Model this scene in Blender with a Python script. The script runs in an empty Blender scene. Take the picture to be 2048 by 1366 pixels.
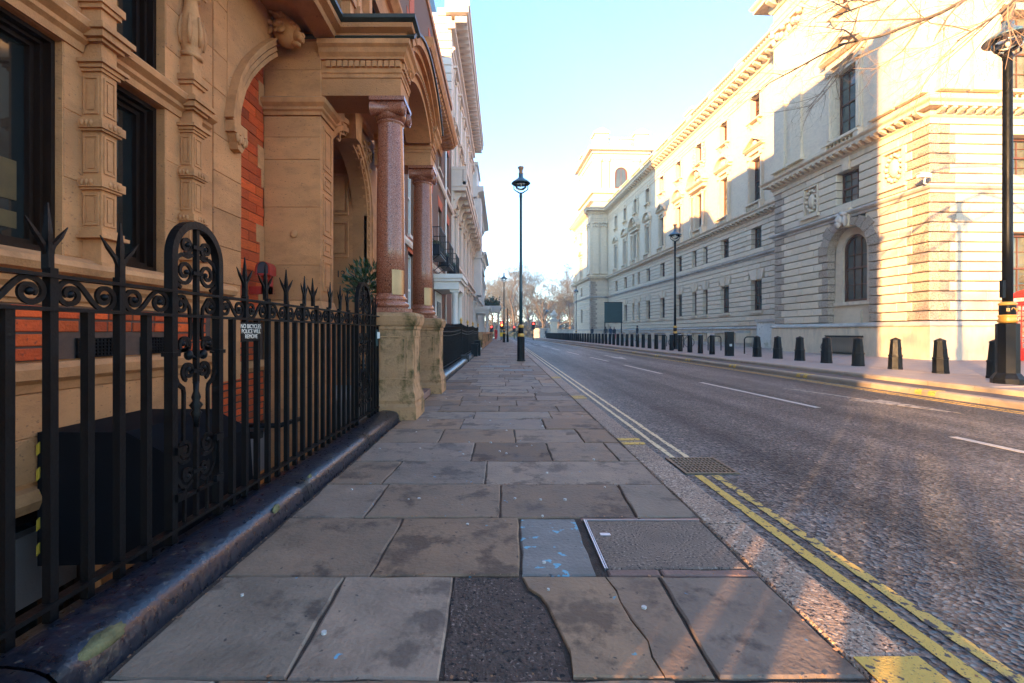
import bpy, math, random
from mathutils import Vector, Matrix, Euler
R = random.Random(7)
PI = math.pi
S = bpy.context.scene
COL = S.collection

# ---------------------------------------------------------------- camera, sky, sun, exposure
cam_d = bpy.data.cameras.new('camera'); cam = bpy.data.objects.new('camera', cam_d); COL.objects.link(cam)
cam.location = (0, 0, 1.1); cam.rotation_euler = (PI/2, 0, 0)
cam_d.sensor_width = 36; cam_d.lens = 16.0; cam_d.shift_x = 0.0093; cam_d.shift_y = -0.0093
cam_d.clip_start = 0.05; cam_d.clip_end = 3000
S.camera = cam
SUN_EL = math.radians(9.0)
SUN_TRAVEL = Vector((0.66, 0.75, 0)).normalized()          # the way the light goes over the ground
W = bpy.data.worlds.new('World'); S.world = W; W.use_nodes = True
nt = W.node_tree; bg = nt.nodes['Background']
sky = nt.nodes.new('ShaderNodeTexSky'); sky.sky_type = 'NISHITA'; sky.sun_disc = False
sky.sun_elevation = SUN_EL
sky.sun_rotation = math.atan2(-SUN_TRAVEL.x, -SUN_TRAVEL.y)
sky.altitude = 0; sky.air_density = 0.85; sky.dust_density = 0.0; sky.ozone_density = 2.7
nt.links.new(sky.outputs[0], bg.inputs[0]); bg.inputs[1].default_value = 0.13
sun_d = bpy.data.lights.new('sun', 'SUN'); sun = bpy.data.objects.new('sun', sun_d); COL.objects.link(sun)
sun_d.energy = 3.9; sun_d.angle = math.radians(0.5); sun_d.color = (1.0, 0.58, 0.25)
d = Vector((SUN_TRAVEL.x*math.cos(SUN_EL), SUN_TRAVEL.y*math.cos(SUN_EL), -math.sin(SUN_EL)))
sun.rotation_euler = d.to_track_quat('-Z', 'Y').to_euler(); sun.location = (-20, -20, 30)
S.view_settings.view_transform = 'Standard'; S.view_settings.look = 'None'
S.view_settings.exposure = 3.05; S.view_settings.gamma = 1.0
S.view_settings.use_curve_mapping = False
S.render.engine = 'CYCLES'
S.cycles.max_bounces = 7; S.cycles.diffuse_bounces = 4; S.cycles.glossy_bounces = 3
S.cycles.caustics_reflective = False; S.cycles.caustics_refractive = False
S.cycles.sample_clamp_indirect = 6.0

# ---------------------------------------------------------------- materials
def _ramp(n, stops):
    cr = n.color_ramp
    while len(cr.elements) > 1: cr.elements.remove(cr.elements[0])
    cr.elements[0].position = stops[0][0]; cr.elements[0].color = (*stops[0][1], 1)
    for p, c in stops[1:]:
        e = cr.elements.new(p); e.color = (*c, 1)
def mul(c, k): return tuple(max(0, min(1, x*k)) for x in c)
MATS = {}
def M(name, base, var=.18, scale=3.0, rough=.75, bump=.0, bscale=60, stretch=(1, 1, 1), rand=0.0, spec=.4,
      spots=None, metal=0.0, coat=0.0, vor=None, dirt=None, rvar=0.0, alts=None):
    """procedural surface: two noises for colour, optional spots/dirt, noise or voronoi relief, per-piece value shift"""
    m = bpy.data.materials.new(name); m.use_nodes = True; t = m.node_tree; N = t.nodes; L = t.links
    p = N['Principled BSDF']; p.inputs['Roughness'].default_value = rough; p.inputs['Metallic'].default_value = metal
    p.inputs['Specular IOR Level'].default_value = spec; p.inputs['Coat Weight'].default_value = coat
    tc = N.new('ShaderNodeTexCoord'); mp = N.new('ShaderNodeMapping'); L.new(tc.outputs['Object'], mp.inputs[0])
    mp.inputs['Scale'].default_value = stretch
    oi = N.new('ShaderNodeObjectInfo')
    if rand:
        add = N.new('ShaderNodeVectorMath'); add.operation = 'MULTIPLY_ADD'
        L.new(oi.outputs['Random'], add.inputs[0]); add.inputs[1].default_value = (37, 53, 71); L.new(mp.outputs[0], add.inputs[2])
        vec = add.outputs[0]
    else: vec = mp.outputs[0]
    n1 = N.new('ShaderNodeTexNoise'); n1.inputs['Scale'].default_value = scale; n1.inputs['Detail'].default_value = 8
    n1.inputs['Roughness'].default_value = .62; L.new(vec, n1.inputs['Vector'])
    r = N.new('ShaderNodeValToRGB'); L.new(n1.outputs[0], r.inputs[0])
    _ramp(r, [(.28, mul(base, 1-var)), (.5, base), (.74, mul(base, 1+var))])
    col = r.outputs[0]
    if dirt:
        dc, ds, lo, hi = dirt
        n2 = N.new('ShaderNodeTexNoise'); n2.inputs['Scale'].default_value = ds; n2.inputs['Detail'].default_value = 12; n2.inputs['Roughness'].default_value = .66
        L.new(vec, n2.inputs['Vector']); r2 = N.new('ShaderNodeMapRange'); L.new(n2.outputs[0], r2.inputs[0])
        r2.inputs[1].default_value = lo; r2.inputs[2].default_value = hi
        mx = N.new('ShaderNodeMix'); mx.data_type = 'RGBA'; L.new(r2.outputs[0], mx.inputs[0]); L.new(col, mx.inputs[6])
        mx.inputs[7].default_value = (*dc, 1); col = mx.outputs[2]
    if spots:
        for sc, ss, th, w in spots:
            n3 = N.new('ShaderNodeTexNoise'); n3.inputs['Scale'].default_value = ss; n3.inputs['Detail'].default_value = 3
            L.new(vec, n3.inputs['Vector']); r3 = N.new('ShaderNodeMapRange'); L.new(n3.outputs[0], r3.inputs[0])
            r3.inputs[1].default_value = th; r3.inputs[2].default_value = th+w
            mx = N.new('ShaderNodeMix'); mx.data_type = 'RGBA'; L.new(r3.outputs[0], mx.inputs[0]); L.new(col, mx.inputs[6])
            mx.inputs[7].default_value = (*sc, 1); col = mx.outputs[2]
    if alts:        # other body colours taken at random from piece to piece
        fr = N.new('ShaderNodeMath'); fr.operation = 'MULTIPLY'; fr.inputs[1].default_value = 7.31; L.new(oi.outputs['Random'], fr.inputs[0])
        f2 = N.new('ShaderNodeMath'); f2.operation = 'FRACT'; L.new(fr.outputs[0], f2.inputs[0])
        ra = N.new('ShaderNodeValToRGB'); ra.color_ramp.interpolation = 'LINEAR'; L.new(f2.outputs[0], ra.inputs[0])
        _ramp(ra, [(i/(len(alts)), c) for i, c in enumerate(alts)])
        mx = N.new('ShaderNodeMix'); mx.data_type = 'RGBA'; mx.blend_type = 'MULTIPLY'; mx.inputs[0].default_value = 1; L.new(col, mx.inputs[6]); L.new(ra.outputs[0], mx.inputs[7]); col = mx.outputs[2]
    if rand:
        mr = N.new('ShaderNodeMapRange'); L.new(oi.outputs['Random'], mr.inputs[0])
        mr.inputs[3].default_value = 1-rand; mr.inputs[4].default_value = 1+rand
        hs = N.new('ShaderNodeHueSaturation'); L.new(mr.outputs[0], hs.inputs['Value']); L.new(col, hs.inputs['Color']); col = hs.outputs[0]
    L.new(col, p.inputs['Base Color'])
    if rvar:
        mr = N.new('ShaderNodeMapRange'); L.new(n1.outputs[0], mr.inputs[0]); mr.inputs[1].default_value = .3; mr.inputs[2].default_value = .7
        mr.inputs[3].default_value = rough-rvar; mr.inputs[4].default_value = rough+rvar; L.new(mr.outputs[0], p.inputs['Roughness'])
    if bump or vor:
        b = N.new('ShaderNodeBump'); b.inputs['Strength'].default_value = bump or vor[1]; b.inputs['Distance'].default_value = .02
        if vor:
            v = N.new('ShaderNodeTexVoronoi'); v.inputs['Scale'].default_value = vor[0]; L.new(vec, v.inputs['Vector'])
            b.inputs['Strength'].default_value = vor[1]; b.inputs['Distance'].default_value = vor[2]; L.new(v.outputs[0], b.inputs['Height'])
        else:
            n4 = N.new('ShaderNodeTexNoise'); n4.inputs['Scale'].default_value = bscale; n4.inputs['Detail'].default_value = 5
            L.new(vec, n4.inputs['Vector']); L.new(n4.outputs[0], b.inputs['Height'])
        L.new(b.outputs[0], p.inputs['Normal'])
    MATS[name] = m
    return m

M('amber_stone', (.50, .215, .080), .30, 3.0, .8, .4, 60, (1, 1, 2.0), .15, dirt=((.33, .14, .05), 1.5, .50, .74), spots=[((.22, .095, .04), 34, .64, .08)])
M('carved_stone', (.50, .218, .082), .28, 5, .8, .25, 60, dirt=((.22, .09, .03), 2.0, .52, .75))
M('moss', (.13, .115, .05), .5, 14, .9, .6, 40)
M('mossy_stone', (.42, .225, .105), .28, 4, .85, .35, 50, dirt=((.085, .062, .015), 2.2, .50, .60))
M('red_brick', (.66, .085, .012), .25, 9, .8, .35, 60, (1, 1, 1), .28, spots=[((.30, .05, .015), 30, .62, .1), ((.16, .05, .025), 7, .66, .12)], alts=[(1, 1, 1), (.78, .8, .9), (1, 1.15, 1), (.62, .7, .8), (.95, .85, .8), (1, 1, 1)])
M('dark_mortar', (.10, .055, .035), .2, 20, .9)
M('brown_brick_wall', (.17, .088, .055), .3, 30, .85, .2, 80)
M('red_rubbed_brick', (.50, .10, .035), .2, 12, .8, .1, 60)
M('pale_mortar', (.22, .13, .09), .2, 20, .9)
M('pink_granite', (.30, .098, .050), .15, 6, .25, 0, spec=.5, spots=[((.42, .20, .13), 85, .56, .05), ((.09, .032, .02), 70, .58, .05)])
M('black_iron', (.0036, .0038, .0044), .4, 8, .40, .12, 60, spec=.15, rvar=.1)
M('black_gloss', (.005, .0085, .017), .35, 30, .33, .22, 38, spec=.6, rvar=.12, dirt=((.045, .036, .028), 6.0, .56, .66), spots=[((.10, .085, .065), 60, .66, .04)])
M('black_canvas', (.0025, .003, .0048), .3, 5, .8, spec=.12)
M('hazard_yellow', (.45, .30, .03), .1, 6, .5)
M('dark_wood', (.016, .0065, .003), .3, 6, .45, .15, 50, (8, 8, 1), spec=.12)
M('wood_frame', (.10, .037, .017), .3, 6, .4, .1, 50, (8, 8, 1))
M('lead_roof', (.030, .036, .028), .5, 3, .45, .2, 20, dirt=((.10, .11, .09), 1.2, .55, .7))
M('dark_room', (.012, .010, .009), .3, 2, .9)
M('pane_reflection', (.060, .040, .012), .35, 9, .5)
M('blind_or_reflection', (.50, .42, .28), .1, 2, .8)
M('brass', (.30, .19, .10), .2, 4, .42, metal=1.0)
M('gold_paint', (.62, .34, .05), .15, 10, .35, spec=.6)
M('white_stone', (.67, .545, .385), .10, 4.0, .8, .2, 60, (1, 1, 2), .08, dirt=((.57, .46, .34), 1.4, .54, .74), alts=[(1, 1, 1), (.93, .91, .88), (1, .98, .95), (.96, .96, .97)])
M('white_trim', (.65, .52, .36), .14, 3.0, .8, .15, 60, (2, 2, .5), dirt=((.46, .37, .275), 1.6, .52, .72))
M('sooty_trim', (.46, .41, .345), .2, 3.0, .85, .1, 60, dirt=((.25, .22, .19), 1.1, .50, .7))
M('vermiculated_stone', (.43, .335, .245), .12, 3, .9, 0, rand=.08, vor=(24, .9, .025), spots=[((.22, .16, .11), 28, .52, .08)])
M('stucco', (.68, .57, .48), .08, 1.5, .7, .05, 40, dirt=((.48, .40, .33), .8, .58, .8))
M('cool_stucco', (.60, .60, .58), .10, 1.5, .7, .05, 40, dirt=((.40, .42, .41), .8, .55, .8))
M('white_paint', (.78, .74, .68), .04, 3, .5)
M('peeling_white', (.66, .66, .58), .08, 4, .8, .1, 40, spots=[((.22, .21, .18), 7, .66, .02), ((.30, .33, .22), 1.2, .58, .16)])
M('flagstone', (.262, .180, .122), .30, 4.5, .72, .30, 45, rand=.20, dirt=((.13, .088, .062), 3.4, .53, .61),
  spots=[((.075, .054, .044), 30, .67, .06), ((.12, .29, .40), 18, .73, .03)], alts=[(1, 1, 1), (.80, .84, .90), (1.0, .88, .74), (.62, .55, .50), (1, .97, .92), (.88, .95, 1.0)], rvar=.12)
M('blue_flagstone', (.165, .145, .125), .3, 4, .6, .3, 45, rand=.05, spots=[((.14, .36, .46), 17, .62, .05), ((.05, .05, .05), 26, .66, .05)])
M('concrete_infill', (.19, .132, .096), .22, 5, .85, .4, 90, spots=[((.34, .25, .18), 80, .58, .06), ((.05, .038, .032), 75, .57, .06)])
M('tarmac_patch', (.085, .055, .042), .5, 18, .85, 1.0, 70, spots=[((.26, .18, .14), 75, .62, .05), ((.012, .010, .010), 48, .58, .07)])
M('joint_dirt', (.055, .038, .028), .4, 20, .95, .5, 90, dirt=((.07, .075, .03), 3, .60, .72))
M('granite_kerb', (.31, .21, .145), .25, 5, .65, 1.0, 60, rand=.10, spots=[((.52, .40, .30), 62, .57, .05), ((.035, .028, .026), 66, .56, .06)])
M('kerb_brick', (.22, .13, .10), .2, 8, .8, .4, 60, rand=.1)
M('steel', (.40, .40, .42), .1, 10, .35, metal=.9)
M('cast_grating', (.16, .115, .075), .3, 20, .5, .3, 80, metal=.3)
M('yellow_paint', (.62, .38, .075), .12, 8, .7, .3, 90, spots=[((.075, .06, .052), 26, .60, .04), ((.075, .06, .052), 90, .62, .05)])
M('worn_yellow', (.58, .37, .085), .12, 8, .7, .3, 90, spots=[((.060, .052, .050), 17, .545, .035), ((.06, .052, .05), 80, .60, .05)])
M('cream_line', (.66, .52, .30), .1, 8, .7, .3, 90, spots=[((.07, .06, .055), 22, .60, .05)])
M('white_line', (.48, .43, .37), .1, 8, .7, .3, 90, spots=[((.10, .09, .085), 30, .66, .05)])
M('worn_line', (.34, .29, .23), .1, 8, .7, .3, 90, spots=[((.07, .06, .06), 9, .52, .08)])
M('strip_tarmac', (.10, .075, .065), .15, 4, .8, .4, 150)
M('far_paving', (.30, .24, .205), .12, 1.2, .75, .2, 60, dirt=((.20, .16, .14), .8, .55, .75))
M('sandstone_kerb', (.33, .25, .17), .15, 5, .8, .3, 60, rand=.1)
M('bark', (.11, .085, .062), .3, 10, .9, .4, 30)
M('twig', (.23, .155, .105), .25, 3, .9)
M('far_twig', (.105, .105, .088), .3, 2, .9)
M('leaf_green', (.022, .050, .014), .5, 8, .35, spec=.5)
M('dark_hedge', (.045, .045, .032), .5, 3, .8)
M('lamp_green', (.016, .062, .080), .3, 5, .35, .1, 40, spec=.55)
M('lamp_blue', (.055, .12, .17), .2, 6, .35, .1, 40, spec=.6)
M('terracotta', (.34, .17, .085), .2, 6, .6)
M('phone_red', (.62, .012, .010), .12, 5, .35, spec=.5)
M('alarm_red', (.33, .022, .014), .3, 6, .45, spec=.5)
M('sign_green', (.012, .045, .048), .2, 3, .5)
M('yellow_sign', (.80, .55, .02), .05, 3, .5)
M('white_text', (.78, .70, .58), .03, 3, .6)
M('black_text', (.02, .016, .013), .03, 3, .6)
M('skin', (.42, .25, .18), .1, 6, .6)
M('dark_cloth', (.02, .022, .03), .3, 8, .85)
M('denim', (.03, .055, .10), .3, 8, .85)
M('auburn_hair', (.16, .06, .025), .3, 20, .7)
M('tyre', (.015, .015, .015), .2, 8, .8)
M('lawn', (.05, .07, .03), .3, 4, .9)
M('gum', (.50, .46, .42), .1, 20, .7)
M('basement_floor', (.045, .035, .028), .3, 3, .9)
M('lead_glass', (.05, .06, .07), .1, 1, .08, spec=.6)
def glow(name, c, s):
    m = bpy.data.materials.new(name); m.use_nodes = True; p = m.node_tree.nodes['Principled BSDF']
    p.inputs['Base Color'].default_value = (*mul(c, .4), 1); p.inputs['Emission Color'].default_value = (*c, 1)
    p.inputs['Emission Strength'].default_value = s; MATS[name] = m
glow('red_signal', (1, .03, .02), 2.2); glow('amber_signal', (1, .22, .03), 2.2); glow('tail_light', (1, .03, .01), 1.6)
def clear_glass():
    m = bpy.data.materials.new('clear_glass'); m.use_nodes = True; t = m.node_tree; N = t.nodes; L = t.links
    out = N['Material Output']; N.remove(N['Principled BSDF'])
    tr = N.new('ShaderNodeBsdfTransparent'); gl = N.new('ShaderNodeBsdfGlossy'); gl.inputs['Roughness'].default_value = .04
    tr.inputs[0].default_value = (.86, .90, .92, 1)
    fr = N.new('ShaderNodeFresnel'); fr.inputs[0].default_value = 1.5; mx = N.new('ShaderNodeMixShader')
    L.new(fr.outputs[0], mx.inputs[0]); L.new(tr.outputs[0], mx.inputs[1]); L.new(gl.outputs[0], mx.inputs[2]); L.new(mx.outputs[0], out.inputs[0])
    MATS['clear_glass'] = m
clear_glass()
def pane_glass(name, tint):
    m = M(name, tint, .35, 1.3, .06, spec=.9)
    return m
pane_glass('pane_glass', (.012, .013, .012)); pane_glass('pale_pane', (.055, .070, .060)); M('office_pane', (.065, .082, .070), .85, 1.1, .05, spec=.9, rand=.6)  # office_pane: varied reflections painted in as uneven base colour, pane by pane
def asphalt():
    m = bpy.data.materials.new('asphalt'); m.use_nodes = True; t = m.node_tree; N = t.nodes; L = t.links
    p = N['Principled BSDF']; tc = N.new('ShaderNodeTexCoord')
    def noise(sc, det, stretch=None):
        n = N.new('ShaderNodeTexNoise'); n.inputs['Scale'].default_value = sc; n.inputs['Detail'].default_value = det
        if stretch:
            mp = N.new('ShaderNodeMapping'); mp.inputs['Scale'].default_value = stretch; mp.inputs['Rotation'].default_value = (0, 0, math.radians(-3))
            L.new(tc.outputs['Object'], mp.inputs[0]); L.new(mp.outputs[0], n.inputs['Vector'])
        else: L.new(tc.outputs['Object'], n.inputs['Vector'])
        return n
    chips = N.new('ShaderNodeTexVoronoi'); chips.inputs['Scale'].default_value = 44; L.new(tc.outputs['Object'], chips.inputs['Vector'])
    tracks = noise(1.0, 4, (.9, .035, 1)); worn = noise(1.6, 6)
    r = N.new('ShaderNodeValToRGB'); L.new(chips.outputs['Color'], r.inputs[0])
    _ramp(r, [(0, (.005, .006, .011)), (.35, (.026, .027, .028)), (.6, (.074, .073, .071)), (.88, (.14, .125, .110)), (1, (.36, .25, .18))])
    k = N.new('ShaderNodeMapRange'); L.new(tracks.outputs[0], k.inputs[0]); k.inputs[1].default_value = .36; k.inputs[2].default_value = .64; k.inputs[3].default_value = .62; k.inputs[4].default_value = 1.5
    k2 = N.new('ShaderNodeMapRange'); L.new(worn.outputs[0], k2.inputs[0]); k2.inputs[1].default_value = .3; k2.inputs[2].default_value = .7; k2.inputs[3].default_value = .7; k2.inputs[4].default_value = 1.3
    mm = N.new('ShaderNodeMath'); mm.operation = 'MULTIPLY'; L.new(k.outputs[0], mm.inputs[0]); L.new(k2.outputs[0], mm.inputs[1])
    hs = N.new('ShaderNodeHueSaturation'); L.new(r.outputs[0], hs.inputs['Color']); L.new(mm.outputs[0], hs.inputs['Value']); L.new(hs.outputs[0], p.inputs['Base Color'])
    rr = N.new('ShaderNodeMapRange'); L.new(tracks.outputs[0], rr.inputs[0]); rr.inputs[1].default_value = .35; rr.inputs[2].default_value = .65; rr.inputs[3].default_value = .62; rr.inputs[4].default_value = .44
    L.new(rr.outputs[0], p.inputs['Roughness']); p.inputs['Specular IOR Level'].default_value = .28
    b = N.new('ShaderNodeBump'); b.inputs['Strength'].default_value = 1.0; b.inputs['Distance'].default_value = .014
    L.new(chips.outputs['Distance'], b.inputs['Height']); L.new(b.outputs[0], p.inputs['Normal'])
    MATS['asphalt'] = m
asphalt()

# ---------------------------------------------------------------- mesh and object helpers
LOC = {}
def loc_of(o): return LOC.get(o.name, Vector((0, 0, 0))) if o else Vector((0, 0, 0))
def link(o, parent=None, at=(0, 0, 0)):
    COL.objects.link(o); at = Vector(at)
    if parent: o.parent = parent
    o.location = at-loc_of(parent); LOC[o.name] = at
    return o
def thing(name, label, cat, at=(0, 0, 0), group=None, rotz=0.0):
    o = bpy.data.objects.new(name, None); COL.objects.link(o); o.empty_display_size = .2
    LOC[o.name] = Vector(at)
    o.location = Matrix.Rotation(rotz, 3, 'Z') @ Vector(at); o.rotation_euler = (0, 0, rotz)
    tag(o, label, cat, group); return o
def tag(o, label=None, cat=None, group=None, kind=None):
    if label: o['label'] = label
    if cat: o['category'] = cat
    if group: o['group'] = group
    if kind: o['kind'] = kind
    return o
def inst(name, mesh, parent=None, at=(0, 0, 0), rot=None, scale=None):
    o = link(bpy.data.objects.new(name, mesh), parent, at)
    if rot: o.rotation_euler = rot
    if scale: o.scale = scale
    return o
def copy_tree(o, parent=None):
    c = o.copy(); COL.objects.link(c)
    if parent: c.parent = parent; c.matrix_parent_inverse = o.matrix_parent_inverse
    for ch in list(o.children): copy_tree(ch, c)
    return c
IDT = lambda a, d, z: (a, d, z)
class MB:
    """mesh builder; T maps facade coordinates (along, depth, height) to the object's space"""
    def __init__(s, T=None): s.v = []; s.f = []; s.T = T or IDT; s.sm = []; s.mi = []; s.cur = 0
    def add(s, vs, fs, smooth=False):
        n = len(s.v); T = s.T
        s.v += [T(*p) for p in vs]
        for q in fs: s.f.append([i+n for i in q]); s.sm.append(smooth); s.mi.append(s.cur)
    def box(s, a0, a1, d0, d1, z0, z1):
        s.add([(a0, d0, z0), (a1, d0, z0), (a1, d1, z0), (a0, d1, z0), (a0, d0, z1), (a1, d0, z1), (a1, d1, z1), (a0, d1, z1)],
              [(0, 3, 2, 1), (4, 5, 6, 7), (0, 1, 5, 4), (1, 2, 6, 5), (2, 3, 7, 6), (3, 0, 4, 7)]); return s
    def cbox(s, a0, a1, d0, d1, z0, z1, c=.01):
        """box with all edges of its front (d0) face chamfered"""
        s.add([(a0, d0+c, z0), (a1, d0+c, z0), (a1, d0+c, z1), (a0, d0+c, z1), (a0+c, d0, z0+c), (a1-c, d0, z0+c), (a1-c, d0, z1-c), (a0+c, d0, z1-c),
               (a0, d1, z0), (a1, d1, z0), (a1, d1, z1), (a0, d1, z1)],
              [(4, 5, 6, 7), (0, 1, 5, 4), (1, 2, 6, 5), (2, 3, 7, 6), (3, 0, 4, 7), (0, 8, 9, 1), (1, 9, 10, 2), (2, 10, 11, 3), (3, 11, 8, 0), (8, 11, 10, 9)]); return s
    def prism(s, poly, lo, hi, ax='a'):
        """extrude a closed polygon. ax='a': poly is (d,z) run along a; 'd': poly is (a,z) run in depth; 'z': poly is (a,d) run up"""
        n = len(poly)
        P = {'a': lambda u, v, w: (w, u, v), 'd': lambda u, v, w: (u, w, v), 'z': lambda u, v, w: (u, v, w)}[ax]
        s.add([P(u, v, lo) for u, v in poly]+[P(u, v, hi) for u, v in poly],
              [tuple(range(n)), tuple(range(2*n-1, n-1, -1))]+[(i, (i+1) % n, (i+1) % n+n, i+n) for i in range(n)]); return s
    def strip(s, inner, outer, lo, hi, ax='d', closed=False):
        """solid band between two polylines of equal length (arch rings etc.)"""
        n = len(inner)
        P = {'a': lambda u, v, w: (w, u, v), 'd': lambda u, v, w: (u, w, v), 'z': lambda u, v, w: (u, v, w)}[ax]
        vs = [P(*p, lo) for p in inner]+[P(*p, lo) for p in outer]+[P(*p, hi) for p in inner]+[P(*p, hi) for p in outer]
        fs = []
        for i in range(n-1+(1 if closed else 0)):
            j = (i+1) % n
            fs += [(i, j, n+j, n+i), (2*n+i, 3*n+i, 3*n+j, 2*n+j), (i, 2*n+i, 2*n+j, j), (n+i, n+j, 3*n+j, 3*n+i)]
        if not closed: fs += [(0, n, 3*n, 2*n), (n-1, 3*n-1, 4*n-1, 2*n-1)]
        s.add(vs, fs); return s
    def tube(s, pts, r, n=6, cap=True, flat=None, smooth=None):
        """round (or flat=(w,h) rectangular) bar along points; r number or list"""
        pts = [Vector(p) for p in pts]; m = len(pts); rs = r if isinstance(r, (list, tuple)) else [r]*m
        t0 = (pts[1]-pts[0]).normalized()
        ref = Vector((1, 0, 0)) if abs(t0.x) < .8 else Vector((0, 1, 0))
        u = t0.cross(ref).normalized(); vs = []
        for i in range(m):
            t = (pts[min(i+1, m-1)]-pts[max(i-1, 0)])
            t = t.normalized() if t.length > 1e-9 else t0
            u = (u-t*u.dot(t))
            u = u.normalized() if u.length > 1e-6 else t.orthogonal().normalized()
            w = t.cross(u)
            if flat:
                for sx, sy in ((1, 1), (-1, 1), (-1, -1), (1, -1)): vs.append(pts[i]+u*(sx*flat[0]*rs[i]/2)+w*(sy*flat[1]*rs[i]/2))
            else:
                for k in range(n):
                    a = 2*PI*k/n; vs.append(pts[i]+(u*math.cos(a)+w*math.sin(a))*rs[i])
        if flat: n = 4
        fs = [(i*n+k, i*n+(k+1) % n, (i+1)*n+(k+1) % n, (i+1)*n+k) for i in range(m-1) for k in range(n)]
        if cap: fs += [tuple(range(n-1, -1, -1)), tuple((m-1)*n+k for k in range(n))]
        s.add([tuple(v) for v in vs], fs, (not flat and n > 4) if smooth is None else smooth); return s
    def lathe(s, prof, c=(0, 0), n=16, smooth=True, rot=0.0, sx=1, sy=1):
        """prof: list of (r, z)"""
        vs = [(c[0]+r*sx*math.cos(rot+2*PI*k/n), c[1]+r*sy*math.sin(rot+2*PI*k/n), z) for r, z in prof for k in range(n)]
        m = len(prof)
        fs = [(i*n+k, i*n+(k+1) % n, (i+1)*n+(k+1) % n, (i+1)*n+k) for i in range(m-1) for k in range(n)]
        fs += [tuple(range(n-1, -1, -1)), tuple((m-1)*n+k for k in range(n))]
        s.add(vs, fs, smooth); return s
    def blob(s, c, r, n=8, m=6, jit=0.0, rnd=None):
        rnd = rnd or R; vs = []; rx, ry, rz = r if isinstance(r, (tuple, list)) else (r, r, r)
        for i in range(m+1):
            th = PI*i/m
            for k in range(n):
                ph = 2*PI*k/n; q = 1+jit*(rnd.random()-.5)
                vs.append((c[0]+rx*q*math.sin(th)*math.cos(ph), c[1]+ry*q*math.sin(th)*math.sin(ph), c[2]+rz*q*math.cos(th)))
        fs = [(i*n+k, i*n+(k+1) % n, (i+1)*n+(k+1) % n, (i+1)*n+k) for i in range(m) for k in range(n)]
        s.add(vs, fs, True); return s
    def mesh(s, name, mat, off=(0, 0, 0)):
        me = bpy.data.meshes.new(name); ox, oy, oz = off
        me.from_pydata([(x-ox, y-oy, z-oz) for x, y, z in s.v], [], s.f)
        for m in (mat if isinstance(mat, (list, tuple)) else [mat]): me.materials.append(MATS[m])
        if any(s.sm): me.polygons.foreach_set('use_smooth', s.sm)
        if any(s.mi): me.polygons.foreach_set('material_index', s.mi)
        me.validate(); me.update(); return me
    def build(s, name, mat, parent=None, at=None):
        """link as one object whose origin is `at` (default: the parent's origin)"""
        at = loc_of(parent) if at is None else Vector(at)
        return link(bpy.data.objects.new(name, s.mesh(name, mat, at)), parent, at)
def arc(c, r, a0, a1, n, sx=1, sy=1):
    return [(c[0]+r*sx*math.cos(a0+(a1-a0)*i/n), c[1]+r*sy*math.sin(a0+(a1-a0)*i/n)) for i in range(n+1)]
def spiral(c, r0, r1, a0, turns, n=22):
    return [(c[0]+(r0+(r1-r0)*i/n)*math.cos(a0+turns*2*PI*i/n), c[1]+(r0+(r1-r0)*i/n)*math.sin(a0+turns*2*PI*i/n)) for i in range(n+1)]
def text_mesh(name, body, size, mat, extrude=.002, space=1.0):
    cu = bpy.data.curves.new(name, 'FONT'); cu.body = body; cu.size = size; cu.extrude = extrude; cu.align_x = 'CENTER'; cu.align_y = 'CENTER'; cu.space_line = space
    o = bpy.data.objects.new(name, cu); COL.objects.link(o)
    me = bpy.data.meshes.new_from_object(o.evaluated_get(bpy.context.evaluated_depsgraph_get()))
    bpy.data.objects.remove(o); me.materials.clear(); me.materials.append(MATS[mat]); me.name = name; return me
def wall_open(mb, a0, a1, z0, z1, d0, d1, opens):
    """solid wall a0..a1, z0..z1 left open at opens=[(a0,a1,z0,z1)] (sorted along a, may stack)"""
    xs = sorted({a0, a1}|{o[0] for o in opens}|{o[1] for o in opens})
    for u, v in zip(xs[:-1], xs[1:]):
        hs = sorted([(o[2], o[3]) for o in opens if o[0] <= u+1e-6 and o[1] >= v-1e-6]); z = z0
        for h0, h1 in hs:
            if h0 > z+1e-6: mb.box(u, v, d0, d1, z, h0)
            z = max(z, h1)
        if z < z1-1e-6: mb.box(u, v, d0, d1, z, z1)
# ================================================================= ground, road, pavements
RA = math.radians(2.52)                          # the far side of the street runs in at 2.5 degrees
RC, RS = math.cos(RA), math.sin(RA)
def rw(q, p, z=0): return (q*RC-p*RS, q*RS+p*RC, z)   # street frame of the right side -> world
def struct(name, mb, mat, parent=None, at=None):
    o = mb.build(name, mat, parent, at)
    if not parent: o['kind'] = 'structure'
    return o
g = MB(); g.box(-1.46, 280, -80, 420, -.6, -.16); g.box(-280, -2.95, -80, 420, -.6, -.16)
struct('ground', g, 'far_paving')
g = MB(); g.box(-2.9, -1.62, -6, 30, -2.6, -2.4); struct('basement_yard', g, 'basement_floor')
g = MB(); g.box(1.38, 12, -60, 110, -.2, -.10); struct('road', g, 'asphalt')
g = MB(); g.add([(-60, 72, -.096), (60, 72, -.096), (60, 98, -.096), (-60, 98, -.096)], [(0, 1, 2, 3)]); struct('cross_road', g, 'asphalt')
g = MB(); g.add([(-200, 98.5, -.05), (200, 98.5, -.05), (200, 400, -.05), (-200, 400, -.05)], [(0, 1, 2, 3)]); struct('lawn', g, 'lawn')

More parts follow.
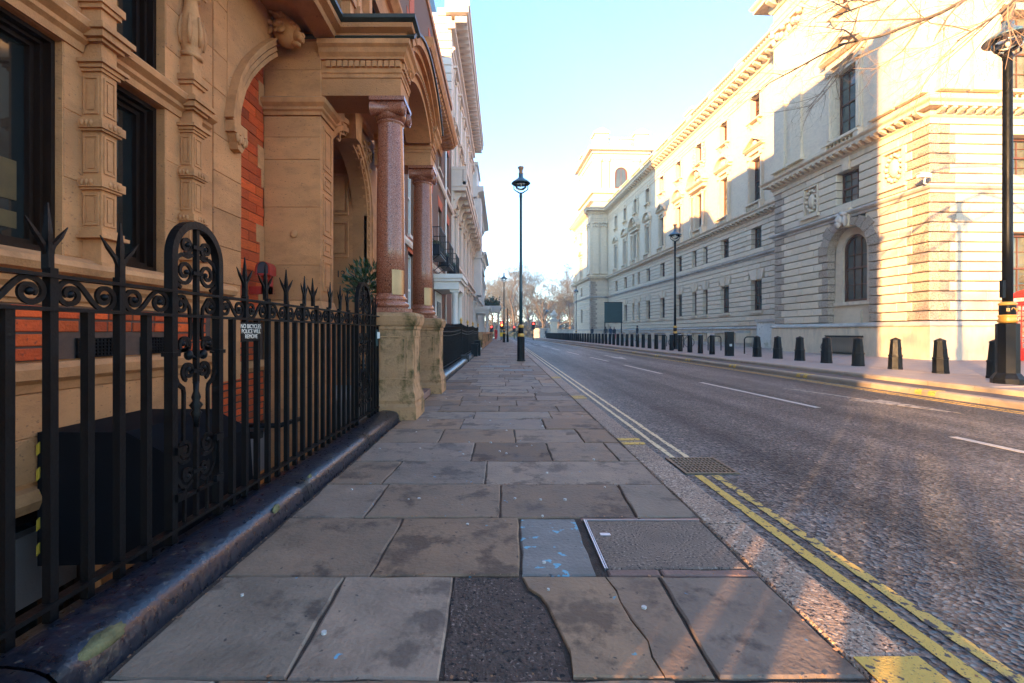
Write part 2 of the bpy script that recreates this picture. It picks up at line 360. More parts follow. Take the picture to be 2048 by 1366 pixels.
# --- near pavement: bed, flagstones one by one
pave = MB(); pave.box(-1.45, 1.20, -8, 72, -.15, -.012)
PAVE = struct('pavement', pave, 'joint_dirt')
def flag(poly, mat='flagstone', name='paving_stone', h=0.0, tilt=0.007, jit=.0055, sub=6, ch=.006, parent=None, thick=.05):
    """a stone slab with slightly wavy edges, worn arris and a small tilt"""
    pts = []
    for i, (x, y) in enumerate(poly):
        x2, y2 = poly[(i+1) % len(poly)]
        k = sub if math.hypot(x2-x, y2-y) > .25 else 1
        for j in range(k):
            t = j/k; pts.append((x+(x2-x)*t+R.uniform(-jit, jit), y+(y2-y)*t+R.uniform(-jit, jit)))
    cx = sum(p[0] for p in pts)/len(pts); cy = sum(p[1] for p in pts)/len(pts)
    sx, sy = R.uniform(-tilt, tilt), R.uniform(-tilt, tilt); n = len(pts)
    H = lambda x, y: h+sx*(x-cx)+sy*(y-cy)
    def ins(x, y):
        L = math.hypot(x-cx, y-cy); k = max(0, 1-ch*1.5/L); return cx+(x-cx)*k, cy+(y-cy)*k
    top = [(*ins(x, y), H(x, y)) for x, y in pts]; mid = [(x, y, H(x, y)-ch) for x, y in pts]; bot = [(x, y, h-thick) for x, y in pts]
    m = MB(); m.add(top+mid+bot, [tuple(range(n))]+[(n+i, n+(i+1) % n, (i+1) % n, i) for i in range(n)]+[(2*n+i, 2*n+(i+1) % n, n+(i+1) % n, n+i) for i in range(n)])
    return m.build(name, mat, parent or PAVE, (cx, cy, h))
GAP = .0055
def course(y0, y1, joints, mats=None):
    xs = [-1.262]+joints+[1.165]
    for i in range(len(xs)-1):
        a, b = xs[i], xs[i+1]
        a0, a1 = a if isinstance(a, tuple) else (a, a); b0, b1 = b if isinstance(b, tuple) else (b, b)
        mt = (mats or {}).get(i, 'flagstone')
        if mt: flag([(a0+GAP, y0+GAP), (b0-GAP, y0+GAP), (b1-GAP, y1-GAP), (a1+GAP, y1-GAP)], mt, h=R.uniform(-.004, .003))
course(.55, 1.0, [-.5, .3]); course(1.0, 1.445, [-.9, -.1, .55])
# first full row: two slabs, a tarmac patch, a slab split by a crack, a slab at the kerb
course(1.445, 2.055, [(-.69, -.71), (-.197, -.213)], {2: None})
patch = [(-.197+.004, 1.445), (.215, 1.445), (.222, 1.56), (.200, 1.68), (.165, 1.83), (.145, 1.90), (.10, 1.95), (.078, 2.045), (-.21, 2.05)]
crack = [(.515, 1.452), (.505, 1.54), (.515, 1.62), (.492, 1.74), (.478, 1.86), (.482, 1.94), (.461, 2.048)]
flag(patch, 'tarmac_patch', 'tarmac_patch', h=-.006, jit=.011, sub=7, ch=.003)
flag([(.228, 1.452)]+crack[:1]+crack[1:]+[(.092, 2.048), (.112, 1.958), (.157, 1.906), (.177, 1.84), (.212, 1.69), (.234, 1.57)], jit=.003, sub=1, tilt=.004, ch=.004)
flag([(x+.006, y) for x, y in crack[:1]]+[(.675, 1.452), (.695, 2.048)]+[(x+.005, y) for x, y in crack[::-1]][:-1], jit=.002, sub=1, tilt=.004, ch=.004)
flag([(.69, 1.452), (1.158, 1.452), (1.158, 2.048), (.71, 2.048)], jit=.004)
# second row: blue-speckled slab and the inspection cover
course(2.055, 2.70, [(-.60, -.585), (.085, .10), (.425, .432), (.433, .44)], {2: 'blue_flagstone', 3: None, 4: None})
flag([(.495, 2.125), (1.145, 2.125), (1.15, 2.655), (.485, 2.655)], 'concrete_infill', 'inspection_cover', h=-.001, jit=.002, tilt=.002)
m = MB(); m.box(.474, .481, 2.115, 2.665, -.03, .003); m.box(.485, .490, 2.115, 2.66, -.03, .0025); m.box(.474, 1.15, 2.66, 2.666, -.03, .001)
m.build('cover_frame', 'steel', PAVE, (.478, 2.4, 0))
m = MB(); m.box(.53, .585, 2.455, 2.485, -.01, .0035); m.build('lifting_plate', 'steel', PAVE, (.56, 2.47, 0))
for a, b in ((.485, .72), (.73, 1.158)): flag([(a, 2.06), (b, 2.06), (b, 2.108), (a, 2.108)], 'kerb_brick', 'edging_brick', jit=.002, sub=2)
for a, b in ((.46, .8), (.81, 1.16)): flag([(a, 2.672), (b, 2.672), (b, 2.694), (a, 2.694)], 'kerb_brick', 'edging_brick', jit=.002, sub=2)
course(2.70, 3.29, [-.82, -.015, (.80, .83)])
course(3.29, 3.88, [(-.88, -.85), -.13])
course(3.88, 4.53, [-.27, .43, 1.0]); course(4.53, 5.16, [-.65, .13, .82])
y = 5.16; k = 0
while y < 51:
    h = R.uniform(.42, .68); x = -1.262+R.uniform(.35, .95); js = []
    while x < .95: js.append(x); x += R.uniform(.55, 1.05)
    course(y, y+h, js, {R.randrange(4): 'blue_flagstone'} if R.random() < .22 and y < 16 else None); y += h
m = MB()
while y < 72:
    h = R.uniform(.45, .65); x = -1.262
    while x < 1.0:
        w = min(R.uniform(.6, 1.1), 1.165-x); m.cbox(x+.01, x+w-.01, y+.01, y+h-.01, -.05, 0, .004) if False else m.box(x+.01, x+w-.01, y+.01, y+h-.01, -.05, R.uniform(-.004, 0)); x += w
    y += h
o = m.build('far_paving_stones', 'flagstone', PAVE); o['kind'] = 'stuff'
# dirt and moss in the joint along the railing plinth, gum spots, leaf crumbs
m = MB()
gum = [(-1.087, 1.9), (-.652, 1.663), (.198, 2.17), (.196, 1.94), (.564, 1.813), (.083, 3.0), (.25, 2.98), (-.55, 3.0), (-.2, 2.6)]
gum += [(R.uniform(-1.2, 1.1), R.uniform(2.7, 9)) for _ in range(34)]
for x, yy in gum:
    r = R.uniform(.006, .0125); n = 10
    m.prism([(x+r*R.uniform(.8, 1.15)*math.cos(2*PI*i/n), yy+r*R.uniform(.7, 1.1)*math.sin(2*PI*i/n)) for i in range(n)], -.004, .0065, 'z')
o = m.build('chewing_gum_spots', 'gum'); o['kind'] = 'stuff'; tag(o, 'pale chewing gum spots trodden into the grey paving stones', 'gum')
m = MB()
for _ in range(900):
    edge = R.random()
    if edge < .45: x, yy = -1.262+abs(R.gauss(0, .022)), R.uniform(1.0, 9)
    elif edge < .6: x, yy = R.uniform(1.14, 1.19), R.uniform(1, 8)
    elif edge < .8: x, yy = 1.45+abs(R.gauss(0, .08)), R.uniform(1.2, 7)
    else: x, yy = R.uniform(-1.2, 1.1), R.choice([1.445, 2.055, 2.70, 3.29, 3.88])+R.gauss(0, .008)
    a = R.random()*PI; l = R.uniform(.003, .011); w = l*R.uniform(.25, .7); z = .003 if x < 1.43 else -.095
    m.add([(x+l*math.cos(a), yy+l*math.sin(a), z+.002), (x-w*math.sin(a), yy+w*math.cos(a), z), (x-l*math.cos(a), yy-l*math.sin(a), z+.003), (x+w*math.sin(a), yy-w*math.cos(a), z+.004)], [(0, 1, 2, 3)])
o = m.build('leaf_crumbs', 'terracotta'); o['kind'] = 'stuff'; tag(o, 'brown leaf crumbs and grit caught along the paving joints and gutter', 'litter')

# --- near kerb
KERB = struct('kerb', MB().box(1.19, 1.40, -8, 72, -.2, -.03), 'joint_dirt')
y = -2.0; ks = [-2, -.9, .1, 1.02, 2.61]
while ks[-1] < 70: ks.append(ks[-1]+R.choice([.92, 1.1, 1.3, 1.5]))
for a, b in zip(ks[:-1], ks[1:]):
    m = MB(); dx = R.uniform(-.004, .004)
    n = 7; prof = [(1.172+dx, -.14), (1.172+dx, -.010), (1.180+dx, 0), (1.385+dx, .002), (1.405+dx, -.006), (1.418+dx, -.022), (1.424+dx, -.14)]
    ys = [a+.004+(b-a-.008)*i/6 for i in range(7)]
    vs = [(x+R.uniform(-.003, .003), yy, z+(R.uniform(-.0025, .0025) if z > -.1 else 0)) for yy in ys for x, z in prof]
    m.add(vs, [(i*n+k, i*n+k+1, (i+1)*n+k+1, (i+1)*n+k) for i in range(6) for k in range(n-1)]+[tuple(range(n)), tuple(6*n+k for k in range(n))])
    m.build('kerb_stone', 'granite_kerb', KERB, (1.3, (a+b)/2, 0))
def mark(name, poly, z, mat, parent=None):
    m = MB(); m.prism(poly, z-.003, z, 'z'); o = m.build(name, mat, parent, None if parent else (sum(p[0] for p in poly)/len(poly), sum(p[1] for p in poly)/len(poly), z))
    if not parent: o['kind'] = 'structure'
    return o
def band(name, x0, x1, y0, y1, z, mat, wig=.004, step=.12):
    n = max(2, int((y1-y0)/step)) if y1-y0 < 20 else 60
    m = MB(); L = [(x0+R.uniform(-wig, wig), y0+(y1-y0)*i/n) for i in range(n+1)]; Rr = [(x1+R.uniform(-wig, wig), y0+(y1-y0)*i/n) for i in range(n+1)]
    vs = [(*p, z) for p in L]+[(*p, z) for p in Rr]
    m.add(vs, [(i, n+1+i, n+2+i, i+1) for i in range(n)]); o = m.build(name, mat, None, ((x0+x1)/2, (y0+y1)/2, z)); o['kind'] = 'structure'; return o
for y0, y1 in ((.6, 3.80), (4.34, 20), (20, 70)):
    near = y0 < 1
    band('yellow_line', 1.60, 1.667 if near else 1.65, y0, y1, -.0955, 'yellow_paint' if near else 'cream_line'); band('yellow_line', 1.742, 1.806 if near else 1.79, y0, y1, -.0955, 'worn_yellow' if near else 'cream_line', .007, .05)
for y0, y1 in ((1.30, 1.535), (4.43, 4.52), (4.60, 4.69), (7.5, 7.6), (7.7, 7.8), (10.8, 10.9), (11, 11.1)):
    mark('kerb_marking', [(1.178, y0), (1.40, y0+.004), (1.402, y1), (1.18, y1-.003)], .0075, 'yellow_paint')
# gully grating let into the gutter
GR = thing('drain_grating', 'rusty cast iron drain grating in the gutter beside the yellow lines', 'drain', (1.77, 4.07, -.10))
m = MB(); m.box(1.545, 1.995, 3.84, 4.30, -.104, -.0985); m.build('sump', 'dark_room', GR)
m = MB()
for x in (1.54, 1.975): m.box(x, x+.025, 3.83, 4.31, -.1, -.086)
for yy in (3.83, 4.285): m.box(1.565, 1.975, yy, yy+.025, -.1, -.086)
m.build('frame', 'cast_grating', GR)
for i in range(1, 12): m = MB(); x = 1.565+.41*i/12; m.box(x-.006, x+.006, 3.855, 4.285, -.098, -.088); m.build('bar', 'cast_grating', GR)
for i in range(1, 7): m = MB(); yy = 3.855+.43*i/7; m.box(1.566, 1.974, yy-.007, yy+.007, -.0975, -.0865); m.build('bar', 'cast_grating', GR)
# --- lane markings
def lx(y): return 5.55-.0775*y if y < 12 else 4.62-.046*(y-12)
for y0, y1 in ((2.0, 5.2), (7.2, 10.8), (13.1, 16.5), (18.6, 21.8), (24.2, 27.6), (30, 33.5), (36, 39.5), (42, 45.5), (48, 51.5), (54, 57), (60, 63)):
    mark('lane_marking', [(lx(y0)-.05, y0), (lx(y0)+.05, y0), (lx(y1)+.05, y1), (lx(y1)-.05, y1)], -.0955, 'white_line')
def arrow(x, y, L, mat, lean=-.05):
    P = [(-.055, L), (-.055, L*.42), (-.28, L*.46), (0, 0), (.28, L*.46), (.055, L*.42), (.055, L)]
    mark('lane_arrow', [(x+a+lean*b, y+b) for a, b in P], -.0955, mat)
arrow(5.45, 19.9, 3.6, 'white_line'); arrow(6.75, 6.7, 3.0, 'worn_line', -.25)
# --- right side: kerb, tarmac strip, upper kerb, pavement (street frame q, p)
def rT(a, d, z): return rw(d, a, z)
m = MB(rT); m.box(-60, 76, 8.52, 9.2, -.2, -.004); struct('tarmac_strip', m, 'strip_tarmac')
m = MB(rT); m.box(-60, 76, 9.32, 60, -.2, .078); RPAVE = struct('far_pavement', m, 'far_paving')
def kerbrow(name, q0, q1, z, drop, mat):
    K = struct(name, MB(rT).box(-60, 76, q0+.02, q1-.01, -.2, z-.012), 'joint_dirt'); p = 2.0
    while p < 74:
        L = R.choice([.9, 1.1, 1.25]); m = MB(rT)
        m.prism([(q0, drop), (q0+.006, z-.03), (q0+.03, z), (q1, z+.003), (q1, z-.1)], p+.006, p+L-.006, 'a')
        m.build('kerb_stone', mat, K, rw(q0, p+L/2, z)); p += L
    return K
kerbrow('lower_kerb', 8.3, 8.51, .008, -.14, 'sandstone_kerb'); kerbrow('upper_kerb', 9.16, 9.34, .088, -.05, 'sandstone_kerb')
for p in (4.7, 8.0, 11.3, 14.6, 17.9, 21.2, 24.5, 27.8):
    for dp in (0, .26):
        m = MB(rT); m.prism([(8.294, -.08), (8.299, -.022), (8.325, .0115), (8.505, .0145), (8.505, .002), (8.31, -.08)], p+dp, p+dp+.13, 'a'); o = m.build('kerb_marking', 'yellow_paint'); o['kind'] = 'structure'
m = MB(rT); m.box(-5, 70, 8.02, 8.07, -.099, -.0955); o = m.build('yellow_line', 'yellow_paint'); o['kind'] = 'structure'
m = MB(rT); m.box(-5, 70, 7.87, 7.91, -.099, -.0955); o = m.build('yellow_line', 'yellow_paint'); o['kind'] = 'structure'
# paving slabs of the far pavement, nearest ones
for i in range(9):
    q = 9.35+i*.82
    for j in range(10):
        p = 8.0+j*1.15+(.5 if i % 2 else 0); m = MB(rT); m.box(p+.006, p+1.144, q+.006, q+.814, .05, .09+R.uniform(-.001, .0015)); m.build('paving_slab', 'far_paving', RPAVE, rw(q+.4, p+.57, .09))
# ================================================================= the white stone government building (street frame: x = q, y = p)
QP, QR = 16.2, 18.84            # front planes of the corner pavilions and of the long range
P0, P1, P2, P3 = 15.8, 24.6, 67.6, 80.0
WB = thing('stone_office_building', 'long white stone office building with banded ground floor, pedimented windows and corner pavilions', 'building', (QP, P0, .09), rotz=RA)
Ts = lambda Q: (lambda a, d, z: (Q+d, a, z))
Tr = lambda P: (lambda a, d, z: (a, P+d, z))
C0, CH = 1.5, .358              # first course, course height
row = lambda k: C0+k*CH
row2 = lambda k: 6.5+k*CH
# ---- solid cores
m = MB(); D = .46
m.box(QP+.8, 26, P0+D, P1-.02, -.2, 20.9); m.box(QR+D, 30, P1-.02, P2+.02, -.2, 20.2); m.box(QP+D, 26, P2+.02, P3, -.2, 20.9)
m.build('core_wall', 'white_stone', WB)
blocks = []
def courses(T, key, a0, a1, opens, quoins, z0, n, split=1.2, seed=0):
    rnd = random.Random(seed)
    for k in range(n):
        zb, zt = z0+k*CH, z0+(k+1)*CH; zm = (zb+zt)/2
        cuts = [(a0, a1)]
        for o in opens:
            if o[2] < zm < o[3]:
                nc = []
                for u, v in cuts:
                    if o[1] <= u or o[0] >= v: nc.append((u, v)); continue
                    if o[0] > u: nc.append((u, o[0]))
                    if o[1] < v: nc.append((o[1], v))
                cuts = nc
        for u, v in cuts:
            segs = [(u, v, 'white_stone')]
            for q0, q1, side, qz0, qz1 in quoins:
                if not qz0 < zm < qz1: continue
                w0, w1 = (q0, q1-.22*(k % 2)) if side < 0 else (q0+.22*(k % 2), q1)
                ns = []
                for s0, s1, mt in segs:
                    if w1 <= s0+.01 or w0 >= s1-.01 or mt != 'white_stone': ns.append((s0, s1, mt)); continue
                    if w0 > s0+.02: ns.append((s0, w0, mt))
                    ns.append((max(s0, w0), min(s1, w1), 'vermiculated_stone'))
                    if w1 < s1-.02: ns.append((w1, s1, mt))
                segs = ns
            for s0, s1, mt in segs:
                if mt != 'white_stone' or s1-s0 < split*1.25: blocks.append((T, s0, s1, zb, zt, mt, key)); continue
                x = s0+(split*.5 if k % 2 else split)*rnd.uniform(.85, 1.15); prev = s0
                while x < s1-.35: blocks.append((T, prev, x, zb, zt, mt, key)); prev = x; x += split*rnd.uniform(.85, 1.15)
                blocks.append((T, prev, s1, zb, zt, mt, key))
# openings on the pavilion, the side face and the range
AC = 19.55                                           # middle of the arched window
NIW, NSP = 1.12, row(9)                              # niche half width and springing
def arch_opens(half, zb, sp):
    o = [(AC-half, AC+half, zb, sp)]; k = 0
    while True:
        z = sp+k*CH; x2 = half**2-(max(0, z+CH*.5-sp))**2
        if x2 <= 0.02: break
        w = math.sqrt(x2); o.append((AC-w-.42, AC+w+.42, z, z+CH)); k += 1
    return o
pav_op = arch_opens(NIW, row(0), NSP)+[(AC-.95, AC+.95, row(12), row(13)), (AC-.62, AC+.62, row2(1), row2(5))]
pq = [(P0-.004, P0+.92, -1, 0, 99), (P1-.80, P1, 1, 0, 99), (AC-NIW-.62, AC-NIW, 1, 0, NSP), (AC+NIW, AC+NIW+.62, -1, 0, NSP)]
courses(Ts(QP), 0, P0, P1, pav_op, pq, C0, 13, 1.15, 1)
pav_op2 = pav_op+[(AC-2.75, AC-1.75, row2(1), row2(5)), (AC+1.75, AC+2.75, row2(1), row2(5))]
courses(Ts(QP), 0, P0, P1, pav_op2, pq[:2], 6.5, 6, 1.15, 2)
ret_win = [19.75, 23.6]
ret_op = [(a-.75, a+.75, row(2), row(9)) for a in ret_win]+[(a-.65, a+.65, row2(1), row2(5)) for a in ret_win]
courses(Tr(P0), 1, QP+.36, 26, ret_op, [(QP+.36, QP+1.0, -1, 0, 99)], C0, 13, 1.15, 3)
courses(Tr(P0), 1, QP+.36, 26, ret_op, [(QP+.36, QP+1.0, -1, 0, 99)], 6.5, 6, 1.15, 4)
BAY = [30.57+4.1*k for k in range(-1, 10) if 30.57+4.1*k < 67 and 30.57+4.1*k > 25.5]
PAIR = {2, 6}
g_op, m_op, f_op, t_op = [], [], [], []
for k, c in enumerate(BAY):
    kk = k - (1 if BAY[0] < 29 else 0)
    if kk in PAIR:
        for s in (-1, 1): g_op.append((c+s*1.0-.42, c+s*1.0+.42, row(3), row(9))); m_op.append((c+s*1.0-.40, c+s*1.0+.40, row2(1), row2(5)))
    else: g_op.append((c-.62, c+.62, row(3), row(9))); m_op.append((c-.58, c+.58, row2(1), row2(5)))
    f_op.append((c-.62, c+.62, 10.1, 13.1)); t_op.append((c-.52, c+.52, 15.75, 17.35))
heads = [(o[0]-.30, o[1]+.30, row(9), row(11)) for o in g_op]
courses(Ts(QR), 2, P1, P2, g_op+heads, [], C0, 13, 1.25, 5); courses(Ts(QR), 2, P1, P2, m_op, [], 6.5, 6, 1.25, 6)
FAC = 73.8
far_op = [(FAC-.62, FAC+.62, row(3), row(9)), (FAC-.62, FAC+.62, row2(1), row2(5))]
fq = [(P2, P2+.92, -1, 0, 99), (P3-.92, P3, 1, 0, 99)]
courses(Ts(QP), 3, P2, P3, far_op, fq, C0, 13, 1.4, 7); courses(Ts(QP), 3, P2, P3, far_op, fq, 6.5, 6, 1.4, 8)
courses(Tr(P2), 3, QP+.36, QR, [], [(QP+.36, QP+1.0, -1, 0, 99)], C0, 13, 1.4, 9); courses(Tr(P2), 3, QP+.36, QR, [], [(QP+.36, QP+1.0, -1, 0, 99)], 6.5, 6, 1.4, 10)
def seen(b):
    T, s0, s1, zb, zt, mt, key = b; x, y, z = T((s0+s1)/2, 0, (zb+zt)/2)
    if key == 1 and s0 > 19.3: return 0
    wx, wy, _ = rw(x, y); w = (s1-s0)*(wx if key in (0, 2) and key != 1 else wy)/wy**1.0
    return (zt-zb)*w/wy**1.1
blocks.sort(key=seen, reverse=True); cache = {}; rest = {}
for i, (T, s0, s1, zb, zt, mt, key) in enumerate(blocks):
    dep = .36 if key not in (1,) else .36
    if i < 300:
        kk = (key == 1 or (key == 3 and T(0, 0, 0)[0] == 0), round(s1-s0, 1), mt)
        face = T(s0, 0, zb); t0 = T(0, 0, 0)
        mb = MB((lambda a, d, z: (d, a, z)) if t0[1] == 0 else (lambda a, d, z: (a, d, z)))
        pr = R.uniform(-.004, .004)
        mb.cbox(.005, s1-s0-.005, pr, dep, .036, CH, .022 if mt == 'white_stone' else .03)
        inst('ashlar_block', mb.mesh('ashlar_block', mt), WB, face)
    else:
        mb = rest.setdefault(mt, MB()); mb.T = T; mb.cbox(s0+.005, s1-.005, R.uniform(-.004, .004), dep, zb+.036, zt, .022)
for mt, mb in rest.items(): mb.T = IDT; o = mb.build('banded_stonework', mt, WB); o['kind'] = 'stuff'

# ---- plinths, string courses, cornices run round pavilion and range
def run_profile(name, prof, mat='white_trim', ret_to=26, both=True):
    """prof: (projection, z) outline; run along side face, pavilion, range, far pavilion with mitred corners"""
    path = [(ret_to, P0), (QP, P0), (QP, P1), (QR, P1), (QR, P2), (QP, P2), (QP, P3), (26, P3)]
    m = MB(); n = len(prof); rings = []
    for i, (q, p) in enumerate(path):
        def nrm(a, b):
            dx, dy = b[0]-a[0], b[1]-a[1]; L = math.hypot(dx, dy); return (-dy/L, dx/L)
        n1 = nrm(path[i-1], path[i]) if i else None; n2 = nrm(path[i], path[i+1]) if i < len(path)-1 else None
        if n1 and n2: k = (n1[0]+n2[0], n1[1]+n2[1])
        else: k = n1 or n2
        rings.append((q, p, k))
    vs = []
    for q, p, k in rings:
        for pr, z in prof: vs.append((q+k[0]*pr, p+k[1]*pr, z))
    fs = [(i*n+j, i*n+(j+1) % n, (i+1)*n+(j+1) % n, (i+1)*n+j) for i in range(len(rings)-1) for j in range(n)]
    fs += [tuple(range(n)), tuple((len(rings)-1)*n+j for j in range(n))]
    m.add(vs, fs); return m.build(name, mat, WB)
run_profile('plinth', [(-.3, -.1), (.10, -.1), (.10, 1.28), (.07, 1.32), (-.3, 1.32)])
run_profile('base_moulding', [(-.3, 1.325), (.16, 1.325), (.16, 1.37), (.10, 1.44), (.02, 1.497), (-.3, 1.497)], 'sooty_trim')
run_profile('string_course', [(-.3, 6.157), (.05, 6.157), (.05, 6.26), (.14, 6.30), (.19, 6.36), (.19, 6.42), (.03, 6.495), (-.3, 6.495)], 'sooty_trim')
run_profile('middle_cornice', [(-.3, 8.652), (.05, 8.652), (.05, 8.86), (.12, 8.91), (.14, 8.95), (.14, 9.12), (.44, 9.12), (.44, 9.24), (.54, 9.31), (.56, 9.36), (.02, 9.43), (-.3, 9.43)])
run_profile('upper_plinth', [(-.4, 9.432), (.06, 9.432), (.06, 9.76), (.02, 9.80), (-.4, 9.80)])
run_profile('architrave', [(-.4, 17.602), (.05, 17.602), (.05, 17.85), (.09, 17.87), (.09, 18.1), (.14, 18.16), (.03, 18.2), (.03, 18.75), (-.4, 18.75)])
run_profile('main_cornice', [(-.4, 18.752), (.10, 18.752), (.16, 18.86), (.20, 18.9), (.20, 19.2), (.75, 19.2), (.75, 19.38), (.86, 19.46), (.92, 19.58), (.05, 19.68), (-.4, 19.68)])
run_profile('parapet_base', [(-.4, 19.682), (.03, 19.682), (.03, 20.0), (-.4, 20.0)])
run_profile('parapet_rail', [(-.35, 20.72), (.06, 20.72), (.10, 20.78), (.08, 20.86), (-.35, 20.86)])
# modillions, one by one
mm = MB(); mm.prism([(-.29, 0), (-.29, -.07), (-.20, -.12), (-.08, -.17), (.02, -.17), (.02, 0)], -.075, .075, 'a'); MOD = mm
def mod_mesh(T, k): 
    m = MB(T); m.prism([(-.29*k, 0), (-.29*k, -.07*k), (-.20*k, -.12*k), (-.08*k, -.17*k), (.02, -.17*k), (.02, 0)], -.075*k, .075*k, 'a'); return m.mesh('modillion', 'white_trim')
SM, SMr = mod_mesh(lambda a, d, z: (d, a, z), 1.0), mod_mesh(lambda a, d, z: (a, d, z), 1.0)
BM, BMr = mod_mesh(lambda a, d, z: (d, a, z), 1.75), mod_mesh(lambda a, d, z: (a, d, z), 1.75)
def mods(mesh, q, p, along, n, step, z, name='modillion'):
    for i in range(n): inst(name, mesh, WB, (q, p+i*step, z) if along == 'p' else (q+i*step, p, z))
mods(SM, QP-.14, P0+.16, 'p', 24, .365, 9.117); mods(SMr, QP+.16, P0-.14, 'q', 24, .365, 9.117); mods(SM, QR-.14, P1+.2, 'p', 88, .485, 9.117); mods(SM, QP-.14, P2+.2, 'p', 25, .49, 9.117)
mods(BM, QP-.20, P0+.2, 'p', 13, .68, 19.198); mods(BMr, QP+.3, P0-.2, 'q', 13, .68, 19.198); mods(BM, QR-.20, P1+.3, 'p', 62, .69, 19.198); mods(BM, QP-.20, P2+.3, 'p', 17, .7, 19.198)

# ---- windows: wooden frame with sashes, panes behind the bars
WIN = {}
def sash_window(T0, key, w, h, cols=3, rows=4, frame='wood_frame', pane='office_pane'):
    k = (key, round(w, 3), round(h, 3), cols, rows, frame, pane)
    if k in WIN: return WIN[k]
    m = MB(T0); f = .075
    m.box(-w/2, -w/2+f, 0, .12, 0, h); m.box(w/2-f, w/2, 0, .12, 0, h); m.box(-w/2+f, w/2-f, 0, .12, 0, f*1.2); m.box(-w/2+f, w/2-f, 0, .12, h-f, h)
    m.box(-w/2+f, w/2-f, .015, .08, h*.5-.035, h*.5+.035)
    iw = w-2*f
    for i in range(1, cols): x = -iw/2+iw*i/cols; m.box(x-.014, x+.014, .045, .075, f*1.2, h*.5-.035); m.box(x-.014, x+.014, .045, .075, h*.5+.035, h-f)
    for j in range(1, rows):
        if j*2 != rows: z = h*j/rows; m.box(-iw/2, iw/2, .047, .077, z-.013, z+.013)
    g = MB(T0); g.box(-iw/2, iw/2, .08, .10, f*1.2, h-f)
    WIN[k] = (m.mesh('window', frame), g.mesh('pane', pane)); return WIN[k]
def put_window(parent, T, key, a, z, w, h, depth=.30, **kw):
    t0 = T(0, 0, 0); T0 = lambda aa, dd, zz: tuple(Vector(T(aa, dd, zz))-Vector(t0))
    fm, pm = sash_window(T0, key, w, h, **kw); at = T(a, depth, z)
    o = inst('window', fm, parent, at); inst('pane', pm, o, at); return o
tS, tR, tP, tF = Ts(QR), Tr(P0), Ts(QP), Ts(QP)
for o in g_op: put_window(WB, tS, 's', (o[0]+o[1])/2, o[2]+.01, o[1]-o[0]-.01, o[3]-o[2]-.02, cols=2 if o[1]-o[0] < 1 else 3)
for o in m_op: put_window(WB, tS, 's', (o[0]+o[1])/2, o[2]+.02, o[1]-o[0]-.01, o[3]-o[2]-.02, cols=2 if o[1]-o[0] < 1 else 3)
for o in f_op: put_window(WB, tS, 's', (o[0]+o[1])/2, o[2], o[1]-o[0]-.004, o[3]-o[2]-.004)
for o in t_op: put_window(WB, tS, 's', (o[0]+o[1])/2, o[2], o[1]-o[0]-.004, o[3]-o[2]-.004)
put_window(WB, tP, 's', AC, row2(1)+.02, 1.23, 4*CH-.02); put_window(WB, tF, 's', FAC, row(3), 1.23, 6*CH-.02); put_window(WB, tF, 's', FAC, row2(1)+.02, 1.23, 4*CH-.02)
for a in ret_win:
    put_window(WB, tR, 'r', a, row(2)+.01, 1.49, 7*CH-.02); put_window(WB, tR, 'r', a, row2(1)+.02, 1.29, 4*CH-.02)
# sills, wedge-stone heads
def wedge_head(T, key, w):
    m = MB(T); n = 5; zs, ze = 0, 2*CH
    for i in range(n):
        u0, u1 = -w/2+w*i/n, -w/2+w*(i+1)/n; e0, e1 = u0*1.0+(.30*(u0*2/w)), u1+(.30*(u1*2/w))
        pr = -.075 if i == 2 else -.02*(1 if i in (1, 3) else .4)
        m.prism([(u0+.004, zs-.06*(i == 2)), (u1-.004, zs-.06*(i == 2)), (e1-.006, ze), (e0+.006, ze)], pr, .3, 'd')
    return m.mesh('window_head', 'white_stone')
hm = {}
for o in g_op:
    w = round(o[1]-o[0], 2)
    if w not in hm:
        hm[w] = wedge_head(lambda a, d, z: (d, a, z), None, w); s = MB(lambda a, d, z: (d, a, z)); s.box(-w/2-.16, w/2+.16, -.12, .32, -.17, 0); s.box(-w/2-.08, w/2+.08, -.06, .30, -.26, -.172); hm[-w] = s.mesh('sill', 'white_trim')
    inst('window_head', hm[w], WB, (QR, (o[0]+o[1])/2, o[3])); inst('sill', hm[-w], WB, (QR, (o[0]+o[1])/2, o[2]-.004))
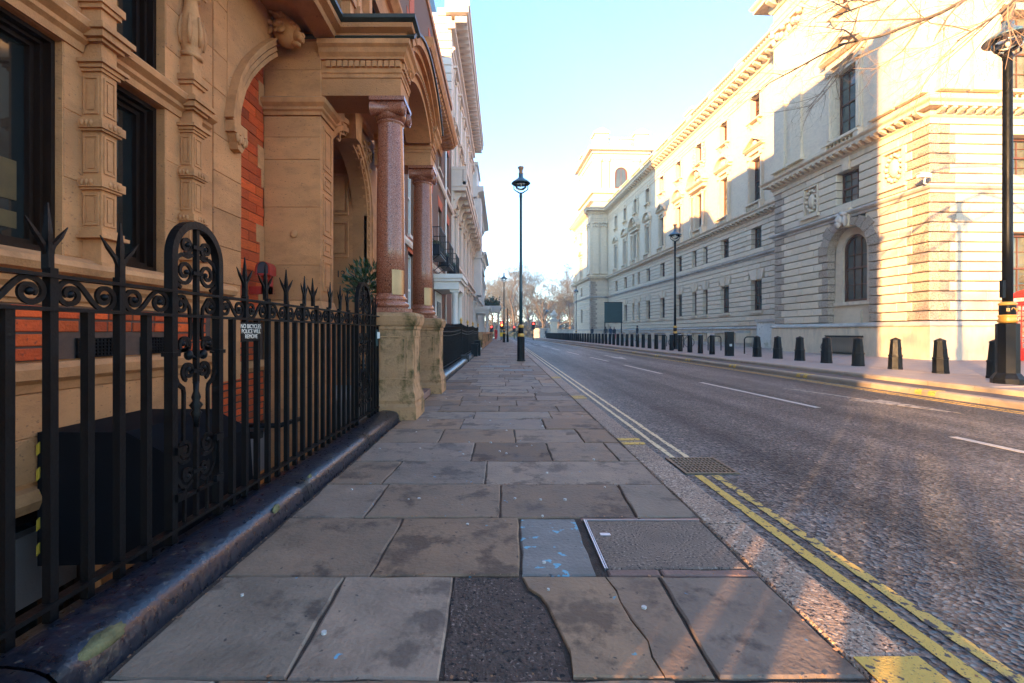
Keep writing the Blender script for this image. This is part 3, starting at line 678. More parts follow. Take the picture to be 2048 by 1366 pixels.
# ---- smooth upper storeys
m = MB(Ts(QR)); wall_open(m, P1, P2, 9.80, 17.60, 0, .45, f_op+t_op); m.build('upper_wall', 'white_stone', WB)
m = MB(Ts(QR))
for k in range(1, 19):
    for a0, a1 in zip([P1]+[c+1.05 for c in BAY], [c-1.05 for c in BAY]+[P2]):
        if a1-a0 > .3 and k % 1 == 0: m.box(a0, a1, -.006, .02, 9.82+k*.41-.40, 9.82+k*.41-.012)
m.build('ashlar_facing', 'white_stone', WB)['kind'] = 'stuff'
def aedicule(kind):
    T = lambda a, d, z: (d, a, z); out = {}
    j = MB(T)
    for s in (-1, 1):
        j.box(s*.62 if s > 0 else -.86, .86 if s > 0 else -.62, -.10, .02, -.1, 3.02)
        j.box(s*.68 if s > 0 else -.82, .82 if s > 0 else -.68, -.16, -.10, .05, 2.85)
        if kind == 'col':
            j.lathe([(.15, -.1), (.15, .02), (.12, .06), (.115, .5), (.10, 2.7), (.14, 2.78), (.15, 2.9)], (s*1.12, -.26), 10); j.box(s*1.12-.17, s*1.12+.17, -.43, .0, 2.9, 3.0)
            j.box(s*1.12-.19, s*1.12+.19, -.45, .0, -.75, -.1); j.box(s*1.12-.13, s*1.12+.13, -.08, .0, -.1, 2.9)
        else: j.box(s*.74-.13, s*.74+.13, -.20, -.0, 3.022, 3.30)
    W_ = 1.36 if kind == 'col' else .94; e = -.34 if kind == 'col' else -.10
    j.box(-W_, W_, e-.08, .02, 3.302, 3.42); j.box(-W_, W_, e-.0, .02, 3.422, 3.62); j.prism([(.02, 3.622), (e-.10, 3.622), (e-.26, 3.72), (e-.26, 3.76), (.02, 3.78)], -W_-.14, W_+.14, 'a')
    out['surround'] = j.mesh('window_surround', 'white_trim')
    p = MB(T); w = W_+.14
    if kind == 'tri':
        p.strip([(-w, 3.79), (0, 4.36), (w, 3.79)], [(-w, 3.93), (0, 4.52), (w, 3.93)], e-.24, .02, 'd'); p.prism([(-w+.1, 3.79), (w-.1, 3.79), (0, 4.36)], -.04, .02, 'd'); p.blob((0, -.1, 4.02), (.26, .12, .2), 8, 5, .3)
    else:
        c = (0, 3.79-.35); r = math.hypot(w, .35); a0 = math.atan2(.35, w)
        p.strip(arc(c, r, PI-a0, a0, 12), arc(c, r+.14, PI-a0, a0, 12), e-.24, .02, 'd'); p.prism(arc(c, r-.01, PI-a0, a0, 12), -.04, .02, 'd')
        p.blob((0, -.12, 4.05), (.32, .14, .25), 8, 5, .4)
        if kind == 'col': p.blob((0, -.2, 4.75), (.42, .2, .35), 9, 6, .5); p.blob((-.5, -.15, 4.55), (.25, .13, .2), 7, 5, .5); p.blob((.5, -.15, 4.55), (.25, .13, .2), 7, 5, .5)
    out['pediment'] = p.mesh('pediment', 'white_trim')
    b = MB(T)
    b.box(-.95, .95, -.34, -.0, -.20, -.10); b.box(-.95, .95, -.30, 0, -.72, -.62)
    for s in (-1, 1): b.box(s*.83-.12, s*.83+.12, -.30, 0, -.62, -.20)
    for i in range(7): b.lathe([(.05, -.62), (.03, -.56), (.062, -.44), (.03, -.28), (.05, -.2)], (-.6+.2*i, -.17), 6)
    out['balustrade'] = b.mesh('window_balustrade', 'white_trim')
    return out
AED = {k: aedicule(k) for k in ('tri', 'seg', 'col')}
tl = MB(lambda a, d, z: (d, a, z))
for s in (-1, 1): tl.box(s*.60-.08, s*.60+.08, -.09, .02, -.05, 1.72); tl.prism([(.0, -.52), (-.10, -.42), (-.26, -.14), (.0, -.14)], s*.52-.08, s*.52+.08, 'a')
tl.box(-.80, .80, -.30, .02, -.14, -.052); tl.box(-.72, .72, -.12, .02, 1.60, 1.78); tl.prism([(.0, 1.60), (-.2, 1.60), (-.2, 2.05), (-.06, 2.05)], -.16, .16, 'a')
TL = tl.mesh('window_surround', 'white_trim')
orn = MB(lambda a, d, z: (d, a, z)); rr = random.Random(4)
for s in (-1, 1):
    for i in range(9): orn.blob((s*(.85+.12*math.sin(i*.8)), -.06, -.3+.25*i), (.12+.05*rr.random(), .1, .13), 7, 5, .5, rr)
    orn.tube([(s*(.98+.13*math.cos(t)), -.08, .9+.35*math.sin(t)) for t in [x*.4 for x in range(17)]], .045, 5)
ORN = orn.mesh('carved_ornament', 'white_trim')
for k, c in enumerate(BAY):
    kk = k-(1 if BAY[0] < 29 else 0); kind = 'col' if kk in PAIR else ('tri' if kk % 2 == 0 else 'seg')
    for nm, key in (('window_surround', 'surround'), ('pediment', 'pediment'), ('window_balustrade', 'balustrade')): inst(nm, AED[kind][key], WB, (QR, c, 10.1))
    inst('window_surround', TL, WB, (QR, c, 15.75))
    if kind == 'col': inst('carved_ornament', ORN, WB, (QR, c, 15.6))
# parapet dies and balusters
die = MB(); die.box(-.06, .38, -.42, .42, 20.0, 20.74); die.box(-.10, .42, -.47, .47, 20.74, 20.92); DIE = die.mesh('parapet_pier', 'white_trim')
for c in [b+2.05 for b in BAY]: inst('parapet_pier', DIE, WB, (QR, c, 0))
bb = MB()
p = P1+.5
while p < P2-.3:
    if min(abs(p-(c+2.05)) for c in BAY) > .5: bb.lathe([(.075, 20.0), (.05, 20.08), (.10, 20.28), (.05, 20.6), (.08, 20.72)], (QR+.12, p), 6)
    p += .30
bb.build('parapet_balusters', 'white_trim', WB)['kind'] = 'stuff'
ch = MB(); ch.box(20.6, 21.8, 44, 45.5, 20.2, 23.0); ch.box(20.5, 21.9, 43.9, 45.6, 23.0, 23.3); ch.build('chimney', 'white_trim', WB)

# ---- corner pavilions: arched window, panels, giant pilasters, upper windows
def pavilion_top(Pa, Pb, centre, near):
    T = Ts(QP); m = MB(T); w_op = [(centre-.68, centre+.68, 10.0, 12.9), (centre-.5, centre+.5, 15.6, 17.2)]
    wall_open(m, Pa, Pb, 9.80, 17.60, 0, .45, w_op); m.build('upper_wall', 'white_stone', WB)
    put_window(WB, T, 's', centre, 10.0, 1.35, 2.9); put_window(WB, T, 's', centre, 15.6, .99, 1.6, rows=2)
    for nm, key in (('window_surround', 'surround'), ('pediment', 'pediment'), ('window_balustrade', 'balustrade')): inst(nm, AED['tri'][key], WB, (QP, centre, 9.9), scale=(1, 1.1, 1.0))
    inst('window_surround', TL, WB, (QP, centre, 15.6))
    pm = MB(lambda a, d, z: (d, a, z)); pm.box(-.5, .5, -.20, .02, 9.80, 10.2); pm.prism([(-.56, -.26), (.56, -.26), (.56, .02), (-.56, .02)], 9.802, 9.95, 'z'); pm.box(-.42, .42, -.14, .02, 10.2, 16.9)
    pm.box(-.46, .46, -.18, .02, 16.7, 16.78)
    for s in (-1, 1):
        pm.lathe([(.05, 17.25), (.13, 17.28), (.13, 17.44), (.05, 17.46)], (s*.4, -.2), 8)
        for i in range(3): pm.blob((-.3+.3*i, -.2, 16.98+.13*(i % 2)), (.16, .13, .2), 7, 5, .4)
    pm.box(-.52, .52, -.24, .02, 17.46, 17.598); return pm
for Pa, Pb, c in ((P0, P1, AC+.1), (P2, P3, FAC)):
    pm = pavilion_top(Pa, Pb, c, Pa == P0).mesh('giant_pilaster', 'white_stone')
    for a in (Pa+.58, Pa+1.85, Pb-1.85, Pb-.58): inst('giant_pilaster', pm, WB, (QP, a, 0))
# side face above the cornice
m = MB(Tr(P0)); wall_open(m, QP+.45, 26, 9.80, 17.60, 0, .45, [(a-.68, a+.68, 10.0, 12.9) for a in ret_win]); m.build('upper_wall', 'white_stone', WB)
aedr = {}
def rot_mesh(me):
    n = me.copy(); n.transform(Matrix(((0, 1, 0, 0), (1, 0, 0, 0), (0, 0, 1, 0), (0, 0, 0, 1)))); n.flip_normals(); return n
for key in ('surround', 'pediment', 'balustrade'): aedr[key] = rot_mesh(AED['seg'][key])
for a in ret_win:
    put_window(WB, tR, 'r', a, 10.0, 1.35, 2.9)
    for nm, key in (('window_surround', 'surround'), ('pediment', 'pediment'), ('window_balustrade', 'balustrade')): inst(nm, aedr[key], WB, (a, P0, 9.9), scale=(1.1, 1, 1))
    w = MB(Tr(P0)); w.box(a-.9, a+.9, -.12, .3, row(2)-.17, row(2)-.004); w.build('sill', 'white_trim', WB)
gpr = rot_mesh(pm)
for q in (QP+.72, QP+1.95): inst('giant_pilaster', gpr, WB, (q, P0, 0))
m = MB(Tr(P2)); wall_open(m, QP+.45, QR+.1, 9.80, 17.60, 0, .45, []); m.build('upper_wall', 'white_stone', WB)
for q in (QP+.75, QP+1.95): inst('giant_pilaster', gpr, WB, (q, P2, 0))
# arched window of the near pavilion
T = Ts(QP); sp = NSP
n = MB(T); n.box(AC-NIW, AC+NIW, .62, .75, C0, sp+NIW); n.build('niche_wall', 'white_stone', WB)
r = .66; zs = 4.80
n = MB(T)
n.strip([(AC+x, z) for x, z in [(-r, 2.46)]+arc((0, zs), r, PI, 0, 14)+[(r, 2.46)]], [(AC+x, z) for x, z in [(-NIW+.01, 2.46)]+arc((0, zs), NIW-.06, PI, 0, 14)+[(NIW-.01, 2.46)]], .34, .62, 'd')
n.box(AC-NIW+.01, AC+NIW-.01, .28, .62, C0, 2.30); n.box(AC-.5, AC+.5, .2, .28, C0, 2.05)
n.build('niche_stone', 'white_stone', WB)
n = MB(T); n.box(AC-1.02, AC+1.02, .18, .6, 2.302, 2.458); n.build('sill', 'white_trim', WB)
fr = MB(T)
fr.strip([(AC+x, z) for x, z in [(-r+.09, 2.47)]+arc((0, zs), r-.09, PI, 0, 14)+[(r-.09, 2.47)]], [(AC+x, z) for x, z in [(-r, 2.47)]+arc((0, zs), r-.003, PI, 0, 14)+[(r, 2.47)]], .44, .55, 'd')
fr.box(AC-r+.09, AC+r-.09, .45, .53, 2.47, 2.57); fr.box(AC-r+.09, AC+r-.09, .46, .53, 3.92, 4.0); fr.box(AC-r+.09, AC+r-.09, .48, .53, 3.2, 3.23); fr.box(AC-r+.09, AC+r-.09, .48, .53, 4.55, 4.58)
for x in (-.2, .2): fr.box(AC+x-.014, AC+x+.014, .485, .532, 2.57, 5.28)
wo = fr.build('window', 'wood_frame', WB, (QP, AC, 2.46))
g = MB(T); g.prism([(AC-r+.05, 2.5), (AC+r-.05, 2.5)]+[(AC+x, z) for x, z in arc((0, zs), r-.05, 0, PI, 14)], .535, .56, 'd'); g.build('pane', 'pale_pane', wo)
# big vermiculated voussoirs round the niche, each a stone
for i in range(11):
    a0, a1 = PI*i/11, PI*(i+1)/11
    if i == 5: continue
    ro = (1.72 if i % 2 == 0 else 1.60)
    ro = min(ro, (row(13)-sp)/max(.2, math.sin((a0+a1)/2)))
    v = MB(T); k = .008
    v.prism([(AC+NIW*math.cos(a0+k), sp+NIW*math.sin(a0+k)), (AC+ro*math.cos(a0+k), min(row(13)-.01, sp+ro*math.sin(a0+k))), (AC+ro*math.cos(a1-k), min(row(13)-.01, sp+ro*math.sin(a1-k))), (AC+NIW*math.cos(a1-k), sp+NIW*math.sin(a1-k))], -.045, .45, 'd')
    v.build('voussoir', 'vermiculated_stone', WB, T(AC+1.4*math.cos((a0+a1)/2), 0, sp+1.4*math.sin((a0+a1)/2)))
v = MB(T); v.prism([(AC-.17, sp+NIW-.08), (AC+.17, sp+NIW-.08), (AC+.26, 6.55), (AC-.26, 6.55)], -.16, .4, 'd'); v.build('keystone', 'white_trim', WB)
v = MB(T); rr = random.Random(3)
v.blob((AC, -.30, 6.05), (.20, .20, .27), 12, 9, .12, rr); v.blob((AC, -.48, 6.02), (.045, .07, .07), 7, 5)
for s in (-1, 1):
    v.blob((AC+s*.08, -.46, 6.11), (.035, .03, .02), 6, 4); v.blob((AC+s*.2, -.28, 6.0), (.09, .12, .26), 7, 6, .5, rr); v.blob((AC+s*.13, -.3, 6.3), (.13, .14, .11), 7, 5, .5, rr)
v.blob((AC, -.42, 5.84), (.12, .12, .14), 8, 6, .5, rr); v.build('carved_mask', 'sooty_trim', WB)
# carved cartouche panels beside the middle window
for s in (-1, 1):
    cx = AC+s*2.25; v = MB(T); v.box(cx-.5, cx+.5, .12, .4, row2(1), row2(5)); v.strip([(cx-.42, row2(1)+.08), (cx+.42, row2(1)+.08), (cx+.42, row2(5)-.08), (cx-.42, row2(5)-.08)], [(cx-.5, row2(1)), (cx+.5, row2(1)), (cx+.5, row2(5)), (cx-.5, row2(5))], -.03, .12, 'd', True)
    zc = row2(3); v.blob((cx, .08, zc), (.24, .12, .36), 12, 8)
    for t in range(14): a = 2*PI*t/14; v.blob((cx+.33*math.cos(a), .06, zc+.5*math.sin(a)), (.085, .10, .085), 6, 5, .5)
    v.build('cartouche', 'white_trim', WB); v = MB(T); v.box(cx-.62, cx+.62, -.14, .3, row2(1)-.14, row2(1)-.004); v.build('panel_sill', 'white_trim', WB)
v = MB(T); v.prism([(AC-.16, row2(5)), (AC+.16, row2(5)), (AC+.24, 8.86), (AC-.24, 8.86)], -.09, .3, 'd'); v.build('keystone', 'white_trim', WB)
# tower over the far pavilion
v = MB(); tx0, tx1, ty0, ty1 = 17.0, 25.6, 69.2, 79.2
v.box(tx0, tx1, ty0, ty1, 20.2, 29.0); v.build('tower_wall', 'white_stone', WB)
def square_band(name, pr, z0, z1, mat='white_trim'):
    b = MB(); b.box(tx0-pr, tx1+pr, ty0-pr, ty1+pr, z0, z1); return b.build(name, mat, WB)
square_band('tower_plinth', .35, 20.9, 21.6); square_band('tower_architrave', .12, 26.2, 26.9); square_band('tower_cornice', .75, 27.4, 27.95); square_band('tower_frieze', .25, 27.0, 27.395); square_band('tower_parapet', -.2, 27.95, 28.4)
for x in (tx0+.2, tx1-2.2):
    for yy in (ty0-.45, ty1-1.6):
        b = MB(); b.box(x, x+2.0, yy, yy+2.0, 27.96, 29.9); b.box(x-.2, x+2.2, yy-.2, yy+2.2, 29.9, 30.15); b.prism([(x-.2, 30.15), (x+2.2, 30.15), (x+1.0, 30.75)], yy-.2, yy+2.2, 'd'); b.build('tower_pier', 'white_trim', WB)
b = MB()
for i in range(12): b.lathe([(.09, 28.4), (.05, 28.6), (.12, 28.85), (.05, 29.15), (.09, 29.3)], (tx0+2.4+i*.35, ty0+.1), 6)
b.box(tx0+2.2, tx1-2.2, ty0-.05, ty0+.3, 29.3, 29.5); b.build('tower_balustrade', 'white_trim', WB)
for x in (tx0+.25, tx0+1.5, tx1-2.4, tx1-1.15): b = MB(); b.box(x, x+.9, ty0-.22, ty0+.02, 21.6, 26.2); b.box(x-.1, x+1.0, ty0-.3, ty0+.02, 25.8, 26.198); b.build('tower_pilaster', 'white_stone', WB)
for yy in (ty0+.25, ty0+1.5, ty1-2.4, ty1-1.15): b = MB(); b.box(tx0-.22, tx0+.02, yy, yy+.9, 21.6, 26.2); b.box(tx0-.3, tx0+.02, yy-.1, yy+1.0, 25.8, 26.198); b.build('tower_pilaster', 'white_stone', WB)
cx = (tx0+tx1)/2
b = MB(); b.strip([(cx-1.0, 21.6)]+arc((cx, 23.9), 1.0, PI, 0, 12)+[(cx+1.0, 21.6)], [(cx-1.4, 21.6)]+arc((cx, 23.9), 1.4, PI, 0, 12)+[(cx+1.4, 21.6)], ty0-.2, ty0+.02, 'd'); b.build('arch_surround', 'white_trim', WB)
b = MB(); b.prism([(cx-1.0, 21.6), (cx+1.0, 21.6)]+arc((cx, 23.9), 1.0, 0, PI, 12), ty0-.03, ty0+.02, 'd'); wo = b.build('window', 'wood_frame', WB)
b = MB(); b.prism([(cx-.85, 21.9), (cx-.05, 21.9), (cx-.05, 24.75), (cx-.6, 24.5)], ty0-.045, ty0-.03, 'd'); b.prism([(cx+.85, 21.9), (cx+.05, 21.9), (cx+.05, 24.75), (cx+.6, 24.5)], ty0-.045, ty0-.03, 'd'); b.build('pane', 'pale_pane', wo)
for o in list(WB.children):
    if o.name.startswith(('tower_', 'arch_surround')) and not o.name.startswith('tower_wall'): o.location.z += 1.5
wo.location.z += 1.5
# whitewashed yard wall with a red door, area balustrade, grille
b = MB(); b.box(16.35, 16.6, 24.75, 29.6, .0, 1.35); 
b = MB(Ts(QR-.75)); wall_open(b, 24.65, 29.3, .0, 1.75, 0, .3, [(25.3, 25.85, .0, 1.45)]); b.build('painted_yard_wall', 'peeling_white', WB)
b = MB(Ts(QR-.75)); b.box(24.65, 29.4, -.08, .74, 1.752, 1.92); b.build('yard_coping', 'sooty_trim', WB)
b = MB(Ts(QR-.75)); b.box(25.31, 25.84, .12, .18, .0, 1.44); b.build('door', 'alarm_red', WB)
q0 = QR-1.1
b = MB(Ts(q0)); b.box(30.0, 66.5, -.05, .35, 1.02, 1.2); b.box(30.0, 66.5, -.02, .32, .0, .34)
b.build('area_wall', 'sooty_trim', WB)
b = MB(Ts(q0))
for i in range(9): b.box(29.9+i*4.1, 31.0+i*4.1, -.06, .36, .341, 1.018)
b.build('area_piers', 'white_trim', WB)['kind'] = 'stuff'
b = MB()
for i in range(9):
    for j in range(9): b.lathe([(.08, .34), (.05, .44), (.10, .62), (.05, .9), (.08, 1.02)], (q0+.15, 31.25+i*4.1+j*.33), 6)
b.build('area_balusters', 'white_trim', WB)['kind'] = 'stuff'
GL = thing('window_guard', 'bulging black iron guard in front of the basement window of the pavilion', 'window guard', (QP-.2, AC, .09), rotz=RA)
for i in range(19):
    a = AC-.98+i*.109; b = MB(); b.tube([(QP-.12-.30*k, a+.05*math.sin(3*z), .12+z*.78) for z, k in ((0, .25), (.15, .75), (.35, 1.0), (.55, .8), (.75, .3), (.9, .12), (1.0, .3))], .017, 5); b.build('bar', 'black_iron', GL)
for z, k in ((.14, .3), (.87, .15)): b = MB(); b.box(QP-.14-.30*k, QP-.10-.3*k, AC-1.05, AC+1.05, z, z+.035); b.build('rail', 'black_iron', GL)
b = MB()
for i in range(20): b.lathe([(.03, -.0), (.035, .02), (.03, .04)], (QP-.19, AC-1.03+i*.109), 6)
for i in range(len(b.v)): b.v[i] = (b.v[i][0], b.v[i][1], b.v[i][2]+.905)
b.build('knob_row', 'black_iron', GL)
CC = thing('security_camera', 'white security camera on a bracket high on the sunlit building corner', 'camera', (QP-.3, P0+.2, 6.55), rotz=RA)
b = MB(); b.box(QP-.62, QP-.22, P0-.28, P0-.12, 6.62, 6.76); b.box(QP-.66, QP-.3, P0-.30, P0-.10, 6.762, 6.785); b.build('housing', 'white_paint', CC)
b = MB(); b.tube([(QP-.38, P0-.2, 6.62), (QP-.36, P0-.14, 6.45), (QP-.1, P0-.06, 6.40)], .03, 6); b.build('bracket', 'white_paint', CC)
# ================================================================= left side: stone and brick building with porch
TW = lambda X: (lambda a, d, z: (X-d, a, z))          # facade facing the street (+x): along = y, depth = -x
XA, XB = -2.8, -3.0
A = thing('stone_and_brick_building', 'amber stone and red brick building with carved window bay and columned porch', 'building', (-2.8, 3, 0))
T = TW(XA)
w_open = [(-1.3, -.25, 1.587, 2.95), (-1.3, -.25, 3.17, 4.9), (.15, 1.3, 1.587, 2.95), (.15, 1.3, 3.17, 4.9), (1.72, 2.895, 1.587, 2.95), (1.72, 2.895, 3.17, 4.9), (3.15, 3.775, 1.587, 2.95), (3.15, 3.775, 3.17, 4.9)]
m = MB(T); wall_open(m, -2.1, 4.86, 1.27, 9, 0, .34, w_open); m.build('bay_wall', 'amber_stone', A)
m = MB(T); m.box(-2.1, 4.38, .02, .34, .60, 1.268); m.box(-2.1, 4.38, 0, .34, .20, .598); wall_open(m, -2.1, 4.38, -2.6, .198, 0.02, .34, [(.6, 1.7, -1.7, .02), (2.35, 3.2, -1.7, .02)]); m.box(4.42, 4.86, .0, .34, .60, 1.268); m.build('basement_wall', 'amber_stone', A)
m = MB(T); m.box(-2.1, 8.9, 1.6, 5, -2.6, 15.6); m.box(-2.1, 4.3, .36, .8, 5.0, 15.6); m.box(5.9, 8.9, .4, .8, 8, 15.6); m.box(-2.1, -2.0, 0, .8, -2.6, 9); m.box(-2.1, 5.6, .36, .8, 9, 15.6); m.build('rear_wall', 'amber_stone', A)
m = MB(T); m.box(-2.1, 12, -.01, .36, 9.0, 17.4); m.build('upper_wall', 'amber_stone', A)
def course_line(name, Tf, prof, a0, a1, mat='carved_stone'):
    m = MB(Tf); m.prism([(-p, z) for p, z in prof], a0, a1, 'a'); return m.build(name, mat, A)
course_line('basement_moulding', T, [(-.1, .74), (.015, .74), (.03, .79), (.075, .82), (.085, .88), (.05, .915), (-.1, .92)], -2.1, 4.40)
course_line('lower_moulding', T, [(-.1, .04), (.03, .04), (.055, .10), (.03, .16), (-.1, .196)], -2.1, 4.36)
course_line('window_sill', T, [(-.1, 1.30), (.03, 1.30), (.04, 1.36), (.075, 1.39), (.075, 1.43), (.17, 1.46), (.19, 1.50), (.17, 1.535), (.06, 1.578), (-.33, 1.583)], -2.1, 4.50)
for s0, s1 in ((-2.1, 3.02), (3.155, 3.94), (4.09, 4.30)):
    course_line('transom', T, [(-.3, 2.952), (.02, 2.952), (.03, 3.0), (.06, 3.02), (.06, 3.05), (.11, 3.08), (.12, 3.12), (.09, 3.15), (-.3, 3.165)], s0, s1)
# stones of the flush strips, each a block with fine joints
rb = random.Random(5)
for a0, a1, pr in ((2.90, 3.148, .004), (3.78, 4.385, .004), (4.392, 4.856, .012)):
    z = 1.59
    while z < 4.85:
        h = rb.choice([.36, .44, .50]); h = min(h, 4.9-z) if 4.9-z-h > .15 else 4.9-z
        if a1 > 4.8 or not (2.9 < z < 3.2):
            m = MB(T); m.cbox(a0, a1, -pr-rb.uniform(0, .003), .05, z+.002, z+h-.002, .004); m.build('stone_block', 'amber_stone', A, T((a0+a1)/2, 0, z+h/2))
        z += h
for a0, a1 in ((-1, .1), (.1, 1.3), (1.3, 2.2), (2.2, 3.05), (3.05, 3.75), (3.75, 4.36)):
    for z0, z1 in ((.205, .47), (.47, .735)):
        m = MB(T); m.cbox(a0+.002, a1-.002, -.004-rb.uniform(0, .003), .05, z0+.002, z1-.002, .004); m.build('stone_block', 'amber_stone', A, T((a0+a1)/2, 0, (z0+z1)/2))
# pilasters with stacked panels
def panel_frame(m, kind, a0, a1, d0, d1, z0, z1, t=.012, pr=.008):
    """raised rim round a sunk panel on the front (kind f) or near side (kind s) of a pilaster"""
    if kind == 'f':
        for u0, u1, v0, v1 in ((a0, a0+t, z0, z1), (a1-t, a1, z0, z1), (a0+t, a1-t, z0, z0+t), (a0+t, a1-t, z1-t, z1)): m.box(u0, u1, d0-pr, d0+.002, v0, v1)
        m.box(a0+2.4*t, a1-2.4*t, d0-pr*.7, d0+.002, z0+2.4*t, z1-2.4*t)
    else:
        for u0, u1, v0, v1 in ((d0, d0+t, z0, z1), (d1-t, d1, z0, z1), (d0+t, d1-t, z0, z0+t), (d0+t, d1-t, z1-t, z1)): m.box(a0-pr, a0+.002, u0, u1, v0, v1)
        m.box(a0-pr*.7, a0+.002, d0+2.4*t, d1-2.4*t, z0+2.4*t, z1-2.4*t)
def pilaster(a0, a1, D=.13, vase=True):
    P = MB(T); P.box(a0, a1, -D, .02, 1.56, 3.02)
    P.box(a0, a1, -D, .02, 3.17, 3.5)
    for pr, z0, z1 in ((.035, 1.50, 1.56), (.05, 1.72, 1.745), (.03, 1.745, 1.77), (.015, 1.77, 1.785), (.02, 2.045, 2.06), (.035, 2.06, 2.115), (.02, 2.115, 2.13), (.02, 2.435, 2.45), (.035, 2.45, 2.505), (.02, 2.505, 2.52), (.015, 2.83, 2.85), (.03, 2.85, 2.875), (.05, 2.875, 2.90), (.03, 3.02, 3.04), (.055, 3.04, 3.085), (.075, 3.085, 3.12), (.04, 3.12, 3.15), (.02, 3.25, 3.28), (.035, 3.28, 3.33)):
        P.box(a0-pr, a1+pr, -D-pr, .02, z0, z1)
    for z in (2.0875, 2.4775):
        for i in range(3): P.blob((a0-.036, -D*.25-.03*i, z), (.012, .014, .022), 6, 4); P.blob(((a0+a1)/2+(i-1)*.035, -D-.036, z), (.014, .012, .022), 6, 4)
    o = P.build('pilaster', 'carved_stone', A, T((a0+a1)/2, 0, 1.56))
    for z0, z1 in ((1.81, 2.02), (2.16, 2.41), (2.55, 2.80)):
        F = MB(T); panel_frame(F, 'f', a0+.015, a1-.015, -D, 0, z0, z1); F.build('panel', 'carved_stone', o, T((a0+a1)/2, -D, z0))
        F = MB(T); panel_frame(F, 's', a0, a1, -D+.015, -.012, z0, z1); F.build('panel', 'carved_stone', o, T(a0, -D/2, z0))
    V = MB(T); c = ((a0+a1)/2, -.055)
    if vase:
        V.lathe([(.085, 3.50), (.085, 3.54), (.06, 3.55), (.085, 3.60), (.098, 3.68), (.094, 3.76), (.075, 3.86), (.055, 3.95), (.05, 4.02), (.07, 4.03), (.07, 4.06), (.055, 4.07)], c, 14)
        for i in range(7): a = 2*PI*i/7; V.tube([(c[0]+r*math.cos(a), c[1]+r*math.sin(a), z) for r, z in ((.088, 3.60), (.10, 3.68), (.097, 3.76), (.078, 3.86))], [.012, .02, .018, .008], 6)
        for s in (-1, 1): V.tube([(c[0]+s*.075+.02*math.cos(t), c[1]-.07, 4.09+.02*math.sin(t)) for t in [x*.7 for x in range(10)]], .012, 5)
        V.box(c[0]-.12, c[0]+.12, -.17, .02, 4.12, 4.17); V.box(c[0]-.15, c[0]+.15, -.2, .02, 4.17, 4.24)
        V.box(a0, a1, -D, .02, 4.24, 4.9)
    V.build('vase_ornament', 'carved_stone', o, T(c[0], 0, 3.5))
pilaster(3.03, 3.15); pilaster(3.95, 4.08, .11); pilaster(1.45, 1.6); pilaster(-.12, .02)
# timber casements: broad stepped frames
def casement(parent, Tf, a0, a1, z0, z1, dep=.10, fs=1.0):
    m = MB(Tf); w = a1-a0; f = min(.10, w*.16)*fs
    for k, (ff, d0, d1) in enumerate(((f*.45, dep, dep+.22), (f*.8, dep+.05, dep+.20), (f*1.25, dep+.09, dep+.17))):
        i = [0, f*.45, f*.8][k]
        m.box(a0+i, a0+ff, d0, d1, z0, z1); m.box(a1-ff, a1-i, d0, d1, z0, z1); m.box(a0+ff, a1-ff, d0, d1, z0+i*.8, z0+ff*1.2); m.box(a0+ff, a1-ff, d0, d1, z1-ff, z1-i*.8)
    o = m.build('window', 'dark_wood', parent, Tf((a0+a1)/2, dep, z0))
    g = MB(Tf); g.box(a0+f, a1-f, dep+.125, dep+.14, z0+f, z1-f); g.build('pane', 'pane_glass', o, Tf((a0+a1)/2, dep, z0)); return o
for a0, a1, z0, z1 in w_open: casement(A, T, a0+.002, a1-.002, z0+.002, z1-.002, .045 if a0 < 3 else .07, .55 if a0 < 3 else .75)
o = MB(T); o.box(2.2, 2.775, .163, .1685, 1.90, 2.14); o.box(2.2, 2.775, .163, .1685, 1.73, 1.83); o.build('blind_or_reflection', 'pane_reflection', A)  # dull yellow boxes paint the sunlit building's reflection onto the pane
for a0, a1 in ((.6, 1.7), (2.35, 3.2)):
    o = casement(A, T, a0+.002, a1-.002, -1.698, .018, .12); b = MB(T); b.box(a0+.12, a1-.12, .29, .30, -1.5, -.1); b.build('blind_or_reflection', 'blind_or_reflection', o)
# vents in the brick band
for a0 in (2.985, 3.52, 1.4):
    v = MB(T); w, z0, z1 = (.30, .93, 1.06); v.box(a0, a0+w, -.004, .05, z0, z1)
    o = v.build('air_vent', 'dark_room', A, T(a0, 0, z0)); v = MB(T)
    for i in range(11): v.box(a0+.0285*i, a0+.0285*i+.009, -.014, -.003, z0, z1)
    for j in range(6): v.box(a0, a0+.294, -.0125, -.003, z0+.0242*j, z0+.0242*j+.009)
    v.build('grille', 'black_iron', o, T(a0, 0, z0))
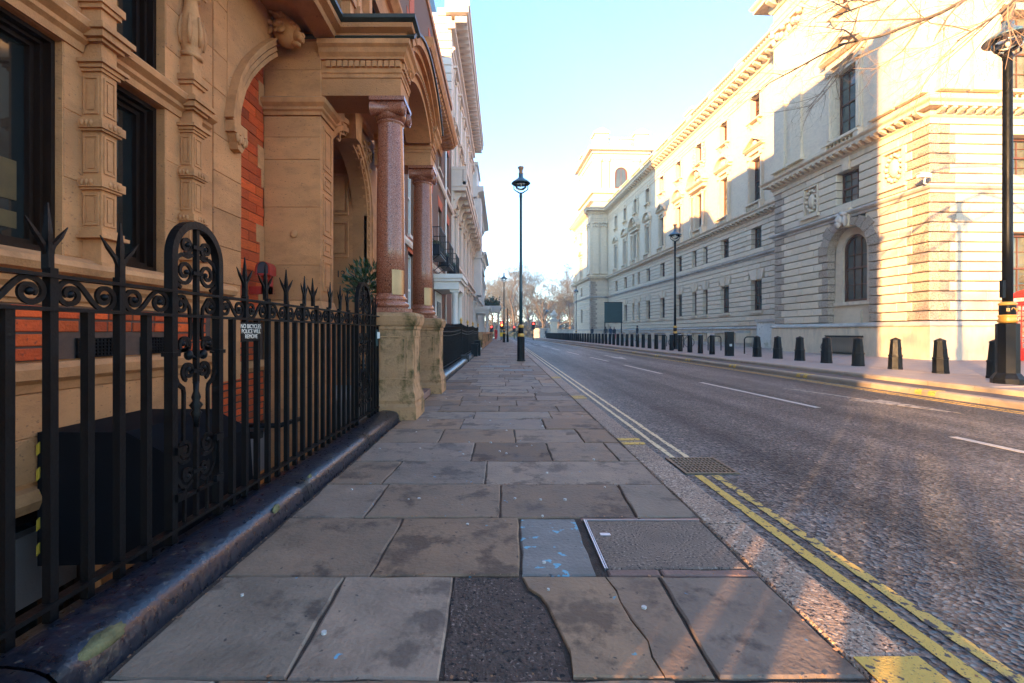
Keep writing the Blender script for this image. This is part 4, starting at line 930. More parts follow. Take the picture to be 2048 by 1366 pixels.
# bricks: the band under the sill, the recess beside the porch, the lower corner
BL, BH = .205, .069
bm_ = []
for k in range(4):
    b = MB(lambda a, d, z: (-d, a, z)); j = lambda: R.uniform(-.002, .002)
    b.cbox(.004+j(), BL-.004+j(), -.004*k*.4, .09, .003+j(), BH-.003+j(), .004); bm_.append(b.mesh('brick', 'red_brick'))
hb = []
for k in range(2): b = MB(lambda a, d, z: (-d, a, z)); b.cbox(.004, .098, -.002*k, .09, .003, BH-.003, .004); hb.append(b.mesh('brick', 'red_brick'))
def brick_area(X, a0, a1, z0, z1, holes=(), pitch=.080):
    bk = MB(TW(X)); bk.box(a0, a1, .008, .2, z0, z1); bk.build('mortar_bed', 'dark_mortar', A)
    n = int(round((z1-z0)/pitch)); ph = (z1-z0)/n
    for r in range(n):
        a = a0-(.107 if r % 2 else 0)
        while a < a1-.03:
            L = BL+.009; z = z0+r*ph
            if a < a0: mesh, at, ln = R.choice(hb), a0+.002, .102
            elif a+BL > a1+.005: mesh, at, ln = (R.choice(hb), a, .102) if a+.102 < a1+.01 else (None, a, 0)
            else: mesh, at, ln = R.choice(bm_), a, BL
            if mesh and not any(h[0] < at+ln and at < h[1] and h[2] < z+BH*.8 and z+.01 < h[3] for h in holes):
                inst('brick', mesh, A, (X+R.uniform(-.002, .002), at, z+.005), scale=(1, 1, (ph-.011)/BH*1.0))
            a += L if mesh is not hb[0] and mesh is not hb[1] else .111
lb_ = []
for k in range(3): b = MB(lambda a, d, z: (-d, a, z)); b.cbox(.003, .337, -.003*k, .09, .003, .997, .004); lb_.append(b.mesh('brick', 'red_brick'))
def long_bricks(X, a0, a1, z0, z1, pitch):
    bk = MB(TW(X)); bk.box(a0, a1, .008, .2, z0, z1); bk.build('mortar_bed', 'dark_mortar', A)
    n = int(round((z1-z0)/pitch)); ph = (z1-z0)/n
    for r in range(n):
        cuts = [a0]+[a for a in ((a0+.17 if r % 2 else a0+.33), (a0+.51 if r % 2 else a0+.67)) if a < a1-.06]+[a1]
        for u, v in zip(cuts[:-1], cuts[1:]): inst('brick', R.choice(lb_), A, (X+R.uniform(-.002, .002), u, z0+r*ph+.003), scale=(1, (v-u)/.34, ph-.008))
brick_area(XA+.001, 1.95, 4.37, .925, 1.265, holes=[(2.975, 3.295, .9, 1.07), (3.51, 3.83, .9, 1.07)], pitch=.0845)
long_bricks(XB, 4.87, 5.712, 1.36, 5.0, .118); brick_area(XB+.02, 4.40, 5.70, .0, .62); brick_area(XB+.004, 4.87, 5.70, .76, 1.22)
course_line('recess_moulding', TW(XB), [(-.1, .62), (.05, .63), (.09, .68), (.05, .755), (-.1, .758)], 4.40, 5.72); course_line('recess_sill', TW(XB), [(-.1, 1.222), (.05, 1.23), (.11, 1.27), (.11, 1.31), (.03, 1.355), (-.1, 1.358)], 4.865, 5.72)
m = MB(TW(XB)); m.box(4.40, 5.72, .05, .4, -2.6, 0); m.box(4.8, 5.8, .16, .4, 0, 5.6); m.build('recess_wall', 'dark_mortar', A)
for z0, z1, w in ((1.9, 2.2, .10), (2.2, 2.42, .18), (2.9, 3.12, .06), (3.12, 3.4, .14), (1.36, 1.6, .13), (3.9, 4.2, .12)):
    m = MB(TW(XB)); m.cbox(5.715-w, 5.718, -.008, .1, z0, z1, .004); m.build('quoin', 'amber_stone', A, TW(XB)(5.7-w/2, 0, z0))
# arch springing from the bay, corbel, lion-head keystone, wall above the arch
inn = [(4.74, 3.22), (4.785, 3.45), (4.87, 3.68), (5.0, 3.89), (5.17, 4.09), (5.36, 4.29), (5.56, 4.47)]
def offset(pl, k):
    out = []
    for i, (x, z) in enumerate(pl):
        x0, z0 = pl[max(0, i-1)]; x1, z1 = pl[min(len(pl)-1, i+1)]; L = math.hypot(x1-x0, z1-z0); out.append((x-(z1-z0)/L*k, z+(x1-x0)/L*k))
    return out
m = MB(TW(-2.74))
for k0, k1, pr in ((0, .045, .0), (.045, .06, .03), (.06, .105, -.012), (.105, .12, .03), (.12, .17, -.025), (.17, .19, -.05)): m.strip(offset(inn, k0), offset(inn, k1), pr, .25, 'd')
m.build('arch_moulding', 'carved_stone', A, (-2.74, 5.2, 3.9))
o2 = offset(inn, .185)
m = MB(TW(XA)); m.prism(o2+[(5.75, 4.70), (6.4, 4.85), (6.4, 9), (4.60, 9), (4.60, 3.3)], -.02, .16, 'd'); m.build('spandrel_wall', 'amber_stone', A)
m = MB(TW(-2.74)); m.box(4.57, 4.80, -.05, .2, 3.12, 3.23); m.prism([(4.60, 3.12), (4.79, 3.12), (4.77, 3.02), (4.72, 2.95), (4.65, 2.97)], -.04, .2, 'd')
for i in range(5): m.blob((4.62+.038*i, -.05, 3.08-.02*(i % 2)), (.025, .02, .05), 6, 5, .3)
m.build('corbel', 'carved_stone', A, (-2.74, 4.7, 3.1))
# lion head on the arch: facing the street and a little down the road
ln = MB(); lx0, ly0, lz0 = -2.63, 5.52, 4.74; rl = random.Random(11); c2 = [0]
def LP(f, u, v): return (lx0+1.0*f+.10*u, ly0-.22*f+.75*u, lz0+v-.25*f)
ln.T = lambda f, u, v: LP(f, u, v)
ln.blob((0, 0, 0), (.17, .17, .19), 12, 9, .05, rl); ln.blob((.15, 0, -.045), (.10, .085, .075), 10, 7, .05, rl); ln.blob((.225, 0, -.02), (.035, .045, .03), 8, 5); ln.blob((.14, 0, -.135), (.07, .06, .035), 8, 5)
ln.blob((.13, 0, .06), (.06, .04, .06), 8, 5)
for s in (-1, 1):
    ln.blob((.12, s*.075, .05), (.035, .035, .022), 7, 5); ln.blob((.19, s*.04, -.065), (.05, .042, .04), 7, 5); ln.blob((.125, s*.075, .085), (.045, .045, .02), 7, 4); ln.blob((.0, s*.15, .14), (.04, .035, .05), 7, 5)
for i in range(40):
    a = rl.uniform(-.12, 1.12)*PI; rr_ = rl.uniform(.13, .20); f = rl.uniform(-.14, .04)
    p0 = Vector((f, rr_*math.cos(a), rr_*math.sin(a))); dr = Vector((rl.uniform(-.02, .03), math.cos(a)*.5-math.sin(a)*.6, math.sin(a)*.5-.4)).normalized()
    ln.tube([tuple(p0-dr*.03), tuple(p0+dr*.02+Vector((.012, 0, 0))), tuple(p0+dr*.06), tuple(p0+dr*.09-Vector((.02, 0, 0)))], [.024, .034, .028, .010], 6)
ln.T = IDT; ln.build('lion_head', 'carved_stone', A, (lx0, ly0, lz0))
# ---------------------------------------------------------------- porch (part of the same building)
pier_z = [-2.6, -.9, -.3, .14, .62, 1.05, 1.30]
def pier_block(z0, z1, x0, x1, y0, y1, name='pier_block'):
    m = MB(lambda a, d, z: (a, y0+d, z)); m.cbox(x0, x1, rb.uniform(0, .003), y1-y0, z0+.0015, z1-.0015, .004); return m.build(name, 'amber_stone', A, ((x0+x1)/2, y0, (z0+z1)/2))
for z0, z1 in zip(pier_z[:-1], pier_z[1:]): pier_block(z0, z1, -3.0, -2.26, 5.715, 6.16)
for z0, z1 in zip([1.50, 1.94, 2.67, 3.27, 3.55], [1.94, 2.67, 3.27, 3.55, 3.815]): pier_block(z0, z1, -3.0, -2.29, 5.72, 6.16)
pier_block(4.06, 4.4, -3.0, -2.29, 5.73, 6.16); pier_block(4.4, 4.76, -3.0, -2.29, 5.73, 6.16)
def wrap(name, prof, path, mat='carved_stone', sgn=-1):
    m = MB(); n = len(prof); vs = []; segs = len(path)-1
    def nr(a, b): dx, dy = b[0]-a[0], b[1]-a[1]; L = math.hypot(dx, dy); return Vector((-dy/L*sgn, dx/L*sgn))
    for i, (x, y) in enumerate(path):
        k = Vector((0, 0))
        if i: k += nr(path[i-1], path[i])
        if i < segs: k += nr(path[i], path[i+1])
        for pr, z in prof: vs.append((x+k.x*pr, y+k.y*pr, z))
    m.add(vs, [(i*n+j, i*n+(j+1) % n, (i+1)*n+(j+1) % n, (i+1)*n+j) for i in range(segs) for j in range(n)]+[tuple(range(n)), tuple(segs*n+j for j in range(n))])
    return m.build(name, mat, A)
pth = [(-2.99, 5.72), (-2.29, 5.72), (-2.29, 6.16)]
wrap('pier_capital', [(-.1, 3.82), (.02, 3.82), (.025, 3.86), (.05, 3.88), (.05, 3.91), (.09, 3.95), (.10, 4.0), (.075, 4.02), (.02, 4.055), (-.1, 4.057)], pth)
wrap('pier_base', [(-.1, 1.305), (.05, 1.31), (.07, 1.35), (.05, 1.39), (.035, 1.42), (.01, 1.495), (-.1, 1.497)], pth)
m = MB(lambda a, d, z: (a, d, z)); m.blob((-2.62, 5.712, 2.33), (.05, .02, .05), 10, 6); m.build('stone_boss', 'carved_stone', A)
for z0, z1 in ((1.62, 2.02), (2.08, 2.28), (2.34, 2.86), (2.92, 3.12), (3.18, 3.72)):
    m = MB(TW(-2.29)); panel_frame(m, 'f', 5.80, 6.09, 0, 0, z0, z1, .03, .012); m.build('jamb_panel', 'carved_stone', A, (-2.29, 5.95, z0))
for yo in (0, 2.40):
    y0, y1 = 5.77+yo, 6.24+yo; x1 = -1.29; path = [(-2.30, y0), (x1, y0), (x1, y1)]
    m = MB(); m.box(-2.30, x1, y0, y1, 4.097, 4.315); m.box(-2.30, x1-.01, y0+.01, y1, 4.315, 4.77); m.build('architrave', 'amber_stone', A)
    wrap('entablature_moulding', [(-.05, 4.318), (.012, 4.318), (.015, 4.36), (.03, 4.375), (.03, 4.40), (.012, 4.41), (.012, 4.42), (-.05, 4.42)], path)
    wrap('entablature_cornice', [(-.05, 4.535), (.045, 4.535), (.05, 4.56), (.085, 4.60), (.10, 4.65), (.135, 4.68), (.14, 4.735), (.10, 4.75), (.02, 4.765), (-.05, 4.767)], path)
    wrap('dentil_bed', [(-.05, 4.42), (.006, 4.42), (.006, 4.535), (-.05, 4.535)], path)
    db = MB(); db.box(-.027, .027, -.04, .01, 0, .075); DM = db.mesh('dentil', 'carved_stone'); db = MB(); db.box(-.01, .04, -.027, .027, 0, .075); DM2 = db.mesh('dentil', 'carved_stone')
    for i in range(13): inst('dentil', DM, A, (-2.20+i*.0735, y0, 4.447))
    for i in range(5): inst('dentil', DM2, A, (x1, y0+.06+i*.082, 4.447))
# segmental arch and hood over the front
AC2 = (7.1, 3.30)
def ring(name, r0, r1, x0, x1, ang, mat):
    m = MB(TW(0)); a = math.radians(ang); m.strip(arc(AC2, r0, PI/2+a, PI/2-a, 24), arc(AC2, r1, PI/2+a, PI/2-a, 24), -x1, -x0, 'd'); return m.build(name, mat, A)
ring('arch_soffit', 1.50, 1.60, -1.70, -1.27, 40, 'amber_stone'); ring('arch_moulding', 1.60, 1.68, -1.66, -1.225, 41, 'carved_stone'); ring('arch_fascia', 1.68, 1.86, -1.66, -1.26, 42.5, 'amber_stone')
ring('arch_moulding', 1.86, 1.93, -1.66, -1.20, 43, 'carved_stone'); ring('arch_hood', 1.93, 2.03, -2.8, -1.13, 43, 'carved_stone'); ring('porch_roof', 2.031, 2.065, -2.8, -1.10, 44, 'lead_roof')
eb = MB(TW(-1.225)); eb.lathe([(.0, -.02), (.022, -.012), (.022, .012), (0, .02)], (0, 0), 7); EGG = eb.mesh('egg', 'carved_stone')
for i in range(34):
    a = PI/2+math.radians(39-78*i/33); inst('egg_ornament', EGG, A, (0, AC2[0]+1.64*math.cos(a), AC2[1]+1.64*math.sin(a)))
m = MB(TW(-1.72)); m.prism(arc(AC2, 1.50, PI/2+math.radians(50), PI/2-math.radians(50), 16), 0, .08, 'd'); 
# ceiling, eave on the near side
m = MB(); m.box(-2.8, -1.70, 6.2, 8.2, 4.60, 4.70); m.build('porch_ceiling', 'amber_stone', A)
m = MB()
for x0, x1, yy0, yy1 in ((-2.35, -1.75, 6.26, 6.34), (-2.35, -1.75, 8.05, 8.13), (-2.35, -2.27, 6.34, 8.05), (-1.83, -1.75, 6.34, 8.05)): m.box(x0, x1, yy0, yy1, 4.52, 4.599)
m.build('ceiling_frame', 'carved_stone', A)
wrap('porch_eave', [(-.2, 4.772), (.05, 4.772), (.06, 4.84), (.14, 4.87), (.15, 4.92), (-.2, 4.93)], [(-2.14, 3.0), (-2.14, 5.76), (-1.26, 5.76), (-1.26, 6.0)], 'amber_stone')
wrap('eave_gutter', [(-.2, 4.932), (.15, 4.932), (.19, 4.955), (.19, 5.0), (.16, 5.0), (.14, 4.97), (-.2, 4.98)], [(-2.14, 3.0), (-2.14, 5.76), (-1.26, 5.76), (-1.26, 5.95)], 'lead_roof')
m = MB(); m.box(-2.80, -2.12, 3.0, 5.77, 4.905, 4.985); m.box(-2.80, -2.1, 5.77, 6.3, 4.78, 4.98); m.build('eave_soffit', 'carved_stone', A)
# wall behind with the round door arch, passage, panelled far jamb, door
T3 = TW(-2.40); dc, dz, dr_ = 7.1, 3.15, .95
m = MB(T3); a_in = [(dc-dr_, 0.12)]+arc((dc, dz), dr_, PI, 0, 18)+[(dc+dr_, 0.12)]
m.strip(a_in, [(6.12, .12), (6.12, dz)]+[(6.12+(8.62-6.12)*i/16, 4.6) for i in range(17)]+[(8.62, dz), (8.62, .12)][:2], 0, .25, 'd') if False else None
poly_out = []
for (x, z) in a_in:
    if z <= dz: poly_out.append((6.12 if x < dc else 8.62, z))
    else:
        t = (x-(dc-dr_))/(2*dr_); poly_out.append((6.12+2.5*t, 4.6))
poly_out[1] = (6.12, 4.6) if False else poly_out[1]
m.strip(a_in, poly_out, 0, .25, 'd'); m.prism([(6.12, 3.15), (6.12, 4.6), (6.40, 4.6)], .001, .25, 'd'); m.prism([(8.62, 3.15), (8.62, 4.6), (8.3, 4.6)], .001, .25, 'd'); m.build('porch_wall', 'amber_stone', A)
m = MB(T3)
for r0, r1, pr in ((.95, .985, -.01), (1.0, 1.07, -.05), (1.07, 1.12, -.03), (1.12, 1.19, -.06)): m.strip([(dc-r0, 1.3)]+arc((dc, dz), r0, PI, 0, 22)+[(dc+r0, 1.3)], [(dc-r1, 1.3)]+arc((dc, dz), r1, PI, 0, 22)+[(dc+r1, 1.3)], pr, .05, 'd')
m.build('door_arch', 'carved_stone', A)
eb = MB(); eb.lathe([(.0, -.022), (.02, -.012), (.02, .012), (0, .022)], (0, 0), 6); EGG2 = eb.mesh('egg', 'carved_stone')
for i in range(26):
    a = PI*(25-i)/25-.0; inst('egg_ornament', EGG2, A, (-2.38, dc+.99*math.cos(a), dz+.99*math.sin(a)))
for i in range(16): inst('egg_ornament', EGG2, A, (-2.38, dc+.99, 3.05-.105*i))
m = MB(T3); m.prism([(dc-.12, dz+.92), (dc+.12, dz+.92), (dc+.19, dz+1.38), (dc-.19, dz+1.38)], -.16, .1, 'd'); m.build('keystone', 'carved_stone', A)
m = MB(T3); rr = random.Random(8)
for s in (-1, 1):
    for i in range(6): m.tube([(dc+s*(.55+.12*i+.07*math.cos(t)), -.035, dz+.78+.07*i+.075*math.sin(t)) for t in [x*.6 for x in range(10)]], .018, 5)
    for i in range(14): m.blob((dc+s*rr.uniform(.35, 1.15), -.02, dz+rr.uniform(.85, 1.35)), (.05, .03, .035), 6, 4, .4, rr)
m.build('spandrel_carving', 'carved_stone', A)['kind'] = 'stuff'
m = MB(); m.box(-4.2, -2.65, 8.05, 8.4, -.1, 4.4); m.box(-4.2, -2.65, 5.9, 6.15, -.1, 4.4); m.box(-4.2, -2.6, 6, 8.4, 4.15, 4.4); m.build('passage_wall', 'amber_stone', A)
for x0, x1, z0, z1 in ((-3.1, -2.72, .3, 1.1), (-3.1, -2.72, 2.42, 3.05), (-3.1, -2.72, 3.17, 3.9), (-3.6, -3.2, .3, 1.1), (-3.6, -3.2, 1.22, 2.3), (-3.6, -3.2, 2.42, 3.05), (-3.6, -3.2, 3.17, 3.9)):
    m = MB(lambda a, d, z: (a, 8.05+d, z)); panel_frame(m, 'f', x0, x1, 0, 0, z0, z1, .03, .025); m.build('wall_panel', 'carved_stone', A, ((x0+x1)/2, 8.05, z0))
m = MB(TW(-3.7)); m.box(6.15, 8.05, 0, .06, .12, 3.2); m.build('door', 'dark_wood', A)
for a0 in (6.25, 7.15):
    for z0, z1 in ((.3, 1.2), (1.35, 2.9)): m = MB(TW(-3.7)); panel_frame(m, 'f', a0, a0+.75, 0, 0, z0, z1, .05, .02); m.build('door_panel', 'dark_wood', A)
m = MB(); m.box(-4.2, -1.62, 6.28, 8.13, -.3, .16); m.build('porch_floor', 'far_paving', A); m = MB(); m.box(-1.64, -1.275, 6.30, 8.12, -.05, .10); m.build('entrance_step', 'kerb_brick', A)
# pedestals and granite columns
def pedestal(y0):
    m = MB(); x0, x1 = -1.64, -1.13; y1 = y0+.52
    def ringv(e, z): return [(x0-e, y0-e, z), (x1+e, y0-e, z), (x1+e, y1+e, z), (x0-e, y1+e, z)]
    L = [(.05, -.1), (.05, .16), (.035, .20), (.045, .24), (.03, .30), (.012, .36), (0, .42), (0, 1.12), (.012, 1.14), (.012, 1.17), (.03, 1.19), (.045, 1.24), (.05, 1.30), (.035, 1.335), (0, 1.348)]
    vs = []
    for e, z in L: vs += ringv(e, z)
    m.add(vs, [(i*4+k, i*4+(k+1) % 4, (i+1)*4+(k+1) % 4, (i+1)*4+k) for i in range(len(L)-1) for k in range(4)]+[(3, 2, 1, 0), tuple(len(L)*4-4+k for k in range(4))])
    o = m.build('pedestal', 'mossy_stone', A, ((x0+x1)/2, y0, 0))
    for f in (0, 1):
        p = MB((lambda a, d, z: (a, y0+d, z)) if f == 0 else (lambda a, d, z: (x1-d, a, z)))
        a0, a1 = (x0, x1) if f == 0 else (y0, y1)
        panel_frame(p, 'f', a0+.07, a1-.07, 0, 0, .50, 1.05, .015, .008); p.build('panel', 'mossy_stone', o, ((x0+x1)/2, y0, .5))
def column(y, x=-1.47):
    m = MB(); m.box(x-.235, x+.235, y-.235, y+.235, 1.35, 1.41)
    m.lathe([(.20, 1.41), (.232, 1.425), (.24, 1.45), (.232, 1.475), (.20, 1.49), (.195, 1.505), (.215, 1.52), (.215, 1.535), (.19, 1.56), (.183, 1.60)], (x, y), 28)
    m.lathe([(.183, 1.60), (.182, 2.2), (.176, 3.0), (.162, 3.78), (.16, 3.80), (.175, 3.81), (.175, 3.83), (.158, 3.84)], (x, y), 32)
    o = m.build('column', 'pink_granite', A, (x, y, 1.35))
    c = MB(); c.box(x-.225, x+.225, y-.225, y+.225, 4.045, 4.095); c.lathe([(.16, 3.84), (.2, 3.90), (.2, 3.95), (.17, 4.0)], (x, y), 24); c.box(x-.18, x+.18, y-.18, y+.18, 3.97, 4.044)
    for s in (-1, 1):
        yy = y+s*.165; prof = [(-.215, .085), (-.19, .09), (-.13, .07), (0, .055), (.13, .07), (.19, .09), (.215, .085)]
        vs = [(x+px, yy+r*math.cos(2*PI*k/12), 3.955+r*math.sin(2*PI*k/12)) for px, r in prof for k in range(12)]
        c.add(vs, [(i*12+k, i*12+(k+1) % 12, (i+1)*12+(k+1) % 12, (i+1)*12+k) for i in range(6) for k in range(12)]+[tuple(range(12)), tuple(72+k for k in range(12))], True)
        c.tube([(x+.22, yy+a, 3.955+b) for a, b in spiral((0, 0), .075, .015, PI/2, s*1.6, 18)], .011, 5)
    c.build('capital', 'pink_granite', o, (x, y, 3.84))
    p = MB(); n = 10; a0, a1 = math.radians(-72), math.radians(-14)
    inn_ = [(x+.186*math.cos(a0+(a1-a0)*i/n), y+.186*math.sin(a0+(a1-a0)*i/n)) for i in range(n+1)]; ou = [(x+.193*math.cos(a0+(a1-a0)*i/n), y+.193*math.sin(a0+(a1-a0)*i/n)) for i in range(n+1)]
    p.strip(inn_, ou, 1.58, 1.90, 'z'); p.build('brass_plate', 'brass', o, (x, y, 1.7))
pedestal(5.73); pedestal(8.13); column(5.99); column(8.39)
num = text_mesh('house_number', '12', .17, 'black_text', .004); o = inst('house_number', num, A, (-2.86, 8.045, 2.12), rot=(PI/2, 0, 0))
# upper storey over the porch
up = [(6.0, 6.75, 5.5, 8.4), (7.15, 7.9, 5.5, 8.4), (9.6, 10.5, 5.5, 8.4)]
m = MB(T); wall_open(m, 6.4, 12.0, 4.6, 9.0, 0, .34, up[1:]); m.box(8.9, 12, 0, .4, -1, 4.6); m.build('upper_storey_wall', 'amber_stone', A)
for a0, a1, z0, z1 in up[1:]: casement(A, T, a0+.002, a1-.002, z0+.002, z1-.002)
for a in (6.62, 7.0, 8.05, 8.5, 9.2):
    m = MB(T); m.box(a-.09, a+.09, -.14, .02, 5.2, 9.0); m.box(a-.12, a+.12, -.18, .02, 5.2, 5.45); m.box(a-.12, a+.12, -.18, .02, 6.9, 7.1); m.build('upper_pilaster', 'carved_stone', A)
course_line('upper_sill', T, [(-.1, 5.15), (.1, 5.2), (.2, 5.3), (.2, 5.38), (-.3, 5.45)], 6.4, 9.2); course_line('string_course', T, [(-.2, 9.02), (.1, 9.05), (.25, 9.2), (.25, 9.3), (-.2, 9.35)], -2.1, 11.9)
m = MB(T); m.box(-2.15, 12.1, -.5, .5, 16.9, 17.4); m.build('cornice', 'carved_stone', A)
# ---- things on and by it
AL = thing('alarm_lamp', 'old red metal lamp with dark glass face on the red brick recess', 'lamp', (-2.95, 5.42, 1.62))
ax, ay = -2.80, 5.40
m = MB(); m.box(ax-.05, ax+.05, ay-.02, ay+.06, 1.55, 1.78); m.box(-3.0, ax+.05, ay-.02, ay+.05, 1.55, 1.64); m.build('arm', 'alarm_red', AL)
hs = [(-.085, 0), (.085, 0), (.085, .075)]+[(.085*math.cos(t), .075+.085*math.sin(t)) for t in [PI*i/8 for i in range(1, 8)]]+[(-.085, .075)]
m = MB(lambda a, d, z: (ax+.02+a, ay-.12+d, 1.76+z)); m.prism(hs, .01, .14, 'd'); m.build('housing', 'alarm_red', AL)
m = MB(lambda a, d, z: (ax+.02+a, ay-.12+d, 1.76+z)); m.strip([(x*.78, .02+z*.86) for x, z in hs], hs, -.012, .01, 'd', True); m.build('rim', 'alarm_red', AL)
m = MB(lambda a, d, z: (ax+.02+a, ay-.12+d, 1.76+z)); m.prism([(x*.79, .02+z*.86) for x, z in hs], .002, .009, 'd'); m.build('glass', 'lead_glass', AL)
BX = thing('black_canopy_box', 'large black cover with yellow striped edge standing in the basement yard', 'cover', (-2.4, 3.1, -.3))
prof = [(-2.78, .50), (-2.25, .50), (-1.97, .35), (-1.93, -.28), (-2.78, -.30)]
m = MB(lambda a, d, z: (d, a, z)); m.prism(prof, 2.72, 3.55, 'a'); m.build('cover', 'black_canvas', BX)
m = MB(lambda a, d, z: (d, a, z)); m.prism([(-2.2, -.29), (-2.1, -.29), (-2.1, -2.4), (-2.2, -2.4)], 2.8, 2.9, 'a'); m.prism([(-2.2, -.29), (-2.1, -.29), (-2.1, -2.4), (-2.2, -2.4)], 3.4, 3.5, 'a'); m.build('leg', 'black_canvas', BX)
for i in range(5):
    z = -.24+.15*i; m = MB(lambda a, d, z: (a, 2.715+d, z)); m.prism([(-2.778, z), (-2.760, z+.02), (-2.760, z+.085), (-2.778, z+.065)], -.004, .002, 'd'); m.build('hazard_stripe', 'hazard_yellow', BX)
BS = thing('potted_bay_shrub', 'dark green bay shrub in a pot beside the first porch column', 'plant', (-1.95, 6.55, .16))
m = MB(); m.lathe([(.12, .16), (.16, .5), (.18, .52), (.18, .56), (.15, .56)], (-1.95, 6.55), 16); m.build('pot', 'dark_cloth', BS)
m = MB(); rl = random.Random(21); m.tube([(-1.95, 6.55, .5), (-1.94, 6.56, 1.0), (-1.95, 6.55, 1.6)], .02, 6)
for i in range(14): a = rl.uniform(0, 6.3); m.tube([(-1.95, 6.55, 1.3+.03*i), (-1.95+.2*math.cos(a), 6.55+.2*math.sin(a), 1.55+.03*i)], .006, 4)
m.build('stem', 'bark', BS)
m = MB()
for i in range(620):
    th, ph, r = rl.uniform(0, 6.28), math.acos(rl.uniform(-1, 1)), .32*rl.random()**.45
    c = Vector((-1.95+r*math.sin(ph)*math.cos(th), 6.55+r*math.sin(ph)*math.sin(th), 1.80+.95*r*math.cos(ph)))
    d_ = (Vector((math.cos(th)*math.sin(ph), math.sin(th)*math.sin(ph), math.cos(ph)+.5))+Vector((rl.uniform(-.7, .7), rl.uniform(-.7, .7), rl.uniform(-.5, .7)))).normalized()
    s_ = d_.cross(Vector((rl.uniform(-1, 1), rl.uniform(-1, 1), rl.uniform(-1, 1)))).normalized(); L = rl.uniform(.07, .11); w = L*.19; u = d_.cross(s_)*L*.08
    m.add([tuple(c), tuple(c+d_*L*.45+s_*w+u), tuple(c+d_*L), tuple(c+d_*L*.45-s_*w+u), tuple(c+d_*L*.45)], [(0, 1, 4), (1, 2, 4), (2, 3, 4), (3, 0, 4)])
m.build('foliage', 'leaf_green', BS)['kind'] = 'stuff'
# ================================================================= railings, plinth, the rest of the left side
DWALL = thing('railing_plinth', 'low rounded black painted plinth under the nearest railing with worn mossy patches', 'plinth', (-1.4, 2, 0))
def plinth(owner, y0, y1, seed):
    rr = random.Random(seed)
    prof = [(-1.60, -2.5), (-1.60, .088), (-1.585, .10), (-1.525, .106), (-1.517, .117), (-1.503, .123), (-1.445, .123), (-1.395, .118), (-1.355, .109), (-1.325, .096), (-1.305, .078), (-1.294, .058), (-1.288, .036), (-1.284, .018), (-1.275, -.10)]
    n = len(prof); k = max(2, int((y1-y0)/.09)); m = MB(); vs = []; w = 0
    for i in range(k+1):
        w = w*.8+rr.uniform(-.0015, .0015)
        for j, (x, z) in enumerate(prof): vs.append((x+(w+rr.uniform(-.0012, .0012) if j > 3 else 0), y0+(y1-y0)*i/k, z+(w*.6+rr.uniform(-.0012, .0012) if z > 0 else 0)))
    m.add(vs, [(i*n+j, i*n+j+1, (i+1)*n+j+1, (i+1)*n+j) for i in range(k) for j in range(n-1)]+[tuple(range(n)), tuple(k*n+j for j in range(n))], True)
    return m.build('coping', 'black_gloss', owner, (-1.4, (y0+y1)/2, .1))
plinth(DWALL, -.3, 1.32, 1); plinth(DWALL, 1.33, 3.02, 2); plinth(DWALL, 3.027, 4.4, 3); plinth(DWALL, 4.407, 5.73, 4)
for x, y, z, a, b in ((-1.322, 1.50, .080, .036, .10), (-1.305, 2.62, .08, .014, .04), (-1.335, 3.15, .092, .012, .03)):
    m = MB(); rr = random.Random(int(y*100)); m.blob((x, y, z), (a, b, .026), 12, 7, .25, rr); m.build('mossy_patch', 'moss', DWALL, (x, y, z))
XR = -1.555
RL = thing('iron_railing', 'black wrought iron railing with trident spikes and scrolled panels along the basement yard', 'railing', (XR, 2.5, .1))
Z1, Z2, ZB = 1.178, 1.292, .165
def rail(z0, z1, y0, y1, w=.022):
    m = MB(); m.box(XR-w, XR+w, y0, y1, z0, z1); m.build('rail', 'black_iron', RL, (XR, (y0+y1)/2, z0))
for z in (Z1, Z2): rail(z-.006, z+.007, -.2, 5.74)
rail(ZB-.008, ZB+.008, -.2, 5.74)
panels = [(2.135, 2.485), (4.86, 5.30)]
def tri_mesh():
    m = MB(); m.tube([(0, 0, 1.31), (0, 0, 1.40)], 1, flat=(.024, .024)); m.tube([(0, 0, 1.40), (0, 0, 1.435), (0, 0, 1.545)], [1.0, 1.15, .25], flat=(.018, .018))
    for s in (-1, 1): m.tube([(0, s*.006, 1.365), (0, s*.022, 1.40), (0, s*.052, 1.435), (0, s*.085, 1.478)], [1, 1.0, .95, .2], flat=(.013, .013))
    return m.mesh('trident_spike', 'black_iron')
def bar_mesh(top, w=.0145):
    m = MB(); rr = R; m.box(-w, w, -w, w, ZB-.06, top); return m.mesh('bar', 'black_iron')
TRI, BARL, BARS = tri_mesh(), bar_mesh(1.32), bar_mesh(1.176)
def sscroll(flip):
    m = MB(); s = -1 if flip else 1; h = (Z1+Z2)/2; r1 = .0485; cx = .066
    left = [(x, y) for x, y in spiral((-cx, 0), .013, r1, PI/2+1.35*2*PI, -1.35, 26)]
    P0_, P1_, P2_, P3_ = (-cx, r1), (-.012, r1+.004), (.012, -r1-.004), (cx, -r1)
    bez = [tuple((1-t)**3*P0_[k]+3*(1-t)**2*t*P1_[k]+3*(1-t)*t*t*P2_[k]+t**3*P3_[k] for k in (0, 1)) for t in [i/10 for i in range(1, 10)]]
    line = left+bez+[(-x, -y) for x, y in left[::-1]]
    m.tube([(0, x, h+s*z) for x, z in line], 1, flat=(.017, .0095)); m.blob((0, -cx, h), .014, 7, 5); m.blob((0, cx, h), .014, 7, 5)
    return m.mesh('scroll', 'black_iron')
SC = [sscroll(False), sscroll(True)]
ys = []
y = 2.135-.148
while y > -.2: ys.append(y); y -= .1405
k = 0
def in_panel(y): return any(a-.05 < y < b+.05 for a, b in panels)
nearrow = [y for y in ys if not in_panel(y)]
